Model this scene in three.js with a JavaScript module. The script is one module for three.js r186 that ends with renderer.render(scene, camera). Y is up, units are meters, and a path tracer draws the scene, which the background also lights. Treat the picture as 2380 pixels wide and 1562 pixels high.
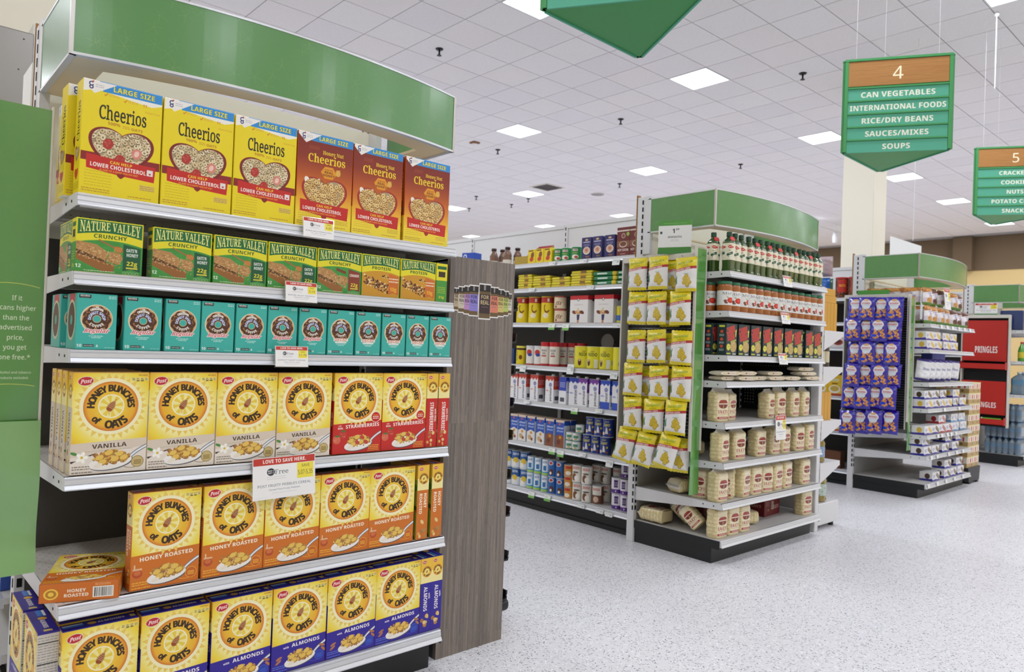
import * as THREE from 'three';
import { mergeGeometries } from 'three/addons/utils/BufferGeometryUtils.js';
import { RectAreaLightUniformsLib } from 'three/addons/lights/RectAreaLightUniformsLib.js';
import { RoundedBoxGeometry } from 'three/addons/geometries/RoundedBoxGeometry.js';
import { ImprovedNoise } from 'three/addons/math/ImprovedNoise.js';

// ---------------------------------------------------------------- camera, light level
const scene = new THREE.Scene();
const FPX = 1680.95, CXP = 1190, CYP = 781, EYE = 1.209;
const YAW = 41.904 * Math.PI / 180, PITCH = 0.754 * Math.PI / 180, ROLL = 2.177 * Math.PI / 180;
const FW = new THREE.Vector3(Math.sin(YAW) * Math.cos(PITCH), Math.sin(PITCH), -Math.cos(YAW) * Math.cos(PITCH));
const R0 = new THREE.Vector3(Math.cos(YAW), 0, Math.sin(YAW));
const U0 = new THREE.Vector3().crossVectors(R0, FW);
const RT = R0.clone().multiplyScalar(Math.cos(ROLL)).addScaledVector(U0, Math.sin(ROLL));
const UP = U0.clone().multiplyScalar(Math.cos(ROLL)).addScaledVector(R0, -Math.sin(ROLL));
const camera = new THREE.PerspectiveCamera(2 * Math.atan(781 / FPX) * 180 / Math.PI, 2380 / 1562, 0.05, 80);
camera.position.set(0, EYE, 0);
camera.quaternion.setFromRotationMatrix(new THREE.Matrix4().makeBasis(RT, UP, FW.clone().negate()));
camera.focus = 2.6; camera.userData.fStop = 4.5;
scene.add(camera);
scene.background = new THREE.Color(0x000000);
const renderer = new THREE.WebGLRenderer({ antialias: true });
renderer.toneMapping = THREE.LinearToneMapping;
renderer.toneMappingExposure = 1.0;
renderer.shadowMap.enabled = true;
RectAreaLightUniformsLib.init();
const LAMP_LUMINANCE = 42, LAMP_COLOR = 0xf2f7ff;      // every ceiling panel of the store
const CEIL = 4.95, TILE = 0.61, GX = 5.04, GZ = -6.63;  // ceiling height and tile grid

// ---------------------------------------------------------------- helpers
// pixel -> place: a pixel gives a direction only; the plane or shelf it lies on gives the distance
const ray = (px, py) => FW.clone().addScaledVector(RT, (px - CXP) / FPX).addScaledVector(UP, -(py - CYP) / FPX);
function on(ax, v, px, py) { const d = ray(px, py), o = new THREE.Vector3(0, EYE, 0); return o.addScaledVector(d, (v - o[ax]) / d[ax]); }
function xOf(px, y, z) { const k = px - CXP; const a = RT.clone().multiplyScalar(FPX).addScaledVector(FW, -k); return -(a.y * (y - EYE) + a.z * z) / a.x; }
function zOf(px, x, y) { const k = px - CXP; const a = RT.clone().multiplyScalar(FPX).addScaledVector(FW, -k); return -(a.x * x + a.y * (y - EYE)) / a.z; }
let seed = 7;
const rnd = () => { seed = (seed + 0x6d2b79f5) | 0; let t = Math.imul(seed ^ (seed >>> 15), 1 | seed); t = (t + Math.imul(t ^ (t >>> 7), 61 | t)) ^ t; return ((t ^ (t >>> 14)) >>> 0) / 4294967296; };
const rr = (a, b) => a + (b - a) * rnd();
const taken = new Map();
function numbered(n) { const k = taken.get(n) || 0; taken.set(n, k + 1); return k ? n + '_' + String(k).padStart(3, '0') : n; }
function tag(o, label, category, group, kind) { o.userData.label = label; o.userData.category = category; if (group) o.userData.group = group; if (kind) o.userData.kind = kind; return o; }
function thing(name, label, category, group) { const o = new THREE.Group(); o.name = numbered(name); scene.add(o); return tag(o, label, category, group); }
function mesh(name, geo, mat, parent) { const m = new THREE.Mesh(geo, mat); m.name = name; if (parent) parent.add(m); return m; }
function struct(name, geo, mat, label, category) { const m = new THREE.Mesh(geo, mat); m.name = numbered(name); m.userData.kind = 'structure'; if (label) { m.userData.label = label; m.userData.category = category || 'structure'; } scene.add(m); return m; }
const protos = new Map();
// one of a kind: the first call builds a pattern, every call clones it with its parts
function one(key, name, build, label, category, group, x, y, z, ry = 0, rx = 0, rz = 0) {
  if (!protos.has(key)) protos.set(key, build());
  const o = protos.get(key).clone();
  o.name = numbered(name); o.userData = {}; tag(o, label, category, group); scene.add(o);
  o.position.set(x, y, z); o.rotation.set(rx, ry, rz, 'YXZ');
  return o;
}
// keeps neighbours on a shelf from standing inside one another: slides a footprint along one axis to the nearest free spot
const occ = [];
function settle(ax, x, y0, y1, z, hx, hz, lo = -99, hi = 99) {
  for (let k = 0; k < 420; k++) for (const s of k ? [1, -1] : [1]) { const d = s * k * 0.002, X = ax === 'x' ? x + d : x, Z = ax === 'z' ? z + d : z, v = ax === 'x' ? X : Z; if (v < lo || v > hi) continue; if (occ.every((o) => X + hx < o[0] || X - hx > o[1] || y1 < o[2] || y0 > o[3] || Z + hz < o[4] || Z - hz > o[5])) { occ.push([X - hx + 5e-4, X + hx - 5e-4, y0 + 1e-3, y1 - 1e-3, Z - hz + 5e-4, Z + hz - 5e-4]); return v; } }
  return ax === 'x' ? x : z;
}
function bx(w, h, d, x = 0, y = 0, z = 0) { const g = new THREE.BoxGeometry(w, h, d); g.translate(x, y, z); return g; }
function box2(x0, x1, y0, y1, z0, z1) { return bx(Math.abs(x1 - x0), Math.abs(y1 - y0), Math.abs(z1 - z0), (x0 + x1) / 2, (y0 + y1) / 2, (z0 + z1) / 2); }
function rbox(x0, x1, y0, y1, z0, z1, r = 0.004) { const g = new RoundedBoxGeometry(Math.abs(x1 - x0), Math.abs(y1 - y0), Math.abs(z1 - z0), 2, r); g.translate((x0 + x1) / 2, (y0 + y1) / 2, (z0 + z1) / 2); return g; }
function join(list) { return mergeGeometries(list.map((g) => { const q = g.index ? g.toNonIndexed() : g; for (const k of Object.keys(q.attributes)) if (!['position', 'normal', 'uv'].includes(k)) q.deleteAttribute(k); return q; })); }
function rod(a, b, r, n = 8) { const A = new THREE.Vector3(...a), B = new THREE.Vector3(...b), L = A.distanceTo(B); const g = new THREE.CylinderGeometry(r, r, L, n); g.applyQuaternion(new THREE.Quaternion().setFromUnitVectors(new THREE.Vector3(0, 1, 0), B.clone().sub(A).normalize())); g.translate((A.x + B.x) / 2, (A.y + B.y) / 2, (A.z + B.z) / 2); return g; }
function lathe(pts, n = 24) { return new THREE.LatheGeometry(pts.map((p) => new THREE.Vector2(p[0], p[1])), n); }
// extrude a profile given as [z, y] points along x from x0 to x1
function alongX(pts, x0, x1) { const s = new THREE.Shape(pts.map((p) => new THREE.Vector2(p[0], p[1]))); const g = new THREE.ExtrudeGeometry(s, { depth: x1 - x0, bevelEnabled: false }); g.applyMatrix4(new THREE.Matrix4().set(0, 0, 1, x0, 0, 1, 0, 0, 1, 0, 0, 0, 0, 0, 0, 1)); const q = g.index ? g.toNonIndexed() : g; for (const k of ['position', 'normal', 'uv']) { const a = q.attributes[k], n = a.itemSize, v = a.array; for (let i = 0; i < a.count; i += 3) for (let c = 0; c < n; c++) { const t = v[(i + 1) * n + c]; v[(i + 1) * n + c] = v[(i + 2) * n + c]; v[(i + 2) * n + c] = t; } } return q; }
// the same with points as [x, y] along z
function alongZ(pts, z0, z1) { const s = new THREE.Shape(pts.map((p) => new THREE.Vector2(p[0], p[1]))); const g = new THREE.ExtrudeGeometry(s, { depth: z1 - z0, bevelEnabled: false }); g.translate(0, 0, z0); return g; }
function canvasTex(w, h, draw, repeat) {
  const c = document.createElement('canvas'); c.width = w; c.height = h; const g = c.getContext('2d'); draw(g, w, h);
  const t = new THREE.CanvasTexture(c); t.colorSpace = THREE.SRGBColorSpace; t.magFilter = THREE.LinearFilter;
  if (repeat) t.wrapS = t.wrapT = THREE.RepeatWrapping;
  return t;
}
const std = (color, roughness = 0.5, metalness = 0, extra = {}) => new THREE.MeshStandardMaterial({ color, roughness, metalness, ...extra });
const phys = (o) => new THREE.MeshPhysicalMaterial(o);

// ---------------------------------------------------------------- print helpers (flat print only)
function txt(g, s, x, y, size, fill, { font = 'sans-serif', bold = true, align = 'center', w = 0, italic = false, stroke, sw = 0, base = 'middle' } = {}) {
  g.save(); g.font = (italic ? 'italic ' : '') + (bold ? 'bold ' : '') + size + 'px ' + font; g.textAlign = align; g.textBaseline = base; g.translate(x, y);
  const m = g.measureText(s).width; if (w && m > 0) g.scale(w / m, 1);
  if (italic) g.transform(1, 0, -0.18, 1, 0, 0);
  if (stroke) { g.lineWidth = sw; g.strokeStyle = stroke; g.lineJoin = 'round'; g.strokeText(s, 0, 0); }
  g.fillStyle = fill; g.fillText(s, 0, 0); g.restore();
}
function arcText(g, s, cx, cy, r, mid, span, size, fill, below = false, font = 'sans-serif') {
  g.save(); g.font = 'bold ' + size + 'px ' + font; g.textAlign = 'center'; g.textBaseline = 'middle'; g.fillStyle = fill;
  const ws = [...s].map((c) => g.measureText(c).width), tot = ws.reduce((a, b) => a + b, 0); let acc = 0;
  [...s].forEach((c, i) => { const f = (acc + ws[i] / 2) / tot - 0.5; acc += ws[i]; const a = mid + (below ? -1 : 1) * f * span; g.save(); g.translate(cx + Math.cos(a) * r, cy + Math.sin(a) * r); g.rotate(a + (below ? -Math.PI / 2 : Math.PI / 2)); g.lineWidth = size * 0.055; g.strokeStyle = fill; g.strokeText(c, 0, 0); g.fillText(c, 0, 0); g.restore(); });
  g.restore();
}
function ell(g, x, y, rx, ry, fill, rot = 0) { g.fillStyle = fill; g.beginPath(); g.ellipse(x, y, Math.max(0.001, rx), Math.max(0.001, ry), rot, 0, 7); g.fill(); }
function poly(g, pts, fill) { g.fillStyle = fill; g.beginPath(); pts.forEach((p, i) => (i ? g.lineTo(p[0], p[1]) : g.moveTo(p[0], p[1]))); g.closePath(); g.fill(); }
function rect(g, x, y, w, h, fill) { g.fillStyle = fill; g.fillRect(x, y, w, h); }
function lines(g, x, y, w, n, dy, color, t = 2) { for (let i = 0; i < n; i++) { let p = x; while (p < x + w) { const l = rr(6, 18); rect(g, p, y + i * dy, Math.min(l, x + w - p), t, color); p += l + 3; } } }

// ---------------------------------------------------------------- shared materials
const M = {};
M.white = std('#dcdcde', 0.45); M.offwhite = std('#d6d2c8', 0.5); M.cream = std('#e9e3d2', 0.7);
M.alu = std('#d4d6da', 0.36, 0.5); M.steel = std('#b9b6b1', 0.3, 0.9); M.chrome = std('#cfd2d4', 0.18, 1);
M.black = std('#15181a', 0.45); M.charcoal = std('#34363a', 0.55); M.dark = std('#4a4744', 0.6); M.slate = std('#343b40', 0.55);
M.hole = std('#0b0b0c', 0.9); M.tan = std('#e6d2ac', 0.6); M.wire = std('#2a2c2e', 0.4, 0.6); M.tagwhite = std('#f2f2f0', 0.55);
M.green = phys({ color: '#4a8c47', roughness: 0.3, clearcoat: 0.5, clearcoatRoughness: 0.15 });
M.brownEdge = std('#9a6a34', 0.6); M.shelfTop = std('#c9c7c4', 0.5);
// ---------------------------------------------------------------- the room
const X0 = -4, X1 = 24.5, Z0 = -23, Z1 = 6.5;
{
  const t = canvasTex(2048, 2048, (g, W, H) => {
    rect(g, 0, 0, W, H, '#dbdadd');
    for (let i = 0; i < 26000; i++) { const x = rnd() * W, y = rnd() * H, a = rnd() * 3.14, l = rr(3, 11), q = rnd(); g.fillStyle = q < 0.35 ? 'rgba(250,250,252,.85)' : q < 0.6 ? 'rgba(178,175,184,.85)' : q < 0.83 ? 'rgba(136,133,144,.85)' : q < 0.95 ? 'rgba(88,84,94,.85)' : 'rgba(190,176,168,.7)'; g.save(); g.translate(x, y); g.rotate(a); g.fillRect(-l / 2, -1.5, l, rr(2, 5)); g.restore(); }
  }, true);
  const g = box2(X0, X1, -0.2, 0, Z0, Z1), p = g.attributes.position, uv = g.attributes.uv;
  for (let i = 0; i < p.count; i++) uv.setXY(i, p.getX(i) / 1.9, p.getZ(i) / 1.9);
  struct('floor', g, phys({ map: t, roughness: 0.34, specularIntensity: 0.6 }), 'pale grey terrazzo floor with dark speckles', 'floor');
}
const wallMat = std('#d9cdb4', 0.8), brownMat = std('#6f5c45', 0.8), yellowMat = std('#d8bd84', 0.8);
struct('wall_right', box2(X1, X1 + 0.2, 0, CEIL + 0.3, Z0 - 0.2, Z1 + 0.2), yellowMat, 'tan painted far wall with a brown upper band', 'wall');
mesh('brown_band', box2(X1 - 0.03, X1, 3.95, CEIL, Z0, Z1), brownMat, scene.getObjectByName('wall_right'));
for (const z of [-7.1, -14.2]) mesh('pilaster', box2(X1 - 0.3, X1 - 0.03, 3.95, CEIL, z - 0.25, z + 0.25), brownMat, scene.getObjectByName('wall_right'));
struct('wall_left', box2(X0 - 0.2, X0, 0, CEIL + 0.3, Z0 - 0.2, Z1 + 0.2), wallMat, 'cream wall of the store behind the cereal display', 'wall');
struct('wall_back', box2(X0, X1, 0, CEIL + 0.3, Z0 - 0.2, Z0), wallMat, 'cream wall at the far end of the aisles', 'wall');
struct('wall_front', box2(X0, X1, 0, CEIL + 0.3, Z1, Z1 + 0.2), wallMat, 'cream wall facing the end displays', 'wall');
const LCOL = [-1.975, 1.685, 5.345, 8.395, 12.055, 15.715, 18.765, 22.425], LROW = [5.265, 1.605, -2.055, -5.715, -9.375, -13.035, -16.085, -19.745];
{
  const slab = struct('ceiling', box2(X0, X1, CEIL + 0.012, CEIL + 0.25, Z0, Z1), std('#a9a6a8', 0.9), 'suspended ceiling of pale grey square tiles', 'ceiling');
  const tt = canvasTex(256, 256, (g, W, H) => { rect(g, 0, 0, W, H, '#e4e1e4'); for (let i = 0; i < 2600; i++) { g.fillStyle = rnd() < 0.5 ? 'rgba(205,201,206,.6)' : 'rgba(240,238,240,.7)'; g.fillRect(rnd() * W, rnd() * H, rr(1, 3), rr(1, 2)); } }, true);
  const mats = ['#ffffff', '#fdfcfd', '#fbfafc', '#fefdfc'].map((c) => std(c, 0.9, 0, { map: tt }));
  const size = TILE - 0.011, tg = bx(size, 0.014, size, 0, 0.007, 0);
  const tiles = [];
  const i0 = Math.ceil((X0 - GX) / TILE), i1 = Math.floor((X1 - GX) / TILE), j0 = Math.ceil((Z0 - GZ) / TILE), j1 = Math.floor((Z1 - GZ) / TILE);
  for (let i = i0; i < i1; i++) for (let j = j0; j < j1; j++) {
    const x = GX + (i + 0.5) * TILE, z = GZ + (j + 0.5) * TILE;
    if (LCOL.some((a) => Math.abs(a - x) < 0.2) && LROW.some((b) => Math.abs(b - z) < 0.2)) continue;
    const v = new THREE.Vector3(x, CEIL - EYE, z), d = v.dot(FW), px = CXP + FPX * v.dot(RT) / d, py = CYP - FPX * v.dot(UP) / d;
    tiles.push({ x, z, d, seen: d > 0 && px > -60 && px < 2440 && py > -60 && py < 640 });
  }
  tiles.sort((a, b) => (a.seen === b.seen ? a.d - b.d : a.seen ? -1 : 1));
  const rest = [];
  tiles.forEach((t, k) => {
    if (k < 296) { const m = mesh('ceiling_tile', tg, mats[Math.floor(rnd() * 4)], slab); m.position.set(t.x, CEIL + (rnd() - 0.5) * 0.001, t.z); } else { const g = tg.clone(); g.translate(t.x, CEIL, t.z); rest.push(g); }
  });
  mesh('ceiling_tiles_beyond', join(rest), mats[1], slab).userData.kind = 'stuff';
}
// ceiling light panels: the only lamps of the place
{
  const fr = join([box2(-0.3, 0.3, -0.004, 0.03, -0.3, -0.285), box2(-0.3, 0.3, -0.004, 0.03, 0.285, 0.3), box2(-0.3, -0.285, -0.004, 0.03, -0.285, 0.285), box2(0.285, 0.3, -0.004, 0.03, -0.285, 0.285)]);
  const glow = std('#ffffff', 0.6, 0, { emissive: LAMP_COLOR, emissiveIntensity: 2.2 });
  for (const x of LCOL) for (const z of LROW) {
    const o = thing('ceiling_light', 'square white light panel set into the tiled ceiling', 'ceiling light', 'light panels in the store ceiling');
    o.position.set(x, CEIL, z);
    mesh('frame', fr, M.white, o); mesh('diffuser', box2(-0.285, 0.285, 0.002, 0.012, -0.285, 0.285), glow, o);
    const l = new THREE.RectAreaLight(LAMP_COLOR, LAMP_LUMINANCE, 0.56, 0.56); l.name = 'light_panel_light'; l.position.set(0, -0.006, 0); l.rotation.x = -Math.PI / 2; o.add(l);
  }
}
// small fittings under the ceiling
for (const [x, z] of [[5.33, -7.53], [9.02, -7.61], [8.92, -10.55], [12.57, -10.57], [12.44, -13.44], [11.43, -14.29], [12.67, -14.34], [12.32, -15.7], [9.11, -4.6], [12.74, -7.65], [16.2, -6.4]])
  one('sprinkler', 'sprinkler_head', () => { const o = new THREE.Group(); mesh('escutcheon', lathe([[0, 0], [0.05, 0], [0.045, -0.012], [0.02, -0.02], [0, -0.02]].reverse(), 16), M.wire, o); mesh('nozzle', lathe([[0, -0.09], [0.03, -0.088], [0.03, -0.082], [0.012, -0.075], [0.012, -0.02], [0, -0.02]], 12), M.wire, o); return o; }, 'small dark sprinkler head hanging from the ceiling tiles', 'sprinkler', 'sprinkler heads on the ceiling', x, CEIL, z);
{
  const o = thing('ceiling_vent', 'dark square air vent between ceiling tiles', 'vent'); o.position.set(11.8, CEIL, -12.12);
  mesh('frame', join([box2(-0.3, 0.3, -0.012, 0, -0.3, -0.26), box2(-0.3, 0.3, -0.012, 0, 0.26, 0.3), box2(-0.3, -0.26, -0.012, 0, -0.26, 0.26), box2(0.26, 0.3, -0.012, 0, -0.26, 0.26)]), M.offwhite, o);
  for (let k = 0; k < 6; k++) { const s = mesh('louvre', box2(-0.26, 0.26, -0.002, 0.002, -0.03, 0.03), M.dark, o); s.position.set(0, -0.008, -0.21 + k * 0.084); s.rotation.x = 0.5; }
  const sp = thing('ceiling_speaker', 'round grey loudspeaker grille flush in the ceiling', 'speaker'); sp.position.set(13.1, CEIL, -11.7);
  mesh('grille', lathe([[0, -0.02], [0.12, -0.018], [0.15, -0.012], [0.15, 0]], 28), std('#8f8c90', 0.6), sp); mesh('rim', lathe([[0.15, -0.014], [0.165, -0.012], [0.165, 0]], 28), M.offwhite, sp);
  const sd = thing('smoke_detector', 'small smoke detector with a brown base on the ceiling', 'detector'); sd.position.set(8.31, CEIL, -10.5);
  mesh('base', box2(-0.07, 0.07, -0.025, 0, -0.07, 0.07), std('#8a5a36', 0.6), sd); mesh('dome', lathe([[0, -0.06], [0.03, -0.055], [0.05, -0.04], [0.055, -0.025], [0, -0.025]], 16), M.white, sd);
  const rd = thing('hanging_rod', 'thin white rod with a ball hanging beside a light panel', 'rod'); const c = on('y', CEIL, 2317, 28); rd.position.set(c.x - 0.0, CEIL, c.z);
  mesh('rod', rod([0, 0, 0], [0, -0.82, 0], 0.005), M.white, rd); mesh('ball', new THREE.SphereGeometry(0.024, 14, 10).translate(0, -0.03, 0), M.white, rd);
  const tr = thing('track_light', 'white spotlight on a ceiling track near the far wall', 'spotlight'); const tp = on('x', 20, 1941, 548); tr.position.copy(tp);
  mesh('track', box2(-1.2, 0.5, 0.1, 0.14, -0.03, 0.03), M.white, tr); mesh('lamp_head', lathe([[0, -0.2], [0.07, -0.2], [0.08, -0.05], [0.04, 0.1], [0, 0.1]], 14), M.white, tr); mesh('stem', rod([0, 0.1, 0], [0, CEIL - tp.y, 0], 0.012), M.white, tr);
}
// columns
struct('column', rbox(10.0, 10.42, 2.0, CEIL, -4.42, -4.0, 0.01), M.cream, 'cream square column rising behind the pastry display', 'column');
mesh('column_foot', box2(10.03, 10.39, 0, 2.0, -4.39, -4.03), M.cream, scene.getObjectByName('column'));
struct('column', rbox(0.3, 0.9, 0, CEIL, -5.2, -4.6, 0.01), M.cream, 'cream square column behind the cereal display', 'column');
{
  const o = thing('steel_cabinet', 'brushed stainless steel cabinet above the left side of the cereal display', 'cabinet');
  mesh('body', rbox(0.18, 0.53, 2.13, 2.535, -4.3, -3.9, 0.006), std('#86837f', 0.3, 1), o); mesh('side_strip', box2(0.53, 0.56, 2.13, 2.6, -4.28, -3.95), M.offwhite, o);
  for (const [x, y] of [[0.49, 2.5], [0.475, 2.36]]) mesh('bolt', lathe([[0, 0.002], [0.003, 0.001], [0.004, 0]], 10).rotateX(Math.PI / 2).translate(x, y, -3.9), M.dark, o);
}
// ---------------------------------------------------------------- hanging aisle signs
const signGreen = std('#3f9152', 0.45), stripGreen = std('#4fa588', 0.5);
function aisleSign(ax, az, num, rows, label) {
  const o = thing('aisle_sign', label, 'sign', null), yb = 2.83, yt = 3.562;
  const P = [[ax, az], [ax + 0.405, az + 0.664], [ax + 0.797, az - 0.022]].map((p) => new THREE.Vector2(p[0], p[1]));
  const c = P.reduce((s, p) => s.add(p), new THREE.Vector2()).multiplyScalar(1 / 3);
  // prism with clipped corners
  const outline = []; for (let k = 0; k < 3; k++) { const p = P[k], a = P[(k + 2) % 3].clone().sub(p).normalize(), b = P[(k + 1) % 3].clone().sub(p).normalize(); outline.push(p.clone().addScaledVector(a, 0.018), p.clone().addScaledVector(b, 0.018)); }
  const shape = new THREE.Shape(outline.map((p) => new THREE.Vector2(p.x, -p.y)));
  const core = new THREE.ExtrudeGeometry(shape, { depth: yt - yb - 0.01, bevelEnabled: false }); core.rotateX(-Math.PI / 2); core.translate(0, yb, 0);
  mesh('sign_body', core, signGreen, o);
  const t = num && canvasTex(640, 620, (g, W, H) => {
    rect(g, 0, 0, W, 180, '#a9753a'); for (let i = 0; i < 260; i++) { g.fillStyle = ['rgba(140,90,38,.25)', 'rgba(190,140,80,.25)', 'rgba(110,68,30,.2)'][i % 3]; g.fillRect(rnd() * W, rnd() * 180, rr(60, 300), rr(1, 3)); }
    txt(g, num, W / 2, 96, 128, '#f0e6c4', { bold: false });
    rows.forEach((s, k) => { rect(g, 0, 180 + k * 88, W, 88, '#4fa588'); const sz = 58; g.font = 'bold ' + sz + 'px sans-serif'; const w = Math.min(g.measureText(s).width, W - 24); txt(g, s, W / 2, 180 + k * 88 + 47, sz, '#ece8d6', { w }); });
  });
  const lm = t && std('#ffffff', 0.5, 0, { map: t }), wood = std('#a9753a', 0.6);
  for (let k = 0; k < 3; k++) {
    const a = P[k], b = P[(k + 1) % 3], u = b.clone().sub(a), L = u.length(); u.normalize();
    const place = (m, y) => { const mid = a.clone().add(b).multiplyScalar(0.5); m.position.set(mid.x, y, mid.y); m.rotation.y = Math.atan2(-u.y, u.x); };
    const w = L - 0.075, H = yt - yb;
    const faceUV = (g, v0, v1) => { const uv = g.attributes.uv; for (let i = 0; i < uv.count; i++) { const front = i >= 16 && i < 20; uv.setXY(i, front ? uv.getX(i) : 0.01, front ? v0 + (v1 - v0) * uv.getY(i) : v0 + 0.005); } return g; };
    const np = mesh('number_panel', faceUV(bx(w, H * 0.265, 0.012), 1 - 180 / 620, 1), lm || wood, o); place(np, yt - 0.022 - H * 0.1325);
    for (let r = 0; r < 5; r++) { const s = mesh('text_strip', faceUV(bx(w, H * 0.122, 0.012), 1 - (180 + (r + 1) * 88) / 620, 1 - (180 + r * 88) / 620), lm || stripGreen, o); place(s, yt - 0.03 - H * 0.27 - H * (0.061 + r * 0.14) - 0.012); }
    // raised frame bars around the face
    const bars = [box2(-L / 2 + 0.012, -L / 2 + 0.036, yb, yt - 0.01, -0.012, 0.01), box2(L / 2 - 0.036, L / 2 - 0.012, yb, yt - 0.01, -0.012, 0.01), box2(-L / 2 + 0.012, L / 2 - 0.012, yt - 0.018, yt, -0.012, 0.012)];
    for (let r = 0; r < 5; r++) bars.push(box2(-w / 2, w / 2, yt - 0.03 - H * 0.27 - H * (r * 0.14) - 0.01, yt - 0.03 - H * 0.27 - H * (r * 0.14) + 0.001, -0.012, 0.014));
    const f = mesh('frame', join(bars), signGreen, o); place(f, 0);
  }
  for (const p of P) { const q = p.clone().lerp(c, 0.25); mesh('cable', rod([q.x, yt - 0.01, q.y], [q.x, CEIL, q.y], 0.0012, 6), M.white, o); }
  return o;
}
aisleSign(2.36, -2.52, null, [], 'green three-sided hanging sign seen from below over the aisle beside the cereal display');
aisleSign(5.693, -2.538, '4', ['CAN VEGETABLES', 'INTERNATIONAL FOODS', 'RICE/DRY BEANS', 'SAUCES/MIXES', 'SOUPS'], 'green hanging aisle sign with number 4 and five product lines');
aisleSign(8.969, -2.538, '5', ['CRACKERS', 'COOKIES', 'NUTS', 'POTATO CHIPS', 'SNACKS'], 'green hanging aisle sign with number 5');
{
  const o = thing('board_sign', 'white board sign hanging above the pastry display canopy', 'sign');
  const pts = [[-3.4, 2.2], [-3.06, 2.2], [-3.06, 2.53], [-3.4, 2.675]];
  const s = new THREE.Shape(pts.map((p) => new THREE.Vector2(-p[0], p[1]))); const g = new THREE.ExtrudeGeometry(s, { depth: 0.012, bevelEnabled: false }); g.rotateY(Math.PI / 2); g.translate(9, 0, 0);
  mesh('board', g, M.tagwhite, o); mesh('mark', box2(8.992, 9.0, 2.42, 2.45, -3.22, -3.19), std('#2b2f6e', 0.6), o);
  mesh('cable', rod([9.006, 2.6, -3.15], [9.006, CEIL, -3.15], 0.003), M.white, o);
}
// ---------------------------------------------------------------- shelving
const canopyTex = canvasTex(1024, 1024, (g, W, H) => {
  rect(g, 0, 0, W, H, '#5a9150');
  for (let i = 0; i < 3000; i++) { g.fillStyle = rnd() < 0.5 ? 'rgba(82,134,74,.5)' : 'rgba(100,156,88,.35)'; g.fillRect(rnd() * W, rnd() * H, rr(1, 3), rr(1, 3)); }
  for (let i = 0; i < 130; i++) { const x = rnd() * W, y = rnd() * H, n = 4 + Math.floor(rnd() * 3), a0 = rnd() * 3; g.strokeStyle = rnd() < 0.25 ? 'rgba(190,190,90,.3)' : 'rgba(140,185,125,.32)'; g.lineWidth = 1.4; for (let k = 0; k < n; k++) { const a = a0 + k * 6.283 / n, l = rr(22, 48); for (const [ox, oy] of [[0, 0], [W, 0], [-W, 0], [0, H], [0, -H]]) { g.beginPath(); g.moveTo(x + ox, y + oy); g.quadraticCurveTo(x + ox + Math.cos(a) * l * 0.5 + 4, y + oy + Math.sin(a) * l * 0.5, x + ox + Math.cos(a) * l, y + oy + Math.sin(a) * l); g.stroke(); } } }
}, true);
canopyTex.repeat.set(1.6, 1.6);
const canopyMat = phys({ map: canopyTex, roughness: 0.32, clearcoat: 0.55, clearcoatRoughness: 0.18 });
const deckTex = canvasTex(256, 256, (g, W, H) => { rect(g, 0, 0, W, H, '#cfcac4'); for (let i = 0; i < 8; i++) for (let j = 0; j < 8; j++) rect(g, 14 + i * 32 + (j % 2) * 16, 12 + j * 32, 7, 3, '#4d4743'); }, true);
const deckMat = std('#ffffff', 0.5, 0, { map: deckTex });
function metreUV(g, s) { const p = g.attributes.position, n = g.attributes.normal, uv = g.attributes.uv; for (let i = 0; i < p.count; i++) { const ax = Math.abs(n.getX(i)), ay = Math.abs(n.getY(i)); if (ay > 0.5) uv.setXY(i, p.getX(i) / s, p.getZ(i) / s); else if (ax > 0.5) uv.setXY(i, p.getZ(i) / s, p.getY(i) / s); else uv.setXY(i, p.getX(i) / s, p.getY(i) / s); } return g; }
// extruded aluminium price rail: ridged face that leans out towards the bottom
const RAIL = [[-0.012, 0], [0.001, 0], [0.004, -0.0025], [0.004, -0.006], [0.0025, -0.0075], [0.0045, -0.009], [0.0055, -0.019], [0.004, -0.0205], [0.007, -0.022], [0.0105, -0.029], [0.0125, -0.031], [0.0105, -0.034], [0.002, -0.032], [-0.012, -0.032]];
function shelfX(parent, x0, x1, y, zf, zb, { rail = M.alu, perforated = false, thick = 0.034, deep = 0.06 } = {}) {
  const s = mesh('shelf', metreUV(join([box2(x0, x1, y - 0.004, y, zb, zf), box2(x0 + 0.01, x1 - 0.01, y - thick, y - 0.004, zf - 0.024, zf - 0.012), box2(x0 + 0.02, x1 - 0.02, y - thick, y - 0.004, (zf + zb) / 2 - 0.01, (zf + zb) / 2 + 0.01)]), 0.2), perforated ? deckMat : M.shelfTop, parent);
  mesh('price_rail', alongX(RAIL.map((p) => [p[0] + zf, p[1] + y]), x0, x1), rail, s);
  for (const [a, b] of [[x0 - 0.002, x0 + 0.001], [x1 - 0.001, x1 + 0.002]]) mesh('bracket', alongX([[zf - 0.004, y], [zf + 0.004, y - thick], [zf - 0.1, y - thick - 0.004], [zb, y - deep], [zb, y]], a, b), M.white, s);
  for (const dz of [0.05, 0.12]) mesh('bolt_hole', new THREE.CylinderGeometry(0.004, 0.004, 0.002, 10).rotateZ(Math.PI / 2).translate(x0 - 0.0022, y - 0.018, zf - dz), M.hole, s);
  return s;
}
function slotStrip(x0, x1, z, y0, y1, step, parent, ax = 'z') { const L = []; for (let y = y0; y < y1; y += step) L.push(ax === 'z' ? box2(x0, x1, y, y + step * 0.62, z - 0.001, z + 0.001) : box2(z - 0.001, z + 0.001, y, y + step * 0.62, x0, x1)); const m = mesh('slot_row', join(L), M.hole, parent); m.userData.kind = 'stuff'; return m; }
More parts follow.
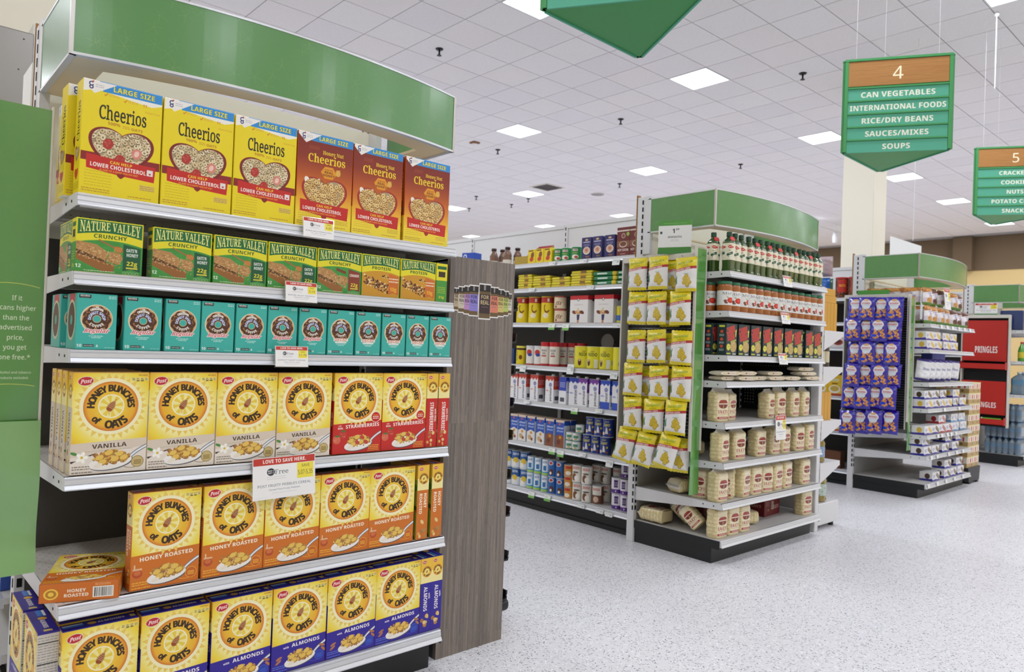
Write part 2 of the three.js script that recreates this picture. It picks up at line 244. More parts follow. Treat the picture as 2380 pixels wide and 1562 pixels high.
function canopy(parent, x0, x1, zc, zb, y0, y1, bulge) {
  const N = 28, cur = (o) => { const a = []; for (let i = 0; i <= N; i++) { const t = i / N; a.push(new THREE.Vector2(x0 - o * (1 - 2 * t) + (x1 - x0) * t, -(zc + o + bulge * (1 - (2 * t - 1) ** 2)))); } return a; };
  const strip = (oOut, oIn, ya, yb) => { const s = new THREE.Shape([...cur(oOut), ...cur(oIn).reverse()]); const g = new THREE.ExtrudeGeometry(s, { depth: yb - ya, bevelEnabled: false }); g.rotateX(-Math.PI / 2); g.translate(0, ya, 0); return g; };
  const c = new THREE.Group(); c.name = 'canopy'; parent.add(c);
  mesh('front_panel', metreUV(strip(0, -0.012, y0, y1), 1), canopyMat, c);
  mesh('edge_trim', strip(0.002, -0.014, y0 - 0.004, y0 + 0.003), M.alu, c); mesh('edge_trim', strip(0.002, -0.014, y1 - 0.003, y1 + 0.003), M.alu, c);
  for (const [a, b] of [[x0, x0 + 0.012], [x1 - 0.012, x1]]) { mesh('side_panel', metreUV(box2(a, b, y0, y1, zb, zc), 1), canopyMat, c); mesh('side_trim', join([box2(a - 0.002, b + 0.002, y0 - 0.004, y0 + 0.003, zb, zc), box2(a - 0.002, b + 0.002, y1 - 0.003, y1 + 0.003, zb, zc)]), M.alu, c); }
  for (const x of [x0, x1]) mesh('corner_trim', box2(x - 0.004, x + 0.006, y0 - 0.004, y1 + 0.003, zc - 0.008, zc + 0.003), M.steel, c);
  // a flange runs round the underside; the canopy is open above, so light falls through it onto the header
  const so = new THREE.Shape([...cur(-0.014), new THREE.Vector2(x1 - 0.012, -zb), new THREE.Vector2(x0 + 0.012, -zb)]), hole = [...cur(-0.1).map((p) => new THREE.Vector2(Math.min(x1 - 0.1, Math.max(x0 + 0.1, p.x)), p.y)), new THREE.Vector2(x1 - 0.1, -zb - 0.02), new THREE.Vector2(x0 + 0.1, -zb - 0.02)]; so.holes.push(new THREE.Path(hole));
  const sg = new THREE.ExtrudeGeometry(so, { depth: 0.01, bevelEnabled: false }); sg.rotateX(-Math.PI / 2); sg.translate(0, y0, 0);
  mesh('soffit', sg, M.tan, c);
}
function endDisplay(label, { x0, zf, ys, deckY, canopyZ, backMat, rail, perforated, deepFor = () => 0.06, headY, lowMat }) {
  const o = thing('end_display', label, 'shelving unit'), x1 = x0 + 1.22, zb = zf - 0.615;
  mesh('kick_plate', join([box2(x0 + 0.004, x1 - 0.004, 0, deckY - 0.045, zf - 0.075, zf - 0.06), box2(x0 + 0.004, x0 + 0.02, 0, deckY - 0.045, zb, zf - 0.075), box2(x1 - 0.02, x1 - 0.004, 0, deckY - 0.045, zb, zf - 0.075)]), M.black, o);
  const d = mesh('base_deck', metreUV(join([box2(x0, x1, deckY - 0.03, deckY, zb, zf - 0.012)]), 0.2), perforated ? deckMat : M.shelfTop, o);
  mesh('base_edge', join([box2(x0 - 0.004, x0, deckY - 0.05, deckY - 0.002, zb, zf - 0.004), box2(x1, x1 + 0.004, deckY - 0.05, deckY - 0.002, zb, zf + 0.002), box2(x0 + 0.002, x1 - 0.002, deckY - 0.05, deckY - 0.03, zf - 0.06, zf - 0.02)]), M.black, d);
  mesh('price_rail', alongX(RAIL.map((p) => [p[0] * 1.2 + zf, p[1] * 1.15 + deckY]), x0, x1), rail, d);
  mesh('back_panel', box2(x0 + 0.02, x1 - 0.02, lowMat ? ys[ys.length - 2] - 0.03 : 0.05, headY, zb - 0.02, zb - 0.004), backMat, o);
  if (lowMat) mesh('back_panel', box2(x0 + 0.02, x1 - 0.02, 0.05, ys[ys.length - 2] - 0.03, zb - 0.02, zb - 0.004), lowMat, o);
  mesh('header_panel', box2(x0 + 0.02, x1 - 0.02, headY, 2.1, zb - 0.02, zb - 0.004), M.cream, o);
  for (const [a, b] of [[x0 - 0.012, x0 + 0.02], [x1 - 0.02, x1 + 0.012]]) {
    const p = mesh('post', join([rbox(a, b, 0, 2.185, zb - 0.055, zb - 0.002, 0.004), box2(a + 0.002, b - 0.002, 1.82, 2.185, zb - 0.002, zb + 0.05)]), M.white, o);
    mesh('post_edge', box2(a - 0.002, b + 0.002, 1.75, 2.2, zb - 0.062, zb - 0.055), M.brownEdge, p);
    slotStrip(a + 0.009, b - 0.009, zb - 0.001, 0.2, 1.8, 0.045, p); slotStrip(zb - 0.016, zb - 0.006, a - 0.0005, 0.2, 2.15, 0.045, p, 'x');
  }
  ys.forEach((y, i) => shelfX(o, x0, x1, y, zf, zb, { rail, perforated, deep: deepFor(i) }));
  canopy(o, x0 - 0.008, x0 + 1.283, canopyZ, zb + 0.03, 1.955, 2.165, 0.085);
  for (const x of [x0 + 0.25, x0 + 1.0]) { const b = mesh('canopy_bracket', box2(x, x + 0.05, 1.8, 1.955, zb - 0.004, zb + 0.02), M.steel, o); mesh('bolt', join([0.01, 0.025, 0.04].map((k) => new THREE.CylinderGeometry(0.004, 0.004, 0.006, 8).rotateX(Math.PI / 2).translate(x + k, 1.93 - k * 0.2, zb + 0.022))), M.chrome, b); }
  return o;
}
const E1 = { x0: 0.397, zf: -2.135, ys: [1.561, 1.358, 1.156, 0.828, 0.498], deckY: 0.158, canopyZ: -2.258, backMat: M.dark, rail: M.alu, perforated: true, headY: 1.5 };
endDisplay('tall end display of cereal boxes with metal shelf edges and a green canopy', E1);
const E2 = { x0: 3.672, zf: -2.252, ys: [1.685, 1.455, 1.199, 1.048, 0.811, 0.581, 0.35], deckY: 0.14, canopyZ: -2.352, backMat: M.slate, rail: std('#d9dadc', 0.35, 0.25), perforated: false, headY: 1.66, lowMat: std('#a9a6a0', 0.55), deepFor: (i) => (i > 4 ? 0.085 : 0.05) };
const e2o = endDisplay('end display of oil, sauce jars and bagged pasta under a green canopy', E2);
// dark pegboard closing the far side of the pasta display, with its rows of pale peg holes
{ const pb = mesh('pegboard', box2(E2.x0 + 1.214, E2.x0 + 1.219, 0.6, 1.66, E2.zf - 0.61, E2.zf - 0.1), M.slate, e2o); const L = []; for (let k = 0; k < 24; k++) for (const y of [1.135, 0.985, 0.96]) L.push(new THREE.CylinderGeometry(0.0035, 0.0035, 0.002, 6).rotateZ(Math.PI / 2).translate(E2.x0 + 1.2135, y, E2.zf - 0.58 + k * 0.02)); for (let k = 0; k < 4; k++) for (let j = 0; j < 5; j++) L.push(new THREE.CylinderGeometry(0.0045, 0.0045, 0.002, 6).rotateZ(Math.PI / 2).translate(E2.x0 + 1.2135, 0.86 + j * 0.022, E2.zf - 0.58 + k * 0.022)); const m = mesh('peg_hole', join(L), M.tagwhite, pb); m.userData.kind = 'stuff'; }
const E3 = { x0: 6.946, zf: -2.272, ys: [1.541, 1.315, 1.02, 0.79, 0.558, 0.375], deckY: 0.13, canopyZ: -2.368, backMat: std('#a5a6a8', 0.5), rail: std('#cfd0d2', 0.4, 0.2), perforated: false, headY: 1.6, deepFor: (i) => (i > 3 ? 0.08 : 0.05) };
endDisplay('far end display of packaged pastries under a green canopy', E3);
const E4 = { x0: 10.222, zf: -2.29, ys: [1.62, 1.25, 0.85], deckY: 0.13, canopyZ: -2.38, backMat: std('#8a8b8d', 0.5), rail: E3.rail, perforated: false, headY: 1.6 };
endDisplay('end display of bottled water beyond the pastry display', E4);

// aisle runs behind the end displays
function railZ(x, y, z0, z1, s = -1) { return alongZ(RAIL.map((p) => [x + s * p[0], y + p[1]]), z0, z1); }
function run(label, { xl, xr, z0, z1, ysL, ysR = [], top, deckY = 0.148, inner = M.dark, upper = M.white }) {
  const o = thing('aisle_shelving', label, 'shelving unit'), xc = (xl + xr) / 2;
  mesh('kick_plate', join([box2(xl + 0.05, xl + 0.065, 0.01, deckY - 0.03, z0, z1), box2(xr - 0.065, xr - 0.05, 0.01, deckY - 0.03, z0, z1), box2(xl + 0.035, xl + 0.05, 0, 0.03, z0, z1)]), M.black, o);
  const d = mesh('base_deck', box2(xl + 0.012, xr - 0.012, deckY - 0.03, deckY, z0, z1), M.shelfTop, o); mesh('price_rail', railZ(xl, deckY, z0, z1), M.alu, d);
  for (let z = z1; z > z0; z -= 1.22) { const a = Math.max(z0, z - 1.216); mesh('back_panel', box2(xc - 0.02, xc + 0.02, deckY, ysL[0] - 0.02, a, z), inner, o); const u = mesh('header_panel', box2(xc - 0.022, xc + 0.022, ysL[0] - 0.02, top, a, z), upper, o); mesh('panel_trim', box2(xc - 0.03, xc + 0.03, top - 0.03, top, a, z), upper, u); const st = mesh('slotted_strip', box2(xc - 0.032, xc - 0.022, deckY, top - 0.03, a - 0.001, a + 0.035), upper, o); slotStrip(a + 0.012, a + 0.02, xc - 0.0325, ysL[0] + 0.02, top - 0.04, 0.045, st, 'x'); }
  for (const [ys, s] of [[ysL, -1], [ysR, 1]]) for (const y of ys) { const sh = mesh('shelf', s < 0 ? box2(xl + 0.012, xc - 0.02, y - 0.02, y, z0, z1) : box2(xc + 0.02, xr - 0.012, y - 0.02, y, z0, z1), M.shelfTop, o); mesh('price_rail', s < 0 ? railZ(xl, y, z0, z1) : railZ(xr - 0.01, y, z0, z1, 1), M.alu, sh); }
  return o;
}
const G2Y = [1.831, 1.644, 1.385, 1.068, 0.803, 0.492];
run('long aisle shelving of drinks, milk and tins behind the pasta display', { xl: 3.714, xr: 4.86, z0: -9, z1: -2.93, ysL: G2Y, ysR: [1.5, 1.0, 0.5], top: 2.215 });
const G3Y = [1.79, 1.553, 1.312, 0.841, 0.507];
run('aisle shelving of snacks behind the pastry display', { xl: 6.99, xr: 8.14, z0: -9, z1: -2.96, ysL: G3Y, ysR: [1.5, 1.0, 0.5], top: 2.15, deckY: 0.146 });
run('short aisle shelving behind the cereal display', { xl: 0.36, xr: 1.6, z0: -3.75, z1: -2.82, ysL: [1.75, 1.4, 1.05, 0.7, 0.33], ysR: [1.5, 1.0, 0.5], top: 2.12 });
run('aisle shelving behind the bottled water display', { xl: 10.27, xr: 11.4, z0: -3.9, z1: -2.98, ysL: [1.79, 1.31, 0.84], top: 2.15 });
// ---------------------------------------------------------------- cartons: one printed sheet per kind, folded round a chamfered box
// sheet layout: top panel above the front, side panel to the right of the front
function cartonGeo(w, h, d, b = 0.0014) {
  const W = w / 2, D = d / 2, pos = [], uv = [], A = w + d, B = h + d;
  const F = {}, map = { f: (x, y, z) => [(x + W) / A, y / B], r: (x, y, z) => [(w + D - z) / A, y / B], k: (x, y, z) => [(W - x) / A, y / B], l: (x, y, z) => [(w + z + D) / A, y / B], t: (x, y, z) => [(x + W) / A, (h + D - z) / B], m: (x, y, z) => [(x + W) / A, (h + D + z) / B] };
  const corner = (sx, sy, sz, f) => { let x = sx * W, y = sy > 0 ? h : 0, z = sz * D; if (f !== 'r' && f !== 'l') x -= sx * b; if (f !== 't' && f !== 'm') y -= sy * b; if (f !== 'f' && f !== 'k') z -= sz * b; return [x, y, z]; };
  const tri = (f, ...vs) => { for (const v of vs) { pos.push(...v); const u = map[f](...v); uv.push(Math.min(0.999, Math.max(0.001, u[0])), Math.min(0.999, Math.max(0.001, u[1]))); } };
  const quad = (f, a, c, e, g) => { tri(f, a, c, e); tri(f, a, e, g); };
  quad('f', corner(-1, -1, 1, 'f'), corner(1, -1, 1, 'f'), corner(1, 1, 1, 'f'), corner(-1, 1, 1, 'f'));
  quad('k', corner(1, -1, -1, 'k'), corner(-1, -1, -1, 'k'), corner(-1, 1, -1, 'k'), corner(1, 1, -1, 'k'));
  quad('r', corner(1, -1, 1, 'r'), corner(1, -1, -1, 'r'), corner(1, 1, -1, 'r'), corner(1, 1, 1, 'r'));
  quad('l', corner(-1, -1, -1, 'l'), corner(-1, -1, 1, 'l'), corner(-1, 1, 1, 'l'), corner(-1, 1, -1, 'l'));
  quad('t', corner(-1, 1, 1, 't'), corner(1, 1, 1, 't'), corner(1, 1, -1, 't'), corner(-1, 1, -1, 't'));
  quad('m', corner(-1, -1, -1, 'm'), corner(1, -1, -1, 'm'), corner(1, -1, 1, 'm'), corner(-1, -1, 1, 'm'));
  for (const sx of [-1, 1]) for (const sz of [-1, 1]) { const f = sz > 0 ? 'f' : 'k', s = sx > 0 ? 'r' : 'l'; quad(s, corner(sx, -1, sz, f), corner(sx, -1, sz, s), corner(sx, 1, sz, s), corner(sx, 1, sz, f)); }
  for (const sy of [-1, 1]) for (const sz of [-1, 1]) { const f = sz > 0 ? 'f' : 'k', s = sy > 0 ? 't' : 'm'; quad(s, corner(-1, sy, sz, f), corner(1, sy, sz, f), corner(1, sy, sz, s), corner(-1, sy, sz, s)); }
  for (const sy of [-1, 1]) for (const sx of [-1, 1]) { const f = sx > 0 ? 'r' : 'l', s = sy > 0 ? 't' : 'm'; quad(s, corner(sx, sy, -1, f), corner(sx, sy, 1, f), corner(sx, sy, 1, s), corner(sx, sy, -1, s)); }
  const g = new THREE.BufferGeometry(); g.setAttribute('position', new THREE.Float32BufferAttribute(pos, 3)); g.setAttribute('uv', new THREE.Float32BufferAttribute(uv, 2)); g.computeVertexNormals();
  return g;
}
function cartonMat(w, h, d, S, front, side, top, rough = 0.42) {
  const t = canvasTex(Math.round((w + d) * S), Math.round((h + d) * S), (g, TW, TH) => {
    const W = w * S, H = h * S, D = d * S; g.save();
    g.save(); g.translate(0, D); g.beginPath(); g.rect(0, 0, W, H + 2); g.clip(); front(g, W, H); g.restore();
    g.save(); g.translate(W, D); g.beginPath(); g.rect(0, 0, D + 2, H + 2); g.clip(); side(g, D, H); g.restore();
    g.save(); g.beginPath(); g.rect(0, 0, W, D); g.clip(); top(g, W, D); g.restore(); g.restore();
  });
  return std('#ffffff', rough, 0, { map: t });
}
// carton with a separate glued closing flap on top
function carton(w, h, d, mat, flap = true) {
  const g = cartonGeo(w, h, d), body = new THREE.Mesh(g, mat);
  if (!flap) return body;
  const o = new THREE.Group(); body.name = 'carton'; o.add(body);
  const fg = bx(w * 0.985, 0.0009, d * 0.6, 0, h + 0.0003, d * 0.18), p = fg.attributes.position, u = fg.attributes.uv; for (let i = 0; i < p.count; i++) u.setXY(i, (p.getX(i) + w / 2) / (w + d), (h + d / 2 - p.getZ(i)) / (h + d));
  mesh('top_flap', fg, mat, o);
  return o;
}
// --- print of the oat cereal boxes
function heartPath(g) { g.beginPath(); g.moveTo(0, 0.92); g.bezierCurveTo(-0.42, 0.66, -1.1, 0.24, -1.06, -0.28); g.bezierCurveTo(-1.02, -0.74, -0.36, -0.82, 0, -0.5); g.bezierCurveTo(0.36, -0.82, 1.02, -0.74, 1.06, -0.28); g.bezierCurveTo(1.1, 0.24, 0.42, 0.66, 0, 0.92); }
function heart(g, x, y, s, fill, tilt = 0) { g.save(); g.translate(x, y); g.rotate(tilt); g.scale(s, s); g.fillStyle = fill; heartPath(g); g.fill(); g.restore(); }
function rings(g, x, y, s, light, mid, dark, n) { g.save(); g.translate(x, y); g.scale(s, s); heartPath(g); g.clip(); rect(g, -2, -2, 4, 4, '#b09a78'); for (let i = 0; i < n; i++) { const u = rr(-1.05, 1.05), v = rr(-0.75, 0.9), r = rr(0.09, 0.11), a = rnd() * 3; ell(g, u, v + r * 0.22, r * 1.06, r * 0.95, dark, a); ell(g, u, v, r, r * rr(0.72, 0.95), rnd() < 0.5 ? light : mid, a); ell(g, u, v, r * 0.38, r * 0.3, dark, a); } g.restore(); }
function cheerFront(g, W, H, nut) {
  if (nut) { const q = g.createLinearGradient(0, 0, 0, H); q.addColorStop(0, '#7c2418'); q.addColorStop(0.25, '#8c2e1a'); q.addColorStop(0.5, '#c8641f'); q.addColorStop(0.72, '#efae2c'); q.addColorStop(0.85, '#f4d836'); q.addColorStop(1, '#f2dc3c'); g.fillStyle = q; } else g.fillStyle = '#efd81a';
  g.fillRect(0, 0, W, H);
  if (!nut) rect(g, 0, 0, W, H * 0.135, '#f4f1e6'), poly(g, [[0, H * 0.11], [W * 0.18, H * 0.075], [W * 0.6, H * 0.11], [W * 0.86, H * 0.13], [W, H * 0.1], [W, H * 0.2], [0, H * 0.2]], '#efd81a');
  rect(g, W * 0.24, 0, W * 0.76, H * 0.085, '#2f8fd6'); txt(g, 'LARGE SIZE', W * 0.63, H * 0.045, H * 0.062, '#f4e32a', { w: W * 0.54, stroke: '#2a6fc0', sw: 3 });
  rect(g, 0, 0, W * 0.26, H * 0.01, '#f2efe8'); poly(g, [[0, 0], [W * 0.42, 0], [W * 0.14, H * 0.115], [0, H * 0.03]], '#f2efe8');
  g.strokeStyle = '#232a66'; g.lineWidth = W * 0.013; g.beginPath(); g.arc(W * 0.1, H * 0.035, W * 0.024, 0.4, 5.6); g.stroke(); g.beginPath(); g.arc(W * 0.1, H * 0.064, W * 0.02, 0, 6.3); g.stroke(); heart(g, W * 0.12, H * 0.012, W * 0.012, '#d03a35');
  lines(g, W * 0.15, H * 0.034, W * 0.1, 2, H * 0.017, '#8a90b4', 2);
  if (!nut) {
    for (const [x, y] of [[0.28, 0.105], [0.52, 0.125]]) { g.strokeStyle = '#d8761f'; g.lineWidth = 4; g.beginPath(); g.moveTo(W * x - 7, H * y); g.lineTo(W * x - 2, H * y + 6); g.lineTo(W * x + 8, H * y - 8); g.stroke(); lines(g, W * x + 12, H * y - 5, W * 0.13, 2, 7, '#d99a50', 2); }
    txt(g, '11', W * 0.77, H * 0.128, H * 0.034, '#d8761f'); txt(g, 'Gluten Free', W * 0.87, H * 0.185, H * 0.025, '#d9a021', { bold: false });
    txt(g, 'Cheerios', W * 0.5, H * 0.265, H * 0.165, '#1e1a12', { font: 'serif', w: W * 0.6, bold: false, stroke: '#1e1a12', sw: 3 });
    txt(g, '100%', W * 0.39, H * 0.353, H * 0.038, '#b9741d', { w: W * 0.16 }); txt(g, 'OATS', W * 0.68, H * 0.366, H * 0.035, '#b9741d', { w: W * 0.15 }); lines(g, W * 0.5, H * 0.352, W * 0.09, 2, 8, '#c98a2a', 3);
  } else {
    lines(g, W * 0.2, H * 0.135, W * 0.18, 3, 8, '#b0532a', 3);
    txt(g, 'Honey Nut', W * 0.63, H * 0.185, H * 0.058, '#f3d532', { font: 'serif', w: W * 0.38 }); txt(g, 'Cheerios', W * 0.52, H * 0.265, H * 0.12, '#f5d92e', { font: 'serif', w: W * 0.68 });
    poly(g, [0, 1, 2, 3, 4, 5].map((k) => [W * 0.56 + Math.cos(k * 1.0472) * W * 0.145, H * 0.395 + Math.sin(k * 1.0472) * W * 0.115]), '#e79a22'); txt(g, 'made with', W * 0.56, H * 0.362, H * 0.019, '#8c4a12'); txt(g, 'REAL', W * 0.56, H * 0.39, H * 0.034, '#5a2a10', { w: W * 0.16 }); txt(g, 'HONEY', W * 0.56, H * 0.424, H * 0.034, '#5a2a10', { w: W * 0.22 });
    g.strokeStyle = '#e9c069'; g.lineWidth = 3; ell(g, W * 0.73, H * 0.38, W * 0.045, W * 0.055, '#e0a83e'); for (let k = -2; k < 3; k++) { g.beginPath(); g.moveTo(W * 0.69, H * 0.38 + k * 8); g.lineTo(W * 0.77, H * 0.38 + k * 8 - 4); g.stroke(); }
  }
  const hx = W * 0.5, hy = H * (nut ? 0.64 : 0.565), hs = W * 0.385;
  if (!nut) rect(g, 0, H * 0.63, W, H * 0.075, '#8c2020');
  heart(g, hx, hy, hs, nut ? '#a52a24' : '#7d1f1c'); heart(g, hx, hy - hs * 0.02, hs * 0.9, '#e8ddcc');
  if (nut) { ell(g, W * 0.2, H * 0.53, W * 0.05, W * 0.1, '#f5f0e6', -0.5); ell(g, W * 0.38, H * 0.505, W * 0.03, W * 0.05, '#f5f0e6', 0.3); }
  rings(g, hx, hy - hs * 0.02, hs * 0.9, nut ? '#ecd08e' : '#ecdcb6', nut ? '#deb66a' : '#dac496', nut ? '#8a5a2c' : '#7d6a4c', 250);
  if (!nut) for (const [x, y, c] of [[0.33, 0.535, '#b5342c'], [0.69, 0.58, '#dd8a78'], [0.48, 0.66, '#b5342c']]) { ell(g, W * x, H * y, W * 0.065, W * 0.075, c, 0.4); for (let k = 0; k < 12; k++) ell(g, W * x + rr(-0.05, 0.05) * W, H * y + rr(-0.055, 0.055) * W, 1.5, 1.5, '#e6b48a'); if (c === '#dd8a78') ell(g, W * x, H * y, W * 0.03, W * 0.045, '#f3cdbf', 0.4); }
  g.save(); g.translate(W * 0.5, H * (nut ? 0.775 : 0.705)); g.rotate(0.02);
  poly(g, [[-W * 0.43, -H * 0.055], [W * 0.0, -H * 0.04], [W * 0.44, -H * 0.035], [W * 0.43, H * 0.105], [0, H * 0.095], [-W * 0.42, H * 0.07]], '#c8261f');
  txt(g, 'CAN HELP', 0, -H * 0.01, H * 0.036, '#f3d532', { w: W * 0.28 }); txt(g, 'LOWER CHOLESTEROL', -W * 0.03, H * 0.032, H * 0.05, '#f8f4ea', { w: W * 0.7 }); txt(g, 'AS PART OF A HEART HEALTHY DIET', -W * 0.02, H * 0.069, H * 0.022, '#f0b23a', { w: W * 0.48 });
  if (!nut) { rect(g, W * 0.33, -H * 0.005, W * 0.08, H * 0.055, '#e8e6e2'); heart(g, W * 0.37, H * 0.032, W * 0.015, '#c8261f'); }
  g.restore();
  heart(g, hx, H * (nut ? 0.88 : 0.8), W * 0.045, nut ? '#a52a24' : '#8c2020');
  if (!nut) { lines(g, W * 0.06, H * 0.79, W * 0.33, 6, H * 0.025, '#cdb316', 3); rect(g, W * 0.74, H * 0.85, W * 0.2, H * 0.05, '#e3c45a'); lines(g, W * 0.75, H * 0.86, W * 0.18, 3, 9, '#a98a3a', 3); } else { lines(g, W * 0.05, H * 0.84, W * 0.35, 4, H * 0.022, '#d8a828', 3); lines(g, W * 0.72, H * 0.9, W * 0.22, 3, 9, '#b98a3a', 3); }
  lines(g, W * 0.03, H * 0.945, W * 0.34, 2, H * 0.02, '#b8862a', 4); lines(g, W * 0.6, H * 0.968, W * 0.3, 1, 8, '#b8862a', 4);
}
function cheerSide(g, W, H, nut) { g.fillStyle = nut ? '#b8521f' : '#efd81a'; g.fillRect(0, 0, W, H); if (nut) rect(g, 0, H * 0.7, W, H * 0.3, '#efc836'); g.save(); g.translate(W * 0.55, H * 0.36); g.rotate(-Math.PI / 2); txt(g, 'Cheerios', 0, 0, W * 0.62, nut ? '#f3d532' : '#1e1a12', { font: 'serif', w: H * 0.36 }); g.restore(); heart(g, W * 0.5, H * 0.64, W * 0.36, '#8c2a24', 0.2); rings(g, W * 0.5, H * 0.64, W * 0.3, '#e3cfa4', '#cdb283', '#7d6a4c', 90); heart(g, W * 0.5, H * 0.82, W * 0.28, '#c8261f'); lines(g, 4, H * 0.9, W - 8, 4, 9, '#a98a1a', 3); }
const CW = 0.194, CH = 0.299, CD = 0.066, CS = 1900;
const matOat = cartonMat(CW, CH, CD, CS, (g, W, H) => cheerFront(g, W, H, false), (g, W, H) => cheerSide(g, W, H, false), (g, W, H) => { rect(g, 0, 0, W, H, '#efe9d8'); poly(g, [[W * 0.3, 0], [W, 0], [W, H], [W * 0.2, H]], '#2f8fd6'); });
const matNut = cartonMat(CW, CH, CD, CS, (g, W, H) => cheerFront(g, W, H, true), (g, W, H) => cheerSide(g, W, H, true), (g, W, H) => { rect(g, 0, 0, W, H, '#efe9d8'); poly(g, [[W * 0.3, 0], [W, 0], [W, H], [W * 0.2, H]], '#2f8fd6'); });
// --- print of the honey-dipper flake cereal boxes
const FLAVOUR = {
  vanilla: { band: '#dccdbb', text: ['VANILLA'], ink: '#3a2717', side: '#d8c9b4', top: '#dfae5a', sideInk: '#3a2717', h: 0.665, badge: '#cbb67a' },
  berry: { band: '#c8241d', text: ['STRAWBERRIES'], ink: '#fbf6ee', pre: ['with', 'REAL'], side: '#c8241d', top: '#c9962f', sideInk: '#fbf6ee', h: 0.6, badge: '#c8241d' },
  honey: { band: '#d2721c', text: ['HONEY ROASTED'], ink: '#fbf3e2', side: '#d2721c', top: '#a8551c', sideInk: '#fbf3e2', h: 0.615, badge: '#c9641a' },
  almond: { band: '#2f1f96', text: ['ALMONDS'], ink: '#fbf6ee', pre: ['with'], side: '#2f1f96', top: '#2c1d86', sideInk: '#fbf6ee', h: 0.645, badge: '#2a3fae' },
};
function dipper(g, x, y, s) {
  g.save(); g.translate(x, y); g.rotate(0.55); g.strokeStyle = '#b98a4a'; g.lineWidth = s * 0.09; g.beginPath(); g.moveTo(0, -s * 0.5); g.lineTo(0, -s * 0.95); g.stroke();
  for (let k = 0; k < 6; k++) { const w = s * [0.2, 0.3, 0.37, 0.41, 0.4, 0.36][k]; ell(g, 0, -s * 0.5 + k * s * 0.17, w, s * 0.105, '#7d3d18'); ell(g, -w * 0.15, -s * 0.53 + k * s * 0.17, w * 0.8, s * 0.05, '#b8642a'); g.strokeStyle = '#ecd2a4'; g.lineWidth = s * 0.035; g.beginPath(); g.ellipse(0, -s * 0.56 + k * s * 0.17, w, s * 0.07, 0, 0.1, 3.0); g.stroke(); }
  ell(g, 0, s * 0.42, s * 0.3, s * 0.2, '#9a4a1c'); g.restore();
  g.strokeStyle = '#c07a2a'; g.lineWidth = s * 0.03; for (const k of [-0.05, 0.06]) { g.beginPath(); g.moveTo(x - s * 0.18 + k * s, y + s * 0.5); g.lineTo(x - s * 0.2 + k * s, y + s * 1.0); g.stroke(); }
}
function medallion(g, cx, cy, R, rays = true) {
  if (rays) { g.fillStyle = '#f8eeb0'; for (let k = 0; k < 30; k++) { const a = k * 6.2832 / 30, r1 = R * 1.12, r2 = R * (k % 2 ? 1.3 : 1.38); g.beginPath(); g.moveTo(cx + Math.cos(a - 0.1) * r1, cy + Math.sin(a - 0.1) * r1); g.lineTo(cx + Math.cos(a) * r2, cy + Math.sin(a) * r2); g.lineTo(cx + Math.cos(a + 0.1) * r1, cy + Math.sin(a + 0.1) * r1); g.fillStyle = '#f0cf5e'; g.fill(); } ell(g, cx, cy, R * 1.14, R * 1.14, '#fbf3c4'); }
  const q = g.createRadialGradient(cx, cy, R * 0.4, cx, cy, R); q.addColorStop(0, '#f4cf3c'); q.addColorStop(0.75, '#eeb32e'); q.addColorStop(1, '#dd7d24'); ell(g, cx, cy, R, R, q); g.strokeStyle = '#c9742a'; g.lineWidth = R * 0.02; g.beginPath(); g.arc(cx, cy, R * 0.99, 0, 7); g.stroke();
  ell(g, cx, cy, R * 0.48, R * 0.48, '#fdf6dc'); ell(g, cx, cy, R * 0.435, R * 0.435, '#efd24a'); g.fillStyle = '#f8ec9a'; for (let k = 0; k < 16; k += 2) { g.beginPath(); g.moveTo(cx, cy); g.arc(cx, cy, R * 0.43, k * 0.3927, k * 0.3927 + 0.3927); g.fill(); }
  dipper(g, cx, cy, R * 0.36);
  arcText(g, 'HONEY BUNCHES', cx, cy, R * 0.73, -Math.PI / 2, 3.3, R * 0.36, '#38230f'); arcText(g, 'of', cx, cy, R * 0.75, 2.35, 0.34, R * 0.34, '#38230f', true); arcText(g, 'OATS', cx, cy, R * 0.74, 1.28, 1.1, R * 0.42, '#38230f', true);
}
function postLogo(g, x, y, s) { ell(g, x, y, s * 1.02, s * 0.68, '#e8e0d8', -0.12); ell(g, x, y, s * 0.95, s * 0.6, '#c4202a', -0.12); g.save(); g.translate(x, y); g.rotate(-0.12); txt(g, 'Post', 0, 0, s * 0.8, '#fff8f0', { font: 'serif', italic: true, w: s * 1.45 }); g.restore(); }
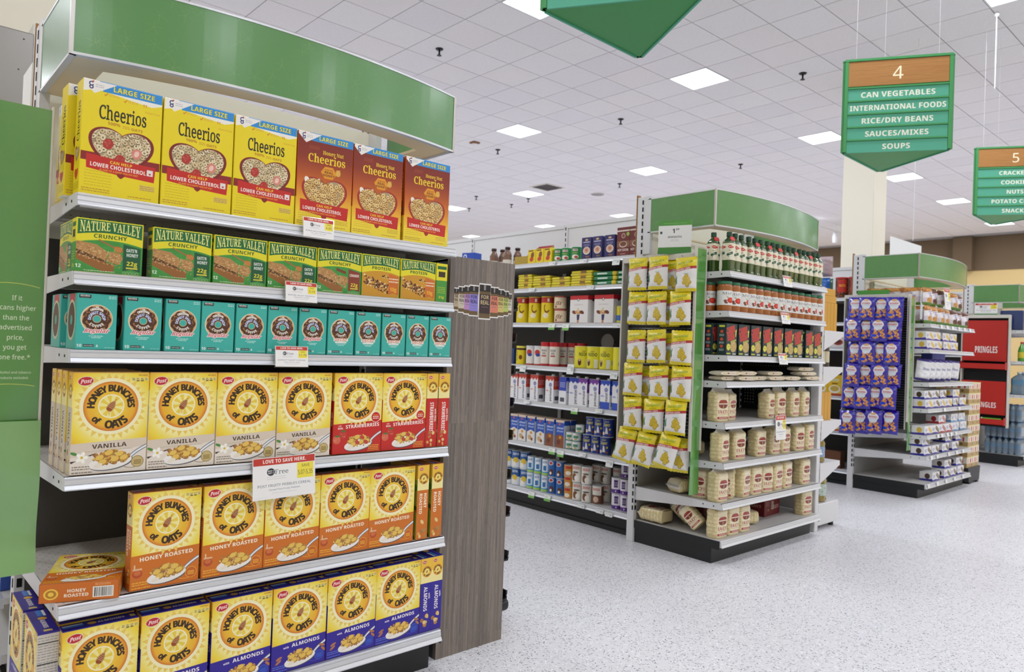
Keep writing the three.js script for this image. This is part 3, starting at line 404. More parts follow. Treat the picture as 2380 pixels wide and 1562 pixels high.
function spoonful(g, W, H, y, kind) {
  g.save(); g.strokeStyle = '#6a6f78'; g.lineCap = 'round'; g.lineWidth = W * 0.05; g.beginPath(); g.moveTo(W * 0.76, y + H * 0.02); g.quadraticCurveTo(W * 0.82, y - H * 0.045, W * 1.02, y - H * 0.11); g.stroke(); g.strokeStyle = '#e9ecef'; g.lineWidth = W * 0.028; g.stroke(); g.restore();
  ell(g, W * 0.53, y + H * 0.052, W * 0.29, H * 0.072, '#55565e', -0.14); ell(g, W * 0.52, y + H * 0.045, W * 0.285, H * 0.07, '#f3efe8', -0.14);
  for (let i = 0; i < 90; i++) { const a = rnd() * 6.28, r = Math.sqrt(rnd()); const x = W * 0.53 + Math.cos(a) * r * W * 0.24, yy = y - H * 0.005 + Math.sin(a) * r * H * 0.062; ell(g, x, yy + 2, W * rr(0.018, 0.034), W * rr(0.014, 0.026), '#8a5c26', rnd() * 3); ell(g, x, yy, W * rr(0.016, 0.032), W * rr(0.012, 0.024), ['#d9a648', '#c58c3a', '#b3793a', '#e3c06a', '#a9733a', '#ddb458'][i % 6], rnd() * 3); }
  for (const [x, yy] of [[0.38, 0.0], [0.5, -0.045], [0.64, -0.03], [0.58, 0.02], [0.42, 0.045], [0.7, 0.01]]) { ell(g, W * x, y + H * yy, W * 0.062, H * 0.03, '#b9832c', -0.3); ell(g, W * x - 2, y + H * yy - 3, W * 0.055, H * 0.025, '#e8c35c', -0.3); }
  if (kind === 'berry') for (const [x, yy] of [[0.6, -0.04], [0.5, 0.02], [0.68, 0.02]]) ell(g, W * x, y + H * yy, W * 0.05, H * 0.024, '#c4493a', 0.5);
  ell(g, W * 0.36, y + H * 0.072, W * 0.06, H * 0.02, '#f1e7d4', -0.3);
}
function flakeFront(g, W, H, kind) {
  const f = FLAVOUR[kind]; let q = g.createRadialGradient(W / 2, H * 0.36, W * 0.1, W / 2, H * 0.36, W * 0.82); q.addColorStop(0, '#fdf7cc'); q.addColorStop(0.42, '#fbf2b0'); q.addColorStop(0.66, '#f5da3e'); q.addColorStop(0.86, '#ecb338'); q.addColorStop(1, '#e39a3c'); g.fillStyle = q; g.fillRect(0, 0, W, H);
  const by = H * f.h; poly(g, [[0, by + H * 0.03], [W * 0.5, by + H * 0.012], [W, by - H * 0.005], [W, H], [0, H]], f.band);
  if (kind === 'vanilla') { poly(g, [[0, H * 0.83], [W, H * 0.74], [W, H], [0, H]], '#e9dfd2'); }
  medallion(g, W * 0.5, H * 0.335, W * 0.36); postLogo(g, W * 0.16, H * 0.085, W * 0.1);
  for (let k = 0; k < 4; k++) { rect(g, W * (0.76 + k * 0.058), H * 0.048, W * 0.05, H * 0.034, '#efe08a'); lines(g, W * (0.765 + k * 0.058), H * 0.056, W * 0.04, 2, 8, '#5a4a20', 3); if (k % 3) ell(g, W * (0.785 + k * 0.058), H * 0.083, W * 0.024, H * 0.004, '#3a2a12'); } lines(g, W * 0.85, H * 0.022, W * 0.12, 1, 8, '#7a4a1a', 3);
  g.save(); g.translate(W * 0.5, by + H * 0.06); g.rotate(-0.035);
  if (kind === 'vanilla') txt(g, 'VANILLA', 0, 0, H * 0.058, f.ink, { w: W * 0.45 }), lines(g, -W * 0.32, H * 0.04, W * 0.62, 1, 8, '#c9bda8', 5);
  if (kind === 'honey') txt(g, 'HONEY ROASTED', W * 0.01, H * 0.005, H * 0.056, f.ink, { w: W * 0.78 });
  if (kind === 'berry') { txt(g, 'STRAWBERRIES', W * 0.1, 0, H * 0.06, f.ink, { w: W * 0.7 }); txt(g, 'with', -W * 0.36, -H * 0.017, H * 0.02, f.ink); txt(g, 'REAL', -W * 0.35, H * 0.012, H * 0.032, f.ink); }
  if (kind === 'almond') { txt(g, 'ALMONDS', W * 0.12, 0, H * 0.058, f.ink, { w: W * 0.52 }); txt(g, 'with', -W * 0.24, H * 0.008, H * 0.032, f.ink); }
  g.restore();
  spoonful(g, W, H, H * 0.845, kind);
  if (kind === 'vanilla') { ell(g, W * 0.05, H * 0.79, W * 0.05, H * 0.014, '#4d8a3c', 0.4); for (let k = 0; k < 5; k++) ell(g, W * 0.15 + Math.cos(k * 1.26) * W * 0.045, H * 0.83 + Math.sin(k * 1.26) * W * 0.05, W * 0.035, W * 0.025, '#fbf8ee', k * 1.26); ell(g, W * 0.15, H * 0.83, W * 0.018, W * 0.02, '#d9b93a'); poly(g, [[W * 0.22, H * 0.815], [W * 0.34, H * 0.79], [W * 0.26, H * 0.82]], '#2e241e'); poly(g, [[0, H * 0.865], [W * 0.08, H * 0.86], [W * 0.02, H * 0.885]], '#332822'); }
  if (kind === 'honey') { ell(g, W * 0.1, H * 0.83, W * 0.07, H * 0.042, '#b84e24'); rect(g, W * 0.035, H * 0.775, W * 0.13, H * 0.018, '#e8b890'); ell(g, W * 0.1, H * 0.82, W * 0.05, H * 0.025, '#d2703a'); rect(g, W * 0.05, H * 0.735, W * 0.02, H * 0.045, '#e8c9a0'); }
  if (kind === 'berry') for (const [x, y, c] of [[0.2, 0.76, '#c23a2c'], [0.08, 0.82, '#d8694e']]) { ell(g, W * x, H * y, W * 0.08, H * 0.05, c, 0.5); ell(g, W * x + 4, H * y - H * 0.045, W * 0.05, H * 0.012, '#4d7a34'); for (let k = 0; k < 10; k++) ell(g, W * x + rr(-0.05, 0.05) * W, H * y + rr(-0.03, 0.03) * H, 1.5, 2, '#f0c89a'); }
  if (kind === 'almond') for (const [x, y, r] of [[0.14, 0.83, -0.4], [0.13, 0.87, -0.6], [0.93, 0.79, 0.3], [0.96, 0.84, 0.7]]) ell(g, W * x, H * y, W * 0.06, H * 0.015, x < 0.13 ? '#e3d2b4' : '#b5764a', r);
  const bc = kind === 'almond' ? '#3f62c8' : kind === 'vanilla' ? '#8a7334' : '#f0b23a';
  if (kind !== 'berry') { ell(g, W * 0.88, H * 0.9, W * 0.082, W * 0.082, f.badge); g.strokeStyle = bc; g.lineWidth = 3; g.beginPath(); g.arc(W * 0.88, H * 0.9, W * 0.082, 0, 7); g.stroke(); for (let k = 0; k < 3; k++) rect(g, W * 0.83, H * 0.885 + k * 9, W * 0.1, 5, bc); g.beginPath(); g.moveTo(W * 0.7, H * 0.945); g.quadraticCurveTo(W * 0.78, H * 0.965, W * 0.85, H * 0.955); g.stroke(); } else { ell(g, W * 0.87, H * 0.555, W * 0.1, W * 0.1, '#f3e9da'); ell(g, W * 0.87, H * 0.555, W * 0.09, W * 0.09, '#c8241d'); lines(g, W * 0.81, H * 0.545, W * 0.12, 2, 12, '#f8efe0', 6); rect(g, W * 0.82, H * 0.527, W * 0.1, 5, '#f0a23a'); }
  const tc = kind === 'vanilla' ? '#8a7c6a' : '#f0b83a'; if (kind === 'berry') { lines(g, W * 0.73, H * 0.905, W * 0.22, 3, 12, tc, 6); lines(g, W * 0.72, H * 0.97, W * 0.24, 1, 8, tc, 5); } else { lines(g, W * 0.03, H * 0.915, W * 0.22, 2, 13, kind === 'almond' ? '#5f7fd8' : tc, 6); lines(g, W * 0.03, H * 0.97, W * 0.26, 1, 8, kind === 'almond' ? '#5f7fd8' : tc, 6); }
}
function flakeSide(g, W, H, kind) {
  const f = FLAVOUR[kind]; rect(g, 0, 0, W, H, '#efc23e'); rect(g, 0, H * 0.18, W, H * 0.18, '#f8eaa0'); rect(g, 0, H * 0.34, W, H * 0.66, f.side);
  postLogo(g, W * 0.3, H * 0.055, W * 0.18); medallion(g, W * 0.52, H * 0.185, W * 0.4, false);
  g.save(); g.translate(W * 0.5, H * 0.36); g.rotate(Math.PI / 2);
  if (kind === 'honey') { txt(g, 'HONEY', H * 0.02, -W * 0.2, W * 0.36, f.sideInk, { align: 'left', w: H * 0.2 }); txt(g, 'ROASTED', H * 0.02, W * 0.18, W * 0.36, f.sideInk, { align: 'left', w: H * 0.28 }); } else { txt(g, f.text[0], H * 0.03, W * 0.04, W * 0.44, f.sideInk, { align: 'left', w: H * (kind === 'berry' ? 0.4 : 0.33) }); if (f.pre) txt(g, kind === 'berry' ? 'with REAL' : 'with', H * 0.12, -W * 0.3, W * 0.2, f.sideInk, { align: 'left' }); }
  g.restore();
  for (let k = 0; k < 7; k++) ell(g, W * rr(0.2, 0.8), H * rr(0.76, 0.97), W * rr(0.1, 0.2), W * rr(0.08, 0.16), ['#dcb45a', '#b98442', '#e5cb88', kind === 'berry' ? '#c4493a' : '#a9733a'][k % 4], rnd() * 3);
}
function flakeTop(g, W, H, kind) { const f = FLAVOUR[kind]; rect(g, 0, 0, W, H, f.top); rect(g, W * 0.03, H * 0.3, W * 0.26, H * 0.3, kind === 'almond' ? '#3a7ac8' : '#5a5aa8'); rect(g, W * 0.03, H * 0.2, W * 0.26, H * 0.12, '#e8e4dc'); ell(g, W * 0.4, H * 0.45, H * 0.22, H * 0.22, '#d9a83a'); txt(g, f.text[0], W * 0.65, H * 0.5, H * 0.32, '#f0ead8', { w: W * 0.36 }); rect(g, W * 0.9, H * 0.3, W * 0.07, H * 0.4, '#d8bf5a'); }
const FWD = 0.183, FHT = 0.268, FDP = 0.05, FS = 2100, flake = {};
for (const k of Object.keys(FLAVOUR)) flake[k] = cartonMat(FWD, FHT, FDP, FS, (g, W, H) => flakeFront(g, W, H, k), (g, W, H) => flakeSide(g, W, H, k), (g, W, H) => flakeTop(g, W, H, k));
// white ingredient-table side used by the boxes that show it
const flakeFacts = cartonMat(FWD, FHT, FDP, 1500, (g, W, H) => flakeFront(g, W, H, 'almond'), (g, W, H) => { rect(g, 0, 0, W, H, '#cfcac2'); rect(g, 0, 0, W, H * 0.02, '#2c1d86'); lines(g, 4, H * 0.05, W - 8, 30, H * 0.026, '#6f6b66', 2); for (const y of [0.1, 0.3, 0.55, 0.75]) rect(g, 3, H * y, W - 6, 4, '#2a2826'); rect(g, 0, H * 0.85, W, H * 0.15, '#2f1f96'); }, (g, W, H) => flakeTop(g, W, H, 'almond'));
// back panel with the green picnic picture
const flakeBack = { };
for (const k of ['berry', 'honey']) flakeBack[k] = cartonMat(FWD, FHT, FDP, 1100, (g, W, H) => { rect(g, 0, 0, W, H, k === 'berry' ? '#6f9a3e' : '#8fa03a'); rect(g, 0, 0, W, H * 0.2, '#e5c04a'); txt(g, k === 'berry' ? 'THE CRUNCH' : '', W * 0.5, H * 0.1, H * 0.06, '#a8322a', { w: W * 0.8 }); for (let i = 0; i < 60; i++) ell(g, rnd() * W, H * rr(0.22, 1), rr(4, 14), rr(4, 12), ['#f3efe0', '#c8392c', '#4f7a2c', '#86b04a', '#2f5a2a'][i % 5], rnd() * 3); }, (g, W, H) => flakeSide(g, W, H, k), (g, W, H) => flakeTop(g, W, H, k));
// --- print of the granola bar boxes
function barFront(g, W, H, kind) {
  const prot = kind === 'protein'; rect(g, 0, 0, W, H, prot ? '#d2982a' : '#3f9440'); if (!prot) { for (let i = 0; i < 80; i++) { g.fillStyle = 'rgba(90,170,80,.14)'; g.beginPath(); g.arc(rnd() * W, rnd() * H, rr(10, 40), 0, 7); g.fill(); } }
  const arc = (y0, y1, dip, c) => { g.fillStyle = c; g.beginPath(); g.moveTo(0, y0); g.quadraticCurveTo(W * 0.5, y0 - dip * 0.2, W, y1); g.lineTo(W, 0); g.lineTo(0, 0); g.fill(); };
  g.fillStyle = '#e9dd2c'; g.beginPath(); g.moveTo(0, 0); g.lineTo(W, 0); g.lineTo(W, H * 0.46); g.quadraticCurveTo(W * 0.5, H * 0.3, 0, H * 0.46); g.fill();
  g.fillStyle = '#1f6b3a'; g.beginPath(); g.moveTo(W * 0.02, H * 0.03); g.lineTo(W * 0.98, H * 0.03); g.lineTo(W * 0.98, H * 0.31); g.quadraticCurveTo(W * 0.5, H * 0.18, W * 0.02, H * 0.31); g.fill();
  const s = 'NATURE VALLEY'; g.font = 'bold 100px serif'; const tot = g.measureText(s).width; let acc = 0; for (const c of s) { const cw = g.measureText(c).width, x = W * 0.05 + (acc + cw / 2) / tot * W * 0.9, u = (x / W - 0.5) * 2, yt = H * 0.045, yb = H * (0.205 + 0.085 * u * u); g.save(); g.translate(x, (yt + yb) / 2); g.scale(W * 0.9 / tot, (yb - yt) / 74); g.textAlign = 'center'; g.textBaseline = 'middle'; g.font = 'bold 100px serif'; g.fillStyle = '#f2ee8c'; g.fillText(c, 0, 2); g.restore(); acc += cw; }
  txt(g, prot ? 'PROTEIN' : 'CRUNCHY', W * 0.5, H * 0.315, H * 0.105, '#2c5a2c', { w: W * 0.5 });
  if (!prot) { const bar = (pts, c1) => { poly(g, pts, c1); }; bar([[0, H * 0.43], [W * 0.3, H * 0.47], [W * 0.47, H * 0.6], [W * 0.46, H * 0.75], [W * 0.2, H * 0.72], [0, H * 0.58]], '#b98a52'); bar([[W * 0.5, H * 0.58], [W * 0.66, H * 0.6], [W * 0.7, H * 0.7], [W * 0.64, H * 0.82], [W * 0.46, H * 0.77]], '#b98a52'); bar([[0, H * 0.62], [W * 0.42, H * 0.78], [W * 0.58, H * 0.84], [W * 0.56, H * 0.96], [W * 0.4, H * 0.97], [0, H * 0.76]], '#9a6430'); bar([[0, H * 0.58], [W * 0.45, H * 0.76], [W * 0.45, H * 0.8], [0, H * 0.66]], '#5f3a1a'); for (let i = 0; i < 240; i++) { const t = rnd(), x = W * rr(0.01, 0.66), y = H * (0.47 + x / W * 0.3 + rr(-0.03, 0.22)); g.globalAlpha = 0.7; ell(g, x, y, rr(2, 7), rr(1.5, 4), ['#d9b27a', '#c99a60', '#8a5a2c', '#e6c894'][i % 4], rnd() * 3); g.globalAlpha = 1; } } else { for (let i = 0; i < 160; i++) { const t = rnd(), x = W * (0.06 + t * 0.62), y = H * (0.58 + t * 0.22 + rr(-0.1, 0.12)); ell(g, x, y, rr(5, 12), rr(4, 9), ['#7a4520', '#c9934a', '#e8cf9a', '#3f2212', '#a86a30'][i % 5], rnd() * 3); } for (let i = 0; i < 12; i++) ell(g, W * rr(0.5, 0.72), H * rr(0.46, 0.54), rr(4, 8), rr(4, 7), i % 2 ? '#4a2814' : '#d8b878'); }
  if (kind === 'oats') { g.strokeStyle = '#a8703a'; g.lineWidth = H * 0.03; g.beginPath(); g.moveTo(W * 0.33, H * 0.38); g.lineTo(W * 0.58, H * 0.51); g.stroke(); ell(g, W * 0.63, H * 0.53, W * 0.07, H * 0.055, '#b8692a', 0.4); g.strokeStyle = '#e0a860'; g.lineWidth = 3; for (let k = -2; k < 3; k++) { g.beginPath(); g.moveTo(W * (0.63 + k * 0.024), H * 0.49); g.lineTo(W * (0.61 + k * 0.024), H * 0.58); g.stroke(); } }
  if (kind === 'cinnamon') { g.strokeStyle = '#7a4020'; g.lineWidth = H * 0.035; for (const k of [0, 0.03]) { g.beginPath(); g.moveTo(W * 0.42, H * (0.43 + k)); g.lineTo(W * 0.64, H * (0.5 + k)); g.stroke(); } }
  const c = { oats: '#1c5a38', cinnamon: '#8a3a26', protein: '#d2702a' }[kind]; poly(g, [[W * 0.7, H * 0.42], [W * 0.97, H * 0.48], [W * 0.97, H * 0.93], [W * 0.83, H * 0.89], [W * 0.7, H * 0.93]], c);
  if (kind === 'oats') { txt(g, "OATS'N", W * 0.83, H * 0.53, H * 0.085, '#f1f3ea', { w: W * 0.17 }); txt(g, 'HONEY', W * 0.84, H * 0.62, H * 0.09, '#f1f3ea', { w: W * 0.18 }); }
  if (kind === 'cinnamon') txt(g, 'CINNAMON', W * 0.835, H * 0.56, H * 0.085, '#f1e6dc', { w: W * 0.22 });
  if (kind === 'protein') { lines(g, W * 0.71, H * 0.53, W * 0.25, 2, H * 0.07, '#f6e0c4', 10); txt(g, '10g', W * 0.83, H * 0.8, H * 0.13, '#f5c23a', { w: W * 0.18 }); } else { txt(g, '22g', W * 0.84, H * 0.78, H * 0.11, '#ece03a', { w: W * 0.17 }); rect(g, W * 0.75, H * 0.85, W * 0.18, H * 0.03, '#d9cf4a'); }
  if (!prot) { txt(g, '12', W * 0.045, H * 0.89, H * 0.09, '#f2f4ea'); lines(g, W * 0.13, H * 0.955, W * 0.45, 1, 8, '#cfe0b8', 5); for (let k = 0; k < 5; k++) { g.strokeStyle = '#cfe0b8'; g.lineWidth = 1.6; g.beginPath(); g.arc(W * (0.72 + k * 0.05), H * 0.965, H * 0.024, 0, 7); g.stroke(); } }
}
function barSide(g, W, H, kind) { rect(g, 0, 0, W, H, '#e9dd2c'); rect(g, W * 0.1, H * 0.08, W * 0.8, H * 0.08, '#1f6b3a'); rect(g, W * 0.2, H * 0.22, W * 0.6, H * 0.14, '#3a2c1e'); rect(g, 0, H * 0.45, W, H * 0.55, '#4a9a3e'); lines(g, W * 0.15, H * 0.62, W * 0.7, 4, H * 0.045, '#d8d83a', 4); txt(g, '21g', W * 0.5, H * 0.88, H * 0.08, '#ece03a', { w: W * 0.5 }); }
const BW = 0.16, BH = 0.142, BD = 0.05, bars = {};
for (const k of ['oats', 'cinnamon', 'protein']) bars[k] = cartonMat(k === 'protein' ? 0.15 : BW, BH, BD, 2300, (g, W, H) => barFront(g, W, H, k), (g, W, H) => barSide(g, W, H, k), (g, W, H) => { rect(g, 0, 0, W, H, '#2a6a3a'); rect(g, 0, 0, W, H * 0.2, '#e0d82c'); });
// --- print of the coffee pod boxes
function podFront(g, W, H, decaf) {
  rect(g, 0, 0, W, H, '#3fb5a8'); rect(g, W * 0.05, H * 0.025, W * 0.29, H * 0.06, '#22201e'); txt(g, 'KEURIG', W * 0.195, H * 0.047, H * 0.04, '#f4f1ea', { w: W * 0.24 }); rect(g, W * 0.08, H * 0.074, W * 0.22, 2, '#8a8680'); lines(g, W * 0.78, H * 0.035, W * 0.18, 2, H * 0.03, '#cfeee6', 5);
  const cx = W * 0.5, cy = H * 0.45, R = W * 0.4; ell(g, cx, cy, R, R, '#eadbbd'); ell(g, cx + R * 0.02, cy, R * 0.94, R * 0.94, '#d2a06a'); g.fillStyle = '#4e2d1b'; g.beginPath(); for (let k = 0; k <= 80; k++) { const a = k * 6.2832 / 80, r = R * (0.87 + 0.045 * Math.sin(a * 9 + 1)); g.lineTo(cx + Math.cos(a) * r, cy + Math.sin(a) * r); } g.fill();
  for (let i = 0; i < 40; i++) { const a = rnd() * 6.28, r = R * rr(0.6, 0.84); g.save(); g.translate(cx + Math.cos(a) * r, cy + Math.sin(a) * r); g.rotate(rnd() * 3); rect(g, -6, -1.7, 12, 3.4, ['#c98a4a', '#e0b070', '#a8663a'][i % 3]); g.restore(); }
  ell(g, cx, cy, R * 0.27, R * 0.27, '#d9b98a'); ell(g, cx, cy, R * 0.23, R * 0.23, '#3fb5a8');
  arcText(g, 'THE', cx, cy, R * 0.83, -1.571, 0.24, R * 0.12, '#f3efe6'); arcText(g, 'ORIGINAL', cx, cy, R * 0.7, -1.571, 1.25, R * 0.21, '#f3efe6'); arcText(g, 'DONUT SHOP', cx, cy, R * 0.45, -1.571, 3.5, R * 0.27, '#c9d4f6'); arcText(g, 'COFFEE', cx, cy, R * 0.5, 1.571, 1.9, R * 0.24, '#f3efe6', true);
  if (!decaf) txt(g, 'Regular', W * 0.5, H * 0.66, H * 0.095, '#d23a58', { font: 'serif', italic: true, w: W * 0.62, stroke: '#f6ece2', sw: 7 }); else { rect(g, W * 0.22, H * 0.625, W * 0.56, H * 0.07, '#efe6da'); txt(g, 'DECAF', W * 0.5, H * 0.66, H * 0.08, '#e08a72', { w: W * 0.5 }); rect(g, W * 0.28, H * 0.705, W * 0.44, H * 0.03, '#f3efe8'); }
  lines(g, W * 0.32, H * 0.75, W * 0.36, 1, 8, '#cdeee6', 5); txt(g, 'COFFEE', W * 0.5, H * 0.785, H * 0.028, '#d8f2ea', { w: W * 0.24 });
  txt(g, '10', W * 0.09, H * 0.93, H * 0.075, '#f4f8f4', { w: W * 0.13 }); rect(g, W * 0.19, H * 0.905, W * 0.26, H * 0.045, '#33403e'); txt(g, 'RECYCLABLE', W * 0.32, H * 0.928, H * 0.022, '#e8f0ec', { w: W * 0.22 }); poly(g, [[W * 0.5, H * 0.95], [W * 0.53, H * 0.9], [W * 0.56, H * 0.95]], '#e8f0ec'); lines(g, W * 0.72, H * 0.955, W * 0.24, 1, 8, '#a8e0d6', 4);
}
function podSide(g, W, H) { rect(g, 0, 0, W, H, '#3fb5a8'); rect(g, W * 0.25, 0, W * 0.55, H * 0.16, '#c42a4a'); ell(g, W * 0.5, H * 0.48, W * 0.4, W * 0.45, '#dcc9a4'); ell(g, W * 0.5, H * 0.48, W * 0.34, W * 0.39, '#4e2d1b'); ell(g, W * 0.5, H * 0.48, W * 0.1, W * 0.11, '#3fb5a8'); }
const PW = 0.0945, PH = 0.147, PD = 0.12, pod = {};
for (const k of ['regular', 'decaf']) pod[k] = cartonMat(PW, PH, PD, 2600, (g, W, H) => podFront(g, W, H, k === 'decaf'), podSide, (g, W, H) => rect(g, 0, 0, W, H, '#3fb5a8'));

// ---------------------------------------------------------------- goods on the cereal display
const cz = E1.zf - 0.008; // front plane of the boxes, just behind the rail lip
const D1 = 'the cereal display';
const buildOat = () => carton(CW, CH, CD, matOat), buildNut = () => carton(CW, CH, CD, matNut);
const yc = E1.ys[0] + 0.0005;
for (const [a, b] of [[0.4, 0.594], [0.597, 0.793], [0.795, 0.989]]) one('oat', 'cereal_box', buildOat, 'yellow cereal box with a heart-shaped bowl on the top shelf', 'cereal box', 'yellow cereal boxes', (a + b) / 2, yc, cz - CD / 2, rr(-0.008, 0.008));
one('oat', 'cereal_box', buildOat, 'yellow cereal box standing directly behind another at the open end of the top shelf', 'cereal box', null, 0.478, yc, cz - CD * 1.5 - 0.016, 0.012);
one('oat', 'cereal_box', buildOat, 'yellow cereal box turned with its front to the open end of the top shelf', 'cereal box', null, 0.44, yc, cz - CD * 2 - 0.022 - CW / 2, -Math.PI / 2);
for (const [a, b, dz] of [[0.993, 1.187, 0], [1.19, 1.384, 0.002], [1.393, 1.589, 0.001]]) one('nut', 'cereal_box', buildNut, 'dark red to yellow honey cereal box on the top shelf', 'cereal box', 'red and yellow honey cereal boxes', (a + b) / 2, yc, cz - CD / 2 - dz, rr(-0.01, 0.01));
const yb = E1.ys[1] + 0.0005;
[[0.402, 0.561, 'oats'], [0.584, 0.747, 'oats'], [0.75, 0.912, 'oats'], [0.914, 1.076, 'oats'], [1.078, 1.239, 'cinnamon'], [1.241, 1.391, 'protein'], [1.394, 1.546, 'protein']].forEach(([a, b, k]) => one('bar' + k, 'granola_bar_box', () => carton(k === 'protein' ? 0.15 : BW, BH, BD, bars[k], false), { oats: 'green and yellow granola bar box with a dark green label', cinnamon: 'granola bar box with a red-brown cinnamon label', protein: 'golden granola bar box with a chocolate nut bar' }[k], 'snack box', k === 'cinnamon' ? null : k + ' bar boxes on the second shelf', (a + b) / 2, yb, cz - BD / 2 - 0.006, rr(-0.012, 0.012)));
one('baroats', 'granola_bar_box', null, 'green granola bar box facing the open end of the second shelf', 'snack box', null, 0.428, yb, cz - BD - 0.012 - BW / 2, -Math.PI / 2);
one('barprotein', 'granola_bar_box', null, 'golden granola bar box turned with its narrow side to the front', 'snack box', null, 1.573, yb, cz - 0.082, Math.PI / 2);
const yp = E1.ys[2] + 0.0005;
[[0.409, 0.506], [0.522, 0.617], [0.626, 0.722], [0.724, 0.819], [0.824, 0.917], [0.921, 1.019], [1.022, 1.12], [1.123, 1.22], [1.225, 1.323], [1.328, 1.422], [1.427, 1.522], [1.53, 1.617]].forEach(([a, b], i) => { const k = i < 7 ? 'regular' : 'decaf'; one('pod' + k, 'coffee_pod_box', () => carton(PW, PH, PD, pod[k], false), k === 'regular' ? 'turquoise coffee pod box with red script lettering' : 'turquoise coffee pod box with pale orange lettering', 'coffee box', k === 'regular' ? 'turquoise boxes with red script' : 'turquoise boxes with pale orange lettering', (a + b) / 2, yp, cz - PD / 2 - 0.004, rr(-0.01, 0.01)); });
one('podregular', 'coffee_pod_box', null, 'turquoise coffee pod box in the second row at the open shelf end', 'coffee box', null, 0.447, yp, cz - PD * 1.5 - 0.03, 0.0);
const buildFlake = (k) => () => carton(FWD, FHT, FDP, flake[k]);
const yv = E1.ys[3] + 0.0005;
[[0.409, 0.592], [0.593, 0.776], [0.777, 0.961], [0.962, 1.146]].forEach(([a, b]) => one('fvanilla', 'cereal_box', buildFlake('vanilla'), 'cereal box with a beige vanilla band facing forward', 'cereal box', 'vanilla cereal boxes on the fourth shelf', (a + b) / 2, yv, cz - FDP / 2 - 0.002));
for (let k = 1; k < 4; k++) one('fvanilla', 'cereal_box', null, 'vanilla cereal box in the file behind the end one', 'cereal box', 'vanilla cereal boxes behind the front one', 0.4985 - k * 0.002, yv, cz - FDP * (k + 0.5) - 0.01 * k, k * 0.006);
[[1.155, 1.338], [1.339, 1.522]].forEach(([a, b]) => one('fberry', 'cereal_box', buildFlake('berry'), 'cereal box with a red strawberry band facing forward', 'cereal box', 'strawberry cereal boxes facing forward', (a + b) / 2, yv, cz - FDP / 2 - 0.002));
for (const x of [1.551, 1.604]) one('fbackberry', 'cereal_box', () => carton(FWD, FHT, FDP, flakeBack.berry), 'strawberry cereal box with its narrow red side forward', 'cereal box', 'strawberry cereal boxes turned sideways', x, yv, cz - FWD / 2 - 0.006, Math.PI / 2);
const yh = E1.ys[4] + 0.0005;
[[0.565, 0.747, 0.02], [0.755, 0.937, 0], [0.939, 1.122, 0], [1.124, 1.306, 0], [1.307, 1.489, 0]].forEach(([a, b, r]) => one('fhoney', 'cereal_box', buildFlake('honey'), 'standing cereal box with an orange honey roasted band', 'cereal box', 'orange banded cereal boxes facing forward', (a + b) / 2, yh, cz - FDP / 2 - 0.006, r));
for (const x of [1.525, 1.588]) one('fbackhoney', 'cereal_box', () => carton(FWD, FHT, FDP, flakeBack.honey), 'orange cereal box turned with its narrow side forward', 'cereal box', 'orange cereal boxes turned sideways', x, yh, cz - FWD / 2 - 0.004, Math.PI / 2);
{ // the box lying on its back, its bottom end towards the aisle
  const endTex = canvasTex(420, 130, (g, W, H) => { rect(g, 0, 0, W, H, '#cf6f1e'); ell(g, W * 0.14, H * 0.55, H * 0.3, H * 0.3, '#f0c84a'); ell(g, W * 0.14, H * 0.55, H * 0.22, H * 0.22, '#b87a22'); ell(g, W * 0.14, H * 0.55, H * 0.12, H * 0.12, '#f0c84a'); txt(g, 'HONEY', W * 0.46, H * 0.42, H * 0.25, '#f8efe0', { w: W * 0.24 }); txt(g, 'ROASTED', W * 0.46, H * 0.68, H * 0.25, '#f8efe0', { w: W * 0.32 }); rect(g, W * 0.67, H * 0.28, W * 0.27, H * 0.6, '#efece6'); for (let x = W * 0.69; x < W * 0.92; x += rr(4, 9)) rect(g, x, H * 0.33, rr(2, 4), H * 0.5, '#2a2826'); lines(g, W * 0.7, H * 0.1, W * 0.2, 2, 9, '#f3c890', 3); });
  const o = one('flying', 'cereal_box', () => { const q = carton(FWD, FHT, FDP, flake.honey); const e = mesh('printed_end', new THREE.BoxGeometry(FWD - 0.004, 0.0006, FDP - 0.003), std('#ffffff', 0.45, 0, { map: endTex }), q); e.position.set(0, -0.0004, 0); return q; }, 'orange cereal box lying flat with a barcode end hanging over the fifth shelf', 'cereal box', null, 0.447, yh + FDP / 2, -2.152, -0.35, -Math.PI / 2);
}
const ya = E1.deckY + 0.0005;
[[0.411, 0.594], [0.599, 0.785], [0.79, 0.975], [0.978, 1.16], [1.163, 1.346], [1.346, 1.529]].forEach(([a, b], i) => { one('falmond', 'cereal_box', buildFlake('almond'), 'cereal box with a blue almond band in the front row', 'cereal box', 'blue banded cereal boxes in the front row', (a + b) / 2, ya, cz - FDP / 2 - 0.004, rr(-0.015, 0.01)); for (const k of [1, 2]) one('falmond', 'cereal_box', null, 'blue banded cereal box in the ' + (k > 1 ? 'third' : 'second') + ' row deep', 'cereal box', 'blue banded cereal boxes in the rear rows', (a + b) / 2 + 0.004, ya, cz - FDP * (0.5 + k) - 0.004 - k * 0.014, rr(-0.015, 0.01)); });
for (const x of [1.555, 1.603]) one('fbackalmond', 'cereal_box', () => carton(FWD, FHT, FDP, flake.almond), 'almond cereal box with its narrow blue side forward', 'cereal box', 'blue cereal boxes turned sideways', x, ya, cz - FWD / 2 - 0.004, Math.PI / 2);
one('ffacts', 'cereal_box', () => carton(FWD, FHT, FDP, flakeFacts), 'cereal box showing its pale nutrition table beside the blue banded boxes', 'cereal box', null, 0.386, ya, cz - FWD / 2 - 0.03, -Math.PI / 2);
one('ffacts', 'cereal_box', null, 'cereal box behind the one with the pale nutrition table', 'cereal box', null, 0.382, ya, cz - FWD * 1.5 - 0.045, -Math.PI / 2);
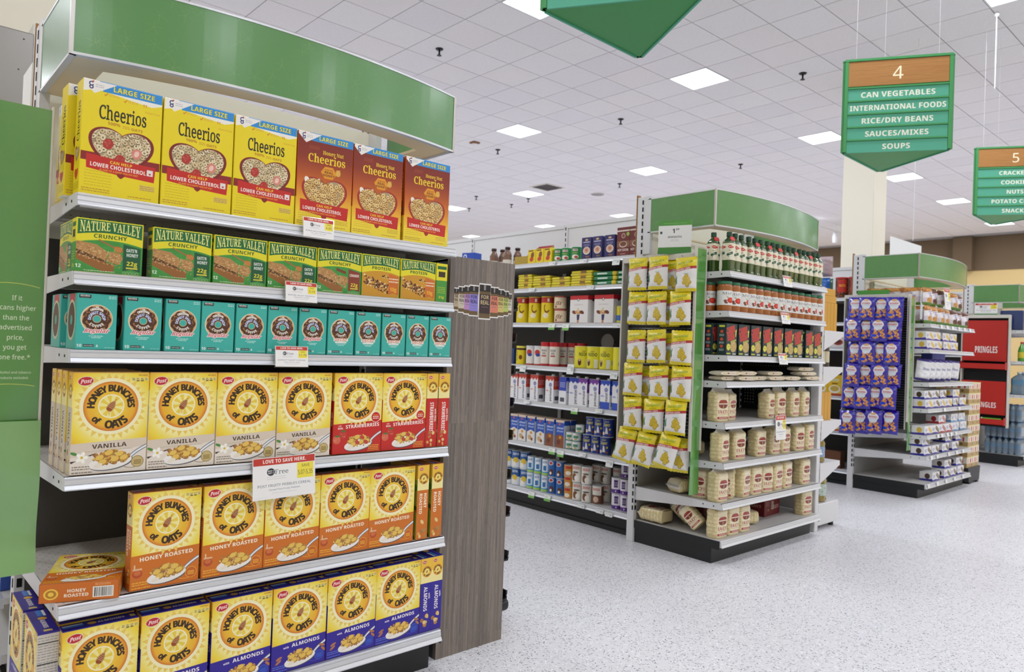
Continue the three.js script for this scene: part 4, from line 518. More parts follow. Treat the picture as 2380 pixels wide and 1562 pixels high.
// ---------------------------------------------------------------- price cards, promise panel, spice rack beside the cereal display
function priceCardTex(price, name, sub, W = 512, H = 330) {
  return canvasTex(W, H, (g) => { rect(g, 0, 0, W, H, '#f1f0ee'); rect(g, 8, 6, W - 16, H * 0.17, '#c4392c'); txt(g, 'LOVE TO SAVE HERE.', W / 2, H * 0.095, H * 0.12, '#fbf6f0', { w: W * 0.7 }); ell(g, W * 0.28, H * 0.35, H * 0.09, H * 0.09, '#2c2e36'); txt(g, 'BUY 1', W * 0.28, H * 0.325, H * 0.05, '#f1f0ee'); txt(g, 'GET 1', W * 0.28, H * 0.375, H * 0.05, '#f1f0ee'); txt(g, 'Free', W * 0.45, H * 0.36, H * 0.15, '#454854', { font: 'serif', bold: false }); lines(g, W * 0.22, H * 0.47, W * 0.3, 2, H * 0.05, '#a9aab0', 4); rect(g, W * 0.7, H * 0.19, W * 0.27, H * 0.38, '#f0e04a'); txt(g, 'SAVE', W * 0.84, H * 0.265, H * 0.09, '#4a4630', { bold: false }); txt(g, price, W * 0.835, H * 0.43, H * 0.15, '#3f3c2c', { bold: false, w: price.length > 4 ? W * 0.25 : 0 }); txt(g, name, W / 2, H * 0.68, H * 0.085, '#4f5464', { bold: false, w: W * 0.86 }); txt(g, sub, W / 2, H * 0.78, H * 0.06, '#80848f', { bold: false, w: W * 0.5 }); lines(g, W * 0.3, H * 0.86, W * 0.4, 1, 8, '#b5b7bd', 4); lines(g, W * 0.03, H * 0.95, W * 0.2, 1, 8, '#b5b7bd', 2); });
}
function priceCard(label, tex, c, w, h, tiltX = -0.12, roll = 0) { const o = thing('price_card', label, 'price card'); const m = mesh('card', bx(w, h, 0.0012, 0, 0, 0), [M.tagwhite, M.tagwhite, M.tagwhite, M.tagwhite, std('#ffffff', 0.5, 0, { map: tex }), M.tagwhite], o); o.position.set(...c); o.rotation.set(tiltX, 0, roll, 'YXZ'); mesh('clear_sleeve', bx(w + 0.006, h + 0.006, 0.0006, 0, 0, -0.0014), phys({ color: '#ffffff', transmission: 1, roughness: 0.08, thickness: 0 }), o); return o; }
const czf = E1.zf + 0.019;
{
  const mid = (l) => { let x = 0, y = 0; for (const [a, b] of l) { const p = on('z', czf, a, b); x += p.x / 4; y += p.y / 4; } return [x, y, czf]; };
  priceCard('white price card with a red heading on the top shelf edge', priceCardTex('6.83', 'GENERAL MILLS CHEERIOS CEREAL', 'Cereal'), mid([[700, 502], [775, 513.5], [779.7, 558.7], [705.7, 548.7]]), 0.104, 0.062);
  priceCard('white price card with a red heading below the granola bars', priceCardTex('5.14', 'NATURE VALLEY CRUNCHY', 'GRANOLA BARS'), mid([[658.5, 652], [734.7, 658.7], [742, 705.4], [665, 699.6]]), 0.104, 0.062);
  priceCard('white price card with a red heading below the turquoise coffee boxes', priceCardTex('11.79', 'DONUT SHOP COFFEE', 'Café Donut Shop'), mid([[635.4, 803.5], [714.5, 803.5], [720.6, 853.3], [640.3, 854.5]]), 0.106, 0.063);
  priceCard('large price card for fruity cereal hanging from the fourth shelf', priceCardTex('5.07-5.35', 'POST FRUITY PEBBLES CEREAL', 'Cereal Post Fruity Pebbles', 900, 620), mid([[584.6, 1062], [739, 1051.4], [735.4, 1151.5], [578, 1168]]), 0.201, 0.125, -0.05, 0.02);
}
const promiseTex = canvasTex(224, 2048, (g, W, H) => {
  rect(g, 0, 0, W, H, '#569347'); for (let i = 0; i < 800; i++) { g.fillStyle = i % 2 ? 'rgba(80,138,64,.5)' : 'rgba(92,156,78,.4)'; g.fillRect(rnd() * W, rnd() * H, rr(2, 5), rr(2, 5)); }
  g.strokeStyle = '#c9d25a'; g.lineWidth = 3; g.beginPath(); g.moveTo(W * 0.1, H * 0.388); g.quadraticCurveTo(W * 0.5, H * 0.382, W * 0.92, H * 0.393); g.stroke(); g.beginPath(); g.moveTo(W * 0.1, H * 0.605); g.quadraticCurveTo(W * 0.5, H * 0.6, W * 0.9, H * 0.608); g.stroke();
  ['If it', 'scans higher', 'than the', 'advertised', 'price,', 'you get', 'one free.*'].forEach((s, i) => txt(g, s, W * 0.5, H * (0.418 + i * 0.0212), 29, '#e2ecd2', { bold: false }));
  ['*Alcohol and tobacco', 'products excluded.'].forEach((s, i) => txt(g, s, W * 0.5, H * (0.578 + i * 0.0115), 15, '#d5e2c4', { bold: false }));
});
const promiseMat = phys({ map: promiseTex, roughness: 0.12, clearcoat: 1, clearcoatRoughness: 0.03 });
const clearPlastic = phys({ color: '#f2f6f2', transmission: 0.85, roughness: 0.12, thickness: 0 });
const plainGreen = phys({ color: '#5b9a4b', roughness: 0.14, clearcoat: 1, clearcoatRoughness: 0.04 });
function promisePanel(label, x0, x1, z, y0, y1, loose) {
  const o = thing('promise_panel', label, 'sign panel');
  const n = 28, pos = [], uv = [], idx = []; for (let s = 0; s < 2; s++) for (let j = 0; j <= n; j++) for (let i = 0; i <= 4; i++) { const u = i / 4, v = j / n; pos.push(x0 + (x1 - x0) * u, y0 + (y1 - y0) * v, z + (s ? -0.002 : 0) + 0.0035 * Math.sin(v * 13 + u * 1.5) * (1 - v * 0.7) + 0.004 * (1 - v) * Math.sin(u * 5)); uv.push(u, v); }
  for (let s = 0; s < 2; s++) for (let j = 0; j < n; j++) for (let i = 0; i < 4; i++) { const a = s * (n + 1) * 5 + j * 5 + i, b = a + 1, c = a + 5, d = c + 1; s ? idx.push(a, c, b, b, c, d) : idx.push(a, b, c, b, d, c); }
  const g = new THREE.BufferGeometry(); g.setAttribute('position', new THREE.Float32BufferAttribute(pos, 3)); g.setAttribute('uv', new THREE.Float32BufferAttribute(uv, 2)); g.setIndex(idx); g.computeVertexNormals();
  mesh('printed_sheet', g, loose ? promiseMat : plainGreen, o);
  mesh('holder_rail', join([rbox(x1 - 0.001, x1 + 0.005, y0 + 0.25, y1 + 0.01, z - 0.012, z + 0.006, 0.002), rbox(x0 - 0.006, x0, y0 + 0.25, y1 + 0.01, z - 0.012, z + 0.006, 0.002)]), M.offwhite, o);
  if (loose) { const lg = new THREE.PlaneGeometry(x1 - x0 + 0.008, 0.4, 6, 16), p = lg.attributes.position; for (let i = 0; i < p.count; i++) p.setZ(i, 0.024 + 0.009 * Math.sin(p.getY(i) * 22 + p.getX(i) * 9) + 0.05 * Math.max(0, -0.1 - p.getY(i)) + 0.02 * Math.max(0, p.getX(i))); lg.computeVertexNormals(); lg.translate((x0 + x1) / 2, y0 + 0.19, z); mesh('loose_sheet', lg, phys({ color: '#7fae6e', roughness: 0.2, clearcoat: 0.7, side: THREE.DoubleSide }), o); }
  return o;
}
promisePanel('tall green panel with the price promise text beside the cereal display', 0.24, 0.361, -2.3, 0.57, 1.798, true);
// rack frame behind that panel
{ const o = thing('wing_rack', 'narrow white side rack behind the green price promise panel', 'rack'); mesh('frame', join([box2(0.245, 0.355, 1.72, 1.76, -2.72, -2.32), box2(0.33, 0.34, 0.6, 1.76, -2.72, -2.68)]), M.offwhite, o); mesh('card_holder', box2(0.33, 0.334, 1.76, 1.96, -2.6, -2.45), M.tagwhite, o); }

// wood-grain spice rack standing beside the cereal display
const grainTex = canvasTex(1024, 1024, (g, W, H) => { rect(g, 0, 0, W, H, '#7d736b'); for (let i = 0; i < 900; i++) { const x = rnd() * W, w = rr(1, 14); g.fillStyle = ['rgba(104,95,88,.35)', 'rgba(146,136,126,.3)', 'rgba(92,84,80,.3)', 'rgba(132,120,108,.35)'][i % 4]; g.fillRect(x, rnd() * H - H * 0.4, w, rr(200, 1000)); } for (let i = 0; i < 3500; i++) { g.fillStyle = i % 2 ? 'rgba(80,72,68,.35)' : 'rgba(160,150,140,.25)'; g.fillRect(rnd() * W, rnd() * H, 1.5, rr(10, 70)); } }, true);
const grainMat = std('#ffffff', 0.5, 0, { map: grainTex });
{
  const o = thing('spice_rack', 'grey wood-grain display rack with black shelves standing beside the cereal display', 'rack');
  mesh('end_panel', metreUV(box2(1.668, 2.0, 0, 1.545, -2.245, -2.226), 0.9), grainMat, o);
  mesh('end_panel', metreUV(box2(1.668, 2.0, 0, 1.545, -3.2, -3.18), 0.9), grainMat, o);
  mesh('back_panel', box2(1.668, 1.68, 0, 1.545, -3.18, -2.245), M.charcoal, o); mesh('top_panel', metreUV(box2(1.668, 2.0, 1.525, 1.545, -3.18, -2.245), 0.9), grainMat, o);
  for (const y of [1.36, 1.225, 1.09, 0.955, 0.82, 0.655, 0.5, 0.315, 0.15]) { const s = mesh('shelf', box2(1.68, 2.03, y - 0.006, y, -3.18, -2.25), M.black, o); mesh('shelf_lip', alongZ([[2.03, y - 0.006], [2.045, y - 0.006], [2.047, y + 0.01], [2.043, y + 0.013], [2.047, y + 0.018], [2.048, y + 0.034], [2.04, y + 0.036], [2.04, y + 0.004], [2.03, y]], -3.18, -2.25), M.black, s); }
  mesh('bumper', rbox(1.98, 2.068, 0.095, 0.145, -3.18, -2.25, 0.02), M.black, o); mesh('toe_board', box2(1.99, 2.02, 0, 0.1, -3.17, -2.25), M.tan, o);
  // cut-out sticker of spice bottles, a real die-cut card on the panel
  const names = [['#b9a58a', 1.70, 0.022, 0.085], ['#c9bfae', 1.728, 0.034, 0.1], ['#b88ac0', 1.757, 0.036, 0.11], ['#8a7fd0', 1.787, 0.044, 0.12], ['#3a2a30', 1.843, 0.058, 0.14], ['#d8806a', 1.893, 0.042, 0.122], ['#cdbb72', 1.928, 0.034, 0.11], ['#b5c46a', 1.955, 0.03, 0.1], ['#d6d0c4', 1.977, 0.02, 0.082]];
  const W = 660, H = 330, st = canvasTex(W, H, (g) => { rect(g, 0, 0, W, H, '#e9e7e4'); const order = [0, 8, 1, 7, 2, 6, 3, 5, 4]; for (const k of order) { const [c, x, w, h] = names[k], px = (x - 1.688) / 0.3 * W, pw = w / 0.3 * W * 0.98, ph = h / 0.15 * H * 0.95, y0 = H / 2 - ph / 2; rect(g, px - pw / 2, y0, pw, ph, '#6a5638'); rect(g, px - pw / 2, y0, pw, ph * 0.2, '#1d1b1d'); rect(g, px - pw / 2, y0 + ph * 0.28, pw, ph * 0.58, c); rect(g, px - pw * 0.12, y0, pw * 0.18, ph * 0.16, '#8d8a8c'); txt(g, 'FOR', px, y0 + ph * 0.37, ph * 0.16, k === 4 ? '#cdb98a' : '#1d1b1d', { w: pw * 0.72 }); txt(g, 'REAL', px, y0 + ph * 0.53, ph * 0.17, k === 4 ? '#cdb98a' : '#1d1b1d', { w: pw * 0.8 }); rect(g, px - pw * 0.3, y0 + ph * 0.66, pw * 0.6, 4, '#7a7276'); } });
  const L = [], T = []; for (const [, x, w, h] of names) { T.push([x - w / 2 - 0.002, 1.38 + h / 2 + 0.002], [x + w / 2 + 0.002, 1.38 + h / 2 + 0.002]); L.push([x - w / 2 - 0.002, 1.38 - h / 2 - 0.002], [x + w / 2 + 0.002, 1.38 - h / 2 - 0.002]); }
  const top = (x) => Math.max(...names.map(([, a, w, h]) => (Math.abs(x - a) <= w / 2 + 0.002 ? 1.382 + h / 2 : 1.38)));
  const pts = []; for (let x = 1.689; x <= 1.988; x += 0.0012) pts.push([x, top(x)]); const shp = new THREE.Shape([...pts, ...pts.slice().reverse().map(([x, y]) => [x, 2.76 - y])].map((p) => new THREE.Vector2(...p)));
  const sg = new THREE.ExtrudeGeometry(shp, { depth: 0.0015, bevelEnabled: false }); sg.translate(0, 0, -2.2258); const p = sg.attributes.position, u = sg.attributes.uv; for (let i = 0; i < p.count; i++) u.setXY(i, (p.getX(i) - 1.688) / 0.3, (p.getY(i) - 1.305) / 0.15);
  mesh('bottle_sticker', sg, std('#ffffff', 0.35, 0, { map: st }), o);
}
// generic round container: profile with printed wall
function tin(r, h, mat, n = 24) { const g = lathe([[0, 0.003], [r * 0.9, 0.003], [r, 0], [r * 1.0, 0.004], [r * 0.985, 0.006], [r * 0.985, h - 0.006], [r, h - 0.004], [r, h], [r * 0.93, h], [r * 0.92, h - 0.004], [0, h - 0.004]], n); const p = g.attributes.position, uv = g.attributes.uv; for (let i = 0; i < p.count; i++) uv.setY(i, Math.hypot(p.getX(i), p.getZ(i)) < r * 0.95 ? 0.99 : p.getY(i) / h * 0.96 + 0.01); return new THREE.Mesh(g, mat); }
// u = 0 of a lathe faces +z; rotate so that the picture's middle faces the viewer through rotation.y
const spiceCols = ['#b5c46a', '#d8806a', '#c9bfae', '#8a7fd0', '#d9b93a'];
[1.36, 1.225, 1.09, 0.955, 0.82, 0.655, 0.5, 0.315].forEach((y, i) => { for (let k = 0; k < 2; k++) one('spice' + i % 5, 'spice_jar', () => { const o = new THREE.Group(), c = spiceCols[i % 5]; mesh('jar', lathe([[0, 0], [0.021, 0], [0.022, 0.004], [0.022, 0.07], [0.018, 0.075], [0, 0.075]], 16), std(c, 0.4), o); mesh('cap', lathe([[0, 0.073], [0.021, 0.073], [0.021, 0.1], [0, 0.1]], 16), M.black, o); return o; }, ['lime', 'coral', 'beige', 'violet', 'gold'][i % 5] + ' spice jar on the wood-grain rack', 'spice jar', 'spice jars on the wood-grain rack', 2.003, y + 0.0005, -2.29 - k * 0.05); });
// ---------------------------------------------------------------- goods on the pasta display
const q4 = (v) => 1400 + v / 3.323, q5 = (v) => 1400 + v / 3.188;
const ef = E2.zf - 0.012;
const DP = 'the pasta display';
// oil bottles: square shouldered green glass with a printed label, screw cap
const oilLabel = canvasTex(512, 384, (g, W, H) => { rect(g, 0, 0, W, H, '#e8e2c8'); for (const c of [0.125, 0.375, 0.625, 0.875]) { const x = W * c, w = W * 0.25; ell(g, x + w * 0.05, H * 0.22, w * 0.46, H * 0.1, '#c22a2a', 0.12); txt(g, 'BERTOLLI', x + w * 0.05, H * 0.22, H * 0.09, '#f6ecd8', { font: 'serif', w: w * 0.72 }); lines(g, x - w * 0.3, H * 0.42, w * 0.5, 1, 8, '#3a5a44', 12); poly(g, [[x - w * 0.45, H * 0.62], [x + w * 0.45, H * 0.5], [x + w * 0.45, H * 0.66], [x - w * 0.45, H * 0.76]], '#1e5a44'); txt(g, 'EXTRA', x, H * 0.63, H * 0.07, '#e8e2c8', { w: w * 0.55 }); ell(g, x - w * 0.32, H * 0.8, w * 0.08, H * 0.035, '#7d98c8'); } });
const oilGlass = phys({ color: '#2f4f17', roughness: 0.07, clearcoat: 1, clearcoatRoughness: 0.03 });
function squareRing(prof, n = 6) { // superellipse lathe
  const pos = [], uv = [], idx = [], S = 40; prof.forEach(([r, y, k], j) => { for (let i = 0; i <= S; i++) { const a = i / S * Math.PI * 2, c = Math.cos(a), s = Math.sin(a), e = 2 / (k || n), x = Math.sign(s) * Math.abs(s) ** e * r, z = Math.sign(c) * Math.abs(c) ** e * r; pos.push(x, y, z); uv.push(i / S, j / (prof.length - 1)); } });
  for (let j = 0; j < prof.length - 1; j++) for (let i = 0; i < S; i++) { const a = j * (S + 1) + i, b = a + 1, c = a + S + 1, d = c + 1; idx.push(a, b, c, b, d, c); }
  const g = new THREE.BufferGeometry(); g.setAttribute('position', new THREE.Float32BufferAttribute(pos, 3)); g.setAttribute('uv', new THREE.Float32BufferAttribute(uv, 2)); g.setIndex(idx); g.computeVertexNormals(); return g;
}
function oilBottle() {
  const o = new THREE.Group();
  mesh('glass_body', squareRing([[0, 0.001, 5], [0.028, 0.001, 5], [0.031, 0.005, 5], [0.031, 0.015, 5], [0.0295, 0.02, 5], [0.0295, 0.06, 5], [0.031, 0.066, 5], [0.031, 0.168, 5], [0.027, 0.182, 4], [0.017, 0.196, 2.5], [0.0125, 0.204, 2], [0.0125, 0.212, 2], [0, 0.212, 2]]), oilGlass, o);
  mesh('label', squareRing([[0.0314, 0.068, 5], [0.0314, 0.166, 5]]), std('#ffffff', 0.5, 0, { map: oilLabel }), o);
  mesh('screw_cap', lathe([[0, 0.206], [0.0155, 0.206], [0.016, 0.208], [0.016, 0.232], [0.0145, 0.234], [0, 0.234]], 18), std('#1f4a34', 0.45), o);
  return o;
}
const neckTag = (o) => { const s = new THREE.Shape([[-0.02, 0.008], [0.02, 0.008], [0.024, -0.012], [0, -0.02], [-0.024, -0.012]].map((p) => new THREE.Vector2(...p))); const g = new THREE.ExtrudeGeometry(s, { depth: 0.001, bevelEnabled: false }); g.rotateX(-0.3); g.translate(0, 0.197, 0.021); return mesh('neck_tag', g, std('#d8342c', 0.45), o); };
const ob = E2.ys[0] + 0.0005; const oilX = [3.745, 3.812, 3.885, 3.96, 4.035, 4.108, 4.18, 4.25, 4.32, 4.388, 4.458, 4.53, 4.598, 4.665, 4.735, 4.805, 4.868];
oilX.forEach((x, i) => { const o = one('oil', 'oil_bottle', oilBottle, 'dark green oil bottle with a bare neck', 'bottle', 'oil bottles in a row', x, ob, ef - 0.042 - (i % 3) * 0.003, 0.02 * ((i % 4) - 1.5)); if ([0, 4, 6, 8, 11, 14].includes(i)) { neckTag(o); o.userData.label = 'dark green oil bottle with a red neck tag'; o.userData.group = 'oil bottles with red neck tags'; } });
{ const o = one('oil', 'oil_bottle', oilBottle, 'oil bottle standing apart at the open end of the oil row', 'bottle', null, 3.712, ob, ef - 0.125, -0.1); neckTag(o); }
// sauce jars
const jarLabel = canvasTex(512, 256, (g, W, H) => { rect(g, 0, 0, W, H, '#ecebe8'); txt(g, "Mid's", W * 0.5, H * 0.2, H * 0.24, '#4f5a5a', { font: 'serif', bold: false }); rect(g, W * 0.4, H * 0.36, W * 0.2, 4, '#8a9a90'); ell(g, W * 0.55, H * 0.66, H * 0.18, H * 0.2, '#c8281e'); ell(g, W * 0.54, H * 0.63, H * 0.1, H * 0.11, '#e0492e'); ell(g, W * 0.42, H * 0.72, H * 0.07, H * 0.09, '#7a4a2c'); ell(g, W * 0.44, H * 0.84, H * 0.08, H * 0.06, '#7a4a2c'); ell(g, W * 0.47, H * 0.46, H * 0.06, H * 0.04, '#8fae6a', 0.6); lines(g, W * 0.05, H * 0.3, W * 0.2, 9, H * 0.06, '#b9bab6', 3); lines(g, W * 0.78, H * 0.3, W * 0.18, 9, H * 0.06, '#b9bab6', 3); });
function sauceJar() {
  const o = new THREE.Group(), r = 0.043;
  mesh('jar_body', lathe([[0, 0], [r * 0.9, 0], [r, 0.006], [r, 0.14], [r * 0.95, 0.152], [r * 0.86, 0.158], [0, 0.158]], 28), phys({ color: '#a85c1c', roughness: 0.12, clearcoat: 1, clearcoatRoughness: 0.05 }), o);
  const lg = lathe([[r + 0.0006, 0.034], [r + 0.0006, 0.118]], 32); mesh('label', lg, std('#ffffff', 0.5, 0, { map: jarLabel }), o);
  mesh('lid', lathe([[0, 0.156], [r * 0.92, 0.156], [r * 0.94, 0.159], [r * 0.94, 0.17], [r * 0.9, 0.173], [0, 0.173]], 28), std('#2f7a58', 0.4), o);
  return o;
}
const jb = E2.ys[1] + 0.0005; const jarRot = [2.75, 2.7, 3.2, 3.3, 2.9, 3.0, 2.8, 3.2, 3.3, 3.0, 3.1, 2.9, 3.15, 3.2];
for (let i = 0; i < 14; i++) one('jar', 'sauce_jar', sauceJar, 'tomato sauce jar with a white label and green lid', 'jar', 'sauce jars in a row', 3.722 + i * 0.0885, jb, ef - 0.046, jarRot[i]);
for (let k = 1; k < 3; k++) one('jar', 'sauce_jar', null, 'sauce jar behind the one at the open end', 'jar', 'sauce jars behind the first one', 3.722, jb, ef - 0.046 - 0.105 * k, 2.4);
// penne boxes
const PBW = 0.118, PBH = 0.185, PBD = 0.06;
const penneMat = cartonMat(PBW, PBH, PBD, 1700, (g, W, H) => { rect(g, 0, 0, W, H, '#22363a'); g.save(); g.translate(W * 0.42, H * 0.3); g.rotate(-0.22); txt(g, 'CARBE', 0, -H * 0.1, H * 0.26, '#d8423a', { w: W * 0.8, stroke: '#d8423a', sw: 9 }); txt(g, 'DIEM', -W * 0.02, H * 0.12, H * 0.26, '#d8423a', { w: W * 0.68, stroke: '#d8423a', sw: 9 }); txt(g, 'CARBE', 0, -H * 0.1, H * 0.24, '#c43630', { w: W * 0.76 }); txt(g, 'DIEM', -W * 0.02, H * 0.12, H * 0.24, '#c43630', { w: W * 0.64 }); rect(g, -W * 0.1, H * 0.245, W * 0.5, H * 0.055, '#e0e04a'); txt(g, 'PENNE', W * 0.15, H * 0.273, H * 0.05, '#2a3a2a', { w: W * 0.42 }); g.restore(); poly(g, [[W * 0.84, H * 0.2], [W * 0.95, H * 0.17], [W * 0.9, H * 0.4], [W * 0.84, H * 0.42]], '#e6de52'); ell(g, W * 0.68, H * 0.72, W * 0.3, H * 0.18, '#c3a86a', -0.4); for (let i = 0; i < 50; i++) { g.save(); g.translate(W * rr(0.45, 0.9), H * rr(0.58, 0.86)); g.rotate(rnd() * 3); rect(g, -9, -3, 18, 6, ['#d8bf86', '#b5964f', '#cbb072'][i % 3]); g.restore(); } ell(g, W * 0.22, H * 0.74, W * 0.17, H * 0.105, '#e0dc52'); rect(g, W * 0.14, H * 0.72, W * 0.16, 5, '#8a8a2a'); rect(g, W * 0.06, H * 0.92, W * 0.36, H * 0.045, '#c9cf4a'); rect(g, W * 0.6, H * 0.93, W * 0.32, H * 0.045, '#c9d2d4'); }, (g, W, H) => { rect(g, 0, 0, W, H, '#22363a'); rect(g, W * 0.2, H * 0.06, W * 0.6, H * 0.06, '#dde04a'); for (const y of [0.26, 0.5, 0.72]) { ell(g, W * 0.5, H * y, W * 0.17, W * 0.15, '#d8583a'); lines(g, W * 0.25, H * (y + 0.08), W * 0.5, 3, H * 0.024, '#c9d8d0', 4); } }, (g, W, H) => rect(g, 0, 0, W, H, '#22363a'));
const pbY = E2.ys[2] + 0.0005;
[3.748, 3.885, 4.023, 4.16, 4.297, 4.434, 4.556, 4.715, 4.836].forEach((x) => one('penne', 'pasta_box', () => carton(PBW, PBH, PBD, penneMat, false), 'dark green pasta box with slanted red lettering', 'pasta box', 'dark green pasta boxes in a row', x, pbY, ef - PBD / 2 - 0.006, rr(-0.02, 0.02)));
one('penne', 'pasta_box', null, 'dark green pasta box behind the first of its row, showing its narrow side', 'pasta box', null, 3.74, pbY, ef - PBD * 1.5 - 0.03, 0.0);
// bagged pasta: film bag with pasta nests, printed emblem on one broad face
const bagTex = canvasTex(1024, 512, (g, W, H) => {
  rect(g, 0, 0, W, H, '#dccb9a'); for (let j = 0; j < 7; j++) for (let i = 0; i < 26; i++) { const x = i * 40 + (j % 2) * 20, y = 70 + j * 62 + rr(-5, 5); ell(g, x, y + 10, 26, 15, '#bda86c'); ell(g, x, y, 25, 20, ['#e6d8ac', '#decd9a', '#ead9a6'][i % 3]); } for (let i = 0; i < 420; i++) { g.strokeStyle = ['rgba(178,156,96,.5)', 'rgba(244,236,206,.5)'][i % 2]; g.lineWidth = 1.8; const x = rnd() * W, y = rr(50, H); g.beginPath(); g.arc(x, y, rr(8, 24), rnd() * 6, rnd() * 6 + 1.5); g.stroke(); } for (let i = 0; i < 26; i++) { const x = rr(0.02, 0.36) * W + (i % 2 ? W * 0.63 : 0); rect(g, x, 60 + Math.floor(rnd() * 7) * 62, rr(20, 60), 5, 'rgba(120,96,50,.55)'); }
  rect(g, 0, 0, W, 46, '#e9e4d8'); for (let i = 0; i < 90; i++) rect(g, rnd() * W, 0, 2, 46, 'rgba(205,198,186,.6)');
  const cx = W * 0.5; g.globalAlpha = 0.55; rect(g, cx - 105, 30, 210, H - 50, '#efe6cf'); g.globalAlpha = 1; ell(g, cx, H * 0.46, 72, 66, '#9a2f22'); rect(g, cx - 74, H * 0.44, 148, 14, '#efe6d2'); ell(g, cx, H * 0.53, 30, 34, '#5a2a1c'); rect(g, cx - 6, H * 0.48, 12, 58, '#c9763a'); txt(g, "RAO'S", cx, H * 0.7, 74, '#a32a24', { font: 'serif', w: 170 }); rect(g, cx - 60, H * 0.775, 120, 5, '#b9a68a'); rect(g, cx - 95, H * 0.85, 190, 34, '#a8221f'); txt(g, 'HOMEMADE', cx, H * 0.885, 24, '#ecd9c8', { w: 110 });
});
const bagMat = phys({ map: bagTex, roughness: 0.3, clearcoat: 0.45, clearcoatRoughness: 0.2 });
const noise = new ImprovedNoise();
function pastaBagGeo(w, h, d, sd) {
  const S = 36, V = 22, pos = [], uv = [], idx = []; for (let j = 0; j <= V; j++) for (let i = 0; i <= S; i++) { const v = j / V, a = i / S * Math.PI * 2, c = Math.cos(a), s = Math.sin(a), e = 2 / 3.6; let k = 1 - 0.08 * Math.max(0, 0.08 - v) / 0.08; let sq = 1, wd = 1; if (v > 0.86) { const t = (v - 0.86) / 0.14; sq = 1 - 0.93 * Math.sin(t * Math.PI / 2); wd = 1 - 0.12 * t; } const bump = 1 + 0.022 * Math.sin(v * 34 + Math.sin(a * 2 + sd) * 2.5) * (v < 0.86 ? 1 : 0) + 0.06 * noise.noise(s * 2.2 + sd, v * 5, c * 2.2) + 0.02 * noise.noise(s * 6 + sd, v * 14, c * 6); pos.push(Math.sign(s) * Math.abs(s) ** e * w / 2 * k * wd * bump, h * (v < 0.03 ? v * 0.5 : v) + (v > 0.95 ? 0.006 * noise.noise(s * 3 + sd, 3, c) : 0), Math.sign(c) * Math.abs(c) ** e * d / 2 * k * sq * bump); uv.push((i / S + 0.5) % 1.0001, v); }
  for (let j = 0; j < V; j++) for (let i = 0; i < S; i++) { const a = j * (S + 1) + i, b = a + 1, c = a + S + 1, q = c + 1; if (i === S / 2 - 1 || i === S / 2) { /* seam column handled below */ } idx.push(a, b, c, b, q, c); }
  // the printed face is at +z: start the wrap at the back instead
  for (let j = 0; j <= V; j++) for (let i = 0; i <= S; i++) uv[(j * (S + 1) + i) * 2] = i / S;
  const g = new THREE.BufferGeometry(); g.setAttribute('position', new THREE.Float32BufferAttribute(pos, 3)); g.setAttribute('uv', new THREE.Float32BufferAttribute(uv, 2)); g.setIndex(idx);
  // close the bottom
  g.computeVertexNormals(); g.rotateY(Math.PI); return g;
}
const bagGeos = [0, 1, 2].map((k) => pastaBagGeo(0.116, 0.188, 0.084, k * 3.7 + 1));
function pastaBag(k) { const o = new THREE.Group(); mesh('film_bag', bagGeos[k], bagMat, o); mesh('bag_bottom', bx(0.092, 0.004, 0.064, 0, 0.004, 0), std('#d6c698', 0.5), o); const c = mesh('top_seal', bx(0.096, 0.012, 0.0035, 0, 0.187, 0), phys({ color: '#ece8dc', roughness: 0.3, transmission: 0.35, thickness: 0 }), o); return o; }
let bagN = 0;
function bag(x, y, z, ry, label, group, rx = 0, rz = 0) { const k = bagN++ % 3; const o = one('bag' + k, 'pasta_bag', () => pastaBag(k), label, 'pasta bag', group, x, y, z, ry, rx, rz); const s = rr(0.97, 1.03); o.scale.set(s, s * (rx || rz ? 1 : rr(0.96, 1.0)), s); return o; }
const rowBag = (list, yi, dz = 0, s = '') => list.forEach(([a, b, r = -0.25, back = 0]) => { const y = yi === 7 ? E2.deckY : E2.ys[yi]; const zz = ef - 0.06 - dz - back; let x = (xOf(q5(a), y + 0.05, zz + 0.03) + xOf(q5(b), y + 0.05, zz + 0.03)) / 2; const rot = r + rr(-0.06, 0.06), cs = Math.abs(Math.cos(rot)), sn = Math.abs(Math.sin(rot)), hx = 0.061 * cs + 0.044 * sn, hz = 0.061 * sn + 0.044 * cs; x = settle('x', Math.min(4.83, Math.max(3.745, x)), y, y + 0.18, zz, hx, hz, 3.735, 4.812); bag(x, y + 0.0015, zz, rot, 'clear bag of pasta nests ' + s, 'pasta bags ' + s); });
rowBag([[740, 885, -0.2, 0.02], [880, 965, 0.1, 0.04], [1258, 1385, -0.05], [1382, 1472, 0.05], [1470, 1538, 0.1], [1532, 1592, 0.05]], 4, 0, 'on the fifth shelf');
rowBag([[812, 940, 0.1], [945, 1090, -0.1], [1098, 1250, -0.1], [1245, 1320, 0], [1318, 1398, 0.05], [1405, 1520, -0.1], [1518, 1583, 0.05]], 5, 0, 'on the sixth shelf');
rowBag([[640, 720, -1.3, 0.12], [725, 820, -1.2, 0.03], [815, 968, -0.1], [962, 1068, 0.1], [1065, 1158, 0], [1145, 1248, -0.15], [1235, 1328, 0], [1322, 1365, 0.05], [1435, 1570, -0.1]], 6, 0, 'on the seventh shelf');
rowBag([[790, 938, -0.1], [930, 1012, -0.1], [1012, 1093, -0.1], [1458, 1574, -0.1]], 7, 0, 'standing on the base deck');
bag(3.86, E2.ys[5] + 0.05, ef - 0.27, 1.2, 'bag of pasta nests lying on the sixth shelf', null, -Math.PI / 2);
bag(3.86, E2.ys[6] + 0.05, ef - 0.3, 1.4, 'bag of pasta nests lying behind the green strip on the seventh shelf', null, -Math.PI / 2);
